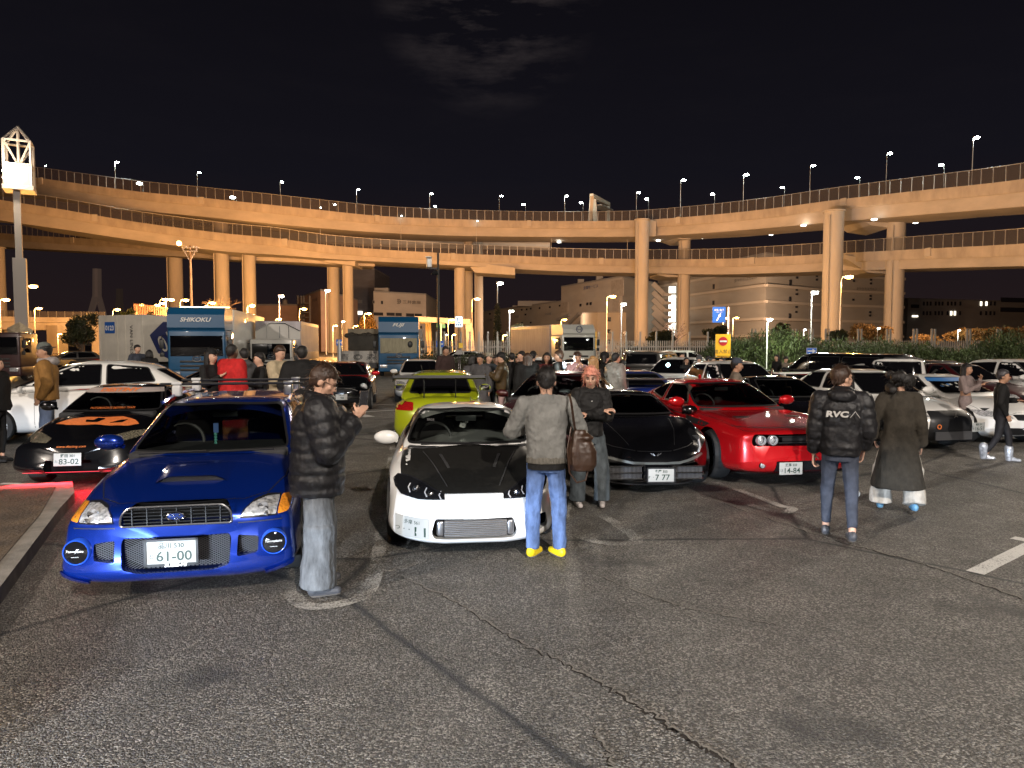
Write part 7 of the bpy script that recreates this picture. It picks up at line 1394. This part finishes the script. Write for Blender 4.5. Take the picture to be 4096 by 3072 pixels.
CJ = cloth('denim_grey', (.19, .19, .18), .9, .35, 5, .9, 10, stretch=(1, 1, .6)); JB = cloth('jeans_light_blue', (.095, .15, .30), .9, .5, 9, 1, 8, stretch=(1.3, 1.3, .6)); JG = cloth('jeans_grey', (.11, .115, .12), .9, .5, 9, 1, 8, stretch=(1.3, 1.3, .6)); JD = cloth('jeans_washed_dark', (.075, .09, .10), .9, .5, 9, 1, 8, stretch=(1.3, 1.3, .6)); NV = cloth('navy_stretch', (.045, .052, .072), .8)
WS = mat('shoe_white', (.6, .6, .58), .5); YS = mat('shoe_yellow', (.72, .52, .01), .5); BRN = cloth('brown_duck_canvas', (.23, .115, .03)); COAT = cloth('dark_olive_wool', (.040, .034, .026), .95); OLV = cloth('olive_nylon', (.07, .045, .02), .4); REDC = cloth('red_fleece', (.50, .02, .02)); CREAM = cloth('cream', (.42, .34, .22)); GREYC = cloth('grey_wool', (.075, .072, .075)); PNK = cloth('pale_pink', (.55, .36, .38)); WHC = cloth('white_cotton', (.5, .46, .40)); SIL = cloth('silver_nylon', (.22, .20, .18), .35); LIL = cloth('lilac_grey_knit', (.22, .17, .16)); DBR = cloth('dark_brown', (.045, .025, .022)); TAUPE = cloth('taupe', (.16, .13, .10))
# --- the five in front
def phone(r, p, rot=(0, 0, 0), lit=False):
    b = MB(); b.box((0, 0, 0), (.078, .010, .16), bev=.004); o = b.build('phone', mat('phone_shell', (.03, .03, .035), .2, coat=1), None); f = MB(); [f.box((x, 0, z), (w, .012, h)) for x, z, w, h in ((.04, 0, .004, .16), (-.04, 0, .004, .16), (0, .08, .08, .004), (0, -.08, .08, .004))]; f.build('phone_frame', CHR, o, smooth=False); tag(o, 'dark smartphone held up by the man in the black puffer jacket', 'phone'); o.matrix_world = r.matrix_basis @ Matrix.Translation(p) @ Matrix.Rotation(R(rot[2]), 4, 'Z') @ Matrix.Rotation(R(rot[0]), 4, 'X'); return o
r, HM, to = person(1262, 1466, 5.55, 104, 'man in black puffer jacket and wide grey jeans raising a phone beside the blue wagon', 1.77, hair='short', hm=HBR, top=BKP, bot=JG, shoes=mat('shoe_grey', (.05, .05, .055), .6), puff=8, near=2, arms=(((.05, -.06, -.29), (-.11, -.27, -.05)), ((.07, -.05, -.29), (-.10, -.25, -.09))), wide=.075, hp=28, hy=-6, hem=.76, fat=.055, bend=.03, z0=0)
b = MB(); g = MB()
for sd in (-1, 1): g.lathe([(.021, 0), (.0235, 0), (.0235, .003), (.021, .003)], 18, Matrix.Translation((sd*.030, -.108, .004)) @ Matrix.Rotation(PI/2, 4, 'X') @ Matrix.Diagonal((1.15, 1, 1, 1)), close=True); g.tube([(sd*.054, -.105, .010), (sd*.078, -.03, .012), (sd*.080, .01, .005)], .0018, 5)
g.tube([(-.008, -.11, .008), (.008, -.11, .008)], .0018, 5); put(b, HM, 0, g); b.build('glasses', EYE, r)
phone(r, (-.05, -.355, 1.475), (12, 0, -52))
r, HM, to = person(2205, 1476, 6.4, 180, 'man from behind in faded grey denim jacket, blue jeans and yellow shoes', 1.72, hair='short', top=CJ, bot=JB, shoes=YS, near=2, arms=('elbow', 'elbow'), hem=.93, fat=.02, wide=.012, z0=0, hp=10, X=.31, footyaw=-20)
b = MB(); ring_stack(b, [(0, 0, .885, .188, .150), (0, 0, .94, .185, .148), (0, 0, .955, .175, .14)], 28); remesh(b.build('waistband', cloth('rib_grey', (.15, .14, .12), .9, .5, 60, stretch=(6, 6, .1)), r), .012, .004, CL2, 0); b = MB(); ring_stack(b, [(0, 0, .83, .178, .138), (0, 0, .90, .178, .138)], 24); b.build('shirt_hem', BK, r)
LE = mat('bag_leather', (.045, .022, .012), .4, noise=.3, nscale=8, bump=.4, bscale=20)
bg = empty('shoulder_bag', (.31+.32, 6.36, 0), 0, 'dark brown leather bucket bag hanging at the right hip of the denim jacket man', 'bag'); b = MB(); ring_stack(b, [(0, 0, .80, .10, .07), (.0, 0, .86, .135, .085), (0, 0, .98, .13, .08), (-.01, 0, 1.10, .085, .055), (-.02, 0, 1.17, .055, .035)], 18); b.ball((.03, -.02, 1.10), .06, 8, sc=(1.3, 1, .6)); remesh(b.build('bag_body', LE, bg), .01, .012, CL2, 1)
b = MB(); b.tube([(-.06, 0, 1.15), (-.09, -.10, 1.30), (-.11, -.15, 1.42), (-.12, -.06, 1.49), (-.12, .06, 1.47)], .011, 6); b.tube([(-.10, -.03, 1.2), (-.14, -.09, 1.0), (-.12, -.10, .80), (-.05, -.06, .70), (.03, -.04, .72), (.06, -.03, .84)], .008, 6); b.build('bag_strap', LE, bg)
r, HM, to = person(2362, 1472, 8.45, 2, 'person with short pink hair and crossed arms in black shirt and wide dark jeans', 1.66, sex='f', hair='pink', hm=HPK, top=cloth('black_shirt', (.009, .0085, .0085), .7), bot=JD, shoes=mat('shoe_white_red', (.55, .50, .48), .5), near=2, arms=(((.05, -.06, -.27), (-.30, -.17, -.19)), ((.05, -.06, -.27), (-.24, -.23, -.22))), wide=.045, hem=.90, hp=14, hy=-10, z0=0, fat=.02)
b = MB(); [b.ball((0, -.142, z), .008, 6, sc=(1, .5, 1)) for z in (1.34, 1.26, 1.12)]; b.build('shirt_buttons', WS, r)
r, HM, to = person(3370, 1476, 7.0, 158, 'man walking away in black puffer jacket with RVCA lettering on its back', 1.72, hair='short', hm=HBR, top=BKP, bot=NV, shoes=mat('shoe_black_white', (.10, .10, .11), .5, noise=.6, nscale=20, col2=(.012, .012, .012)), puff=4, near=2, arms=(((.05, .04, -.28), (.02, -.07, -.50)), ((.05, .02, -.30), (.05, -.06, -.56))), hem=.86, hy=-52, fat=.0, stride=.16, z0=0, hood=1)
b = MB(); put(b, Matrix.Translation((-.0, .190, 1.285)) @ Matrix.Rotation(PI, 4, 'Z'), 0, text_mesh('RVC', .062, w=1.35, shear=.1, bold=.045)); b.v = [(x+.045, y, z) for x, y, z in b.v]; xm = min(v[0] for v in b.v)-.012
plank(b, (xm, .190, 1.254), (xm-.045, .190, 1.316), .012, .004); plank(b, (xm-.045, .190, 1.316), (xm-.085, .190, 1.254), .012, .004); b.build('back_lettering', mat('print_grey', (.45, .44, .42), .6), to, smooth=False)
r, HM, to = person(3603, 1493, 8.2, 155, 'person in long loose dark coat and white wide trousers walking away', 1.62, sex='f', hair='big', top=COAT, bot=WHC, shoes=mat('shoe_pale_blue', (.15, .35, .55), .5), near=1, arms=('down', ((.13, .0, -.27), (.10, -.10, -.50))), hem=.30, coat=.14, fat=.03, wide=.07, z0=0, stride=.08)
person(3375, 1530, 8.9, 185, 'person in shorts and white shoes mostly hidden behind the lettered jacket man', 1.60, sex='f', top=BK, bot=BK, shoes=WS, near=1, bare=1, hem=.9, z0=0, hair='bob', stride=.10)
r, HM, to = person(180, 1342, 12.6, -64, 'man in brown canvas jacket, grey hood and cap at left seen from the side', 1.95, top=BRN, bot=cloth('jeans_faded_blue', (.09, .11, .16)), near=1, arms=('pocket', 'pocket'), z0=0, fat=.04, hem=.86, hat='cap', capback=1, hatm=cloth('grey_cap', (.10, .11, .10)), wide=.03, hy=10, skin='m', hp=8)
b = MB(); b.ball((0, .09, 1.47), .13, 10, sc=(1.2, .8, .62)); b.lathe([(.085, -.04), (.13, -.02), (.12, .05), (.08, .06)], 18, Matrix.Translation((0, .0, 1.47)), close=True); remesh(b.build('hood', cloth('grey_fleece', (.30, .27, .26)), r), .016, .01)
person(-22, 1400, 11.6, 100, 'dark clothed person cut by the left edge beside the white crossover', 1.74, top=BK, near=0, fat=.06, z0=.1, arms=('pocket', 'pocket'))
# --- the crowd
B_ = [ # u, vtop, Y, yaw, label, kwargs
 (845, 1398, 13.2, 60, 'woman with very long dark hair and black cap behind the blue wagon', dict(sex='f', h=1.66, hair='long', top=BK, hat='cap', arms=('phone', 'down'))),
 (925, 1377, 13.2, 150, 'dark skinned man in a red sweatshirt seen from behind', dict(h=1.82, skin='d', top=REDC, arms=('down', 'elbow'), hair='short', fat=.07)),
 (978, 1395, 14.6, 210, 'person in black jacket with a grey hood right of the red sweatshirt', dict(h=1.76, top=GREYC, hood=1)),
 (1040, 1411, 13.6, -60, 'smiling man with black hair in black jacket over a white shirt', dict(h=1.68, top=BK, arms=('phone', 'elbow'))),
 (1115, 1384, 13.4, 70, 'man in cream jacket lit red looking down between the trucks', dict(h=1.80, top=CREAM, hm=HBR, arms=('phone', 'phone'), hp=20, fat=.03)),
 (1208, 1386, 12.4, 195, 'man in black hooded coat seen from behind left of the small hatchback', dict(h=1.80, top=BK, hood=1, fat=.08, hem=.75, arms=('pocket', 'pocket'))),
 (548, 1380, 24, 60, 'man in navy jacket in front of the van line container', dict(h=1.78, top=NV)),
 (597, 1400, 24, 200, 'dark haired person with back turned by the container corner', dict(h=1.7, hair='bob')),
 (1782, 1386, 21.5, 42, 'bearded man in dark brown jacket standing alone behind the lime sedan', dict(h=1.82, top=DBR, skin='m', fat=.03)),
 (1890, 1419, 17.2, -165, 'woman with black bob and face mask in a grey coat', dict(sex='f', h=1.66, hair='bob', top=GREYC, coat=.1, hem=.45)),
 (1922, 1416, 17.0, -30, 'curly haired man in open grey coat looking down behind the wing', dict(h=1.70, top=GREYC, coat=.1, hem=.4, skin='m', fat=.03, hp=12)),
 (1954, 1413, 18.0, 45, 'man with camouflage cap and glasses in dark jacket', dict(h=1.72, top=cloth('blue_grey', (.04, .05, .06)), hat='cap', hatm=mat('camouflage', (.30, .27, .2), .8, noise=.7, nscale=26, ndetail=1), arms=('phone', 'phone'), bot=JG)),
 (2008, 1412, 17.0, -95, 'man in brown shiny puffer jacket and pinkish trousers looking at his hands', dict(h=1.73, top=OLV, puff=7, bot=cloth('pinkish', (.38, .25, .24)), arms=('phone', 'phone'), hp=15, hat='cap')),
 (1983, 1420, 18.4, 20, 'shadowed person between the camouflage cap and the brown puffer', dict(h=1.70)),
 (2048, 1412, 19.4, 190, 'person in black right behind the brown puffer man', dict(h=1.74)),
 (2072, 1424, 19.8, -20, 'person with glasses and dark hair half hidden in the crowd', dict(h=1.68)),
 (2088, 1405, 18.6, -70, 'tall dark clothed man behind the long haired woman', dict(h=1.80)),
 (2110, 1413, 16.2, 185, 'woman with long brown hair and wide black coat seen from behind', dict(sex='f', h=1.68, hair='long', hm=HBR, top=BK, coat=.12, hem=.5, fat=.08)),
 (2132, 1407, 18.9, 150, 'man in black cap behind the long haired woman', dict(h=1.78, hat='cap')),
 (2188, 1411, 16.6, -8, 'young man facing us in dark and red jacket', dict(h=1.71, hair='bob', top=cloth('black_red', (.12, .02, .02), .8, .9, 6, col2=(.012, .01, .01)), skin='m')),
 (2238, 1402, 16.0, -110, 'man in black coat turned left holding a lit phone torch', dict(h=1.77, hm=HBR, top=BK, fat=.04, arms=('phone', 'down'))),
 (2308, 1408, 15.4, 8, 'woman in pale pink hoodie photographing with her phone', dict(sex='f', h=1.70, hair='bun', hm=HBR, top=PNK, hood=1, arms=('chin', 'chin'), bot=GREYC, hp=12, near=1)),
 (2372, 1425, 14.8, 190, 'blonde woman in black top seen from behind', dict(sex='f', h=1.62, hair='long', hm=HBL, top=BK)),
 (2418, 1412, 18.0, 100, 'person in black jacket and knit beanie facing right', dict(h=1.70, hat='beanie', hair='bob')),
 (2462, 1413, 16.2, 120, 'man in silvery puffer jacket with hands down facing right', dict(h=1.70, top=SIL, puff=7, fat=.03)),
 (2492, 1440, 18.5, 160, 'person in dark clothes just right of the silvery puffer', dict(h=1.60)),
 (2728, 1411, 23.8, 5, 'man with glasses in dark jacket behind the white fastback', dict(h=1.70, top=NV)),
 (2746, 1430, 22.6, 0, 'laughing woman with glasses and dark hair behind the white fastback', dict(sex='f', h=1.56, hair='bob', skin='m')),
 (2797, 1423, 22.2, -15, 'person in grey beanie behind the white fastback', dict(h=1.62, hat='beanie', hatm=GREYC, top=TAUPE)),
 (2848, 1428, 21.4, 50, 'man with dark hair turned right under the no entry sign', dict(h=1.62, skin='m')),
 (2888, 1430, 21.2, -55, 'woman with long dark hair turned left under the no entry sign', dict(sex='f', h=1.58, hair='long')),
 (2832, 1424, 23.0, 90, 'dark figure just left of the man under the no entry sign', dict(h=1.64)),
 (2945, 1436, 13.0, 75, 'man with dark blue cap and taupe jacket walking right behind the red car', dict(h=1.67, hat='cap', hatm=NV, top=TAUPE, skin='m', near=1)),
 (3108, 1420, 27.0, -60, 'woman with bare arms and dark hair below the green bushes', dict(sex='f', h=1.62, hair='long', short=1)),
 (3142, 1426, 26.5, 40, 'crouching person in brown looking down below the green bushes', dict(h=1.58, top=TAUPE, hp=30, arms=('chin', 'chin'))),
 (3216, 1418, 24.5, -5, 'man in white jacket with a cross strap below the arrow sign', dict(h=1.66, top=WHC)),
 (3414, 1433, 23.0, -20, 'man in cream sweater standing before the hedge', dict(h=1.58, top=CREAM)),
 (3532, 1441, 22.0, 20, 'person in patterned beige clothes before the hedge', dict(h=1.52, hair='none', hat='beanie', hatm=TAUPE, top=cloth('patterned', (.14, .10, .07), .8, .8, 20))),
 (3866, 1455, 14.2, 35, 'woman in tight lilac grey set with long black hair holding a phone', dict(sex='f', h=1.66, hair='long', top=LIL, bot=LIL, arms=('phone', 'chin'), hem=1.13, near=1, skin='m')),
 (4010, 1484, 11.7, 62, 'woman in black jacket with silver moon boots at the right edge', dict(sex='f', h=1.52, hair='bun', hm=mat('headscarf', (.05, .045, .05), .5, noise=.8, nscale=20), top=BK, bot=cloth('black_leggings', (.014, .013, .015), .7), shoes=mat('silver_boot', (.42, .44, .48), .3, .3, noise=.6, nscale=16, bump=.7, bscale=20), boots=1, stride=.19, arms=('pocket', 'elbow'), near=1, skin='m', hem=.88, z0=0))]
for u, v, Y, yaw, lab, kw in B_: person(u, v, Y, yaw, lab, **kw)
p = P(2258, 1462, 15.6); b = MB(); b.box((0, 0, 0), (.075, .012, .15), bev=.003); o = b.build('phone', MAT['phone_shell'], None); tag(o, 'phone with a bright white torch in the hand of the black coated man', 'phone'); o.location = p; b = MB(); b.ball((0, -.012, .05), .018, 8, sc=(1, .4, 1)); b.build('phone_torch', emi('torch_white', (.85, 1, .95), 60), o); l = light('POINT', 'torch_light', (0, -.06, .05), (.85, 1, .95), 25, shadow_soft_size=.02); l.parent = o
p = P(2672, 1460, 20.6); b = MB(); b.ball((0, 0, 0), .05, 8); o = b.build('hand_lamp', emi('torch_blue_white', (.6, .95, 1), 45), None); tag(o, 'bright bluish work lamp glowing by the white hatchback windscreen', 'lamp'); o.location = p; l = light('POINT', 'hand_lamp_light', (0, -.1, 0), (.7, .95, 1), 45, shadow_soft_size=.05); l.parent = o
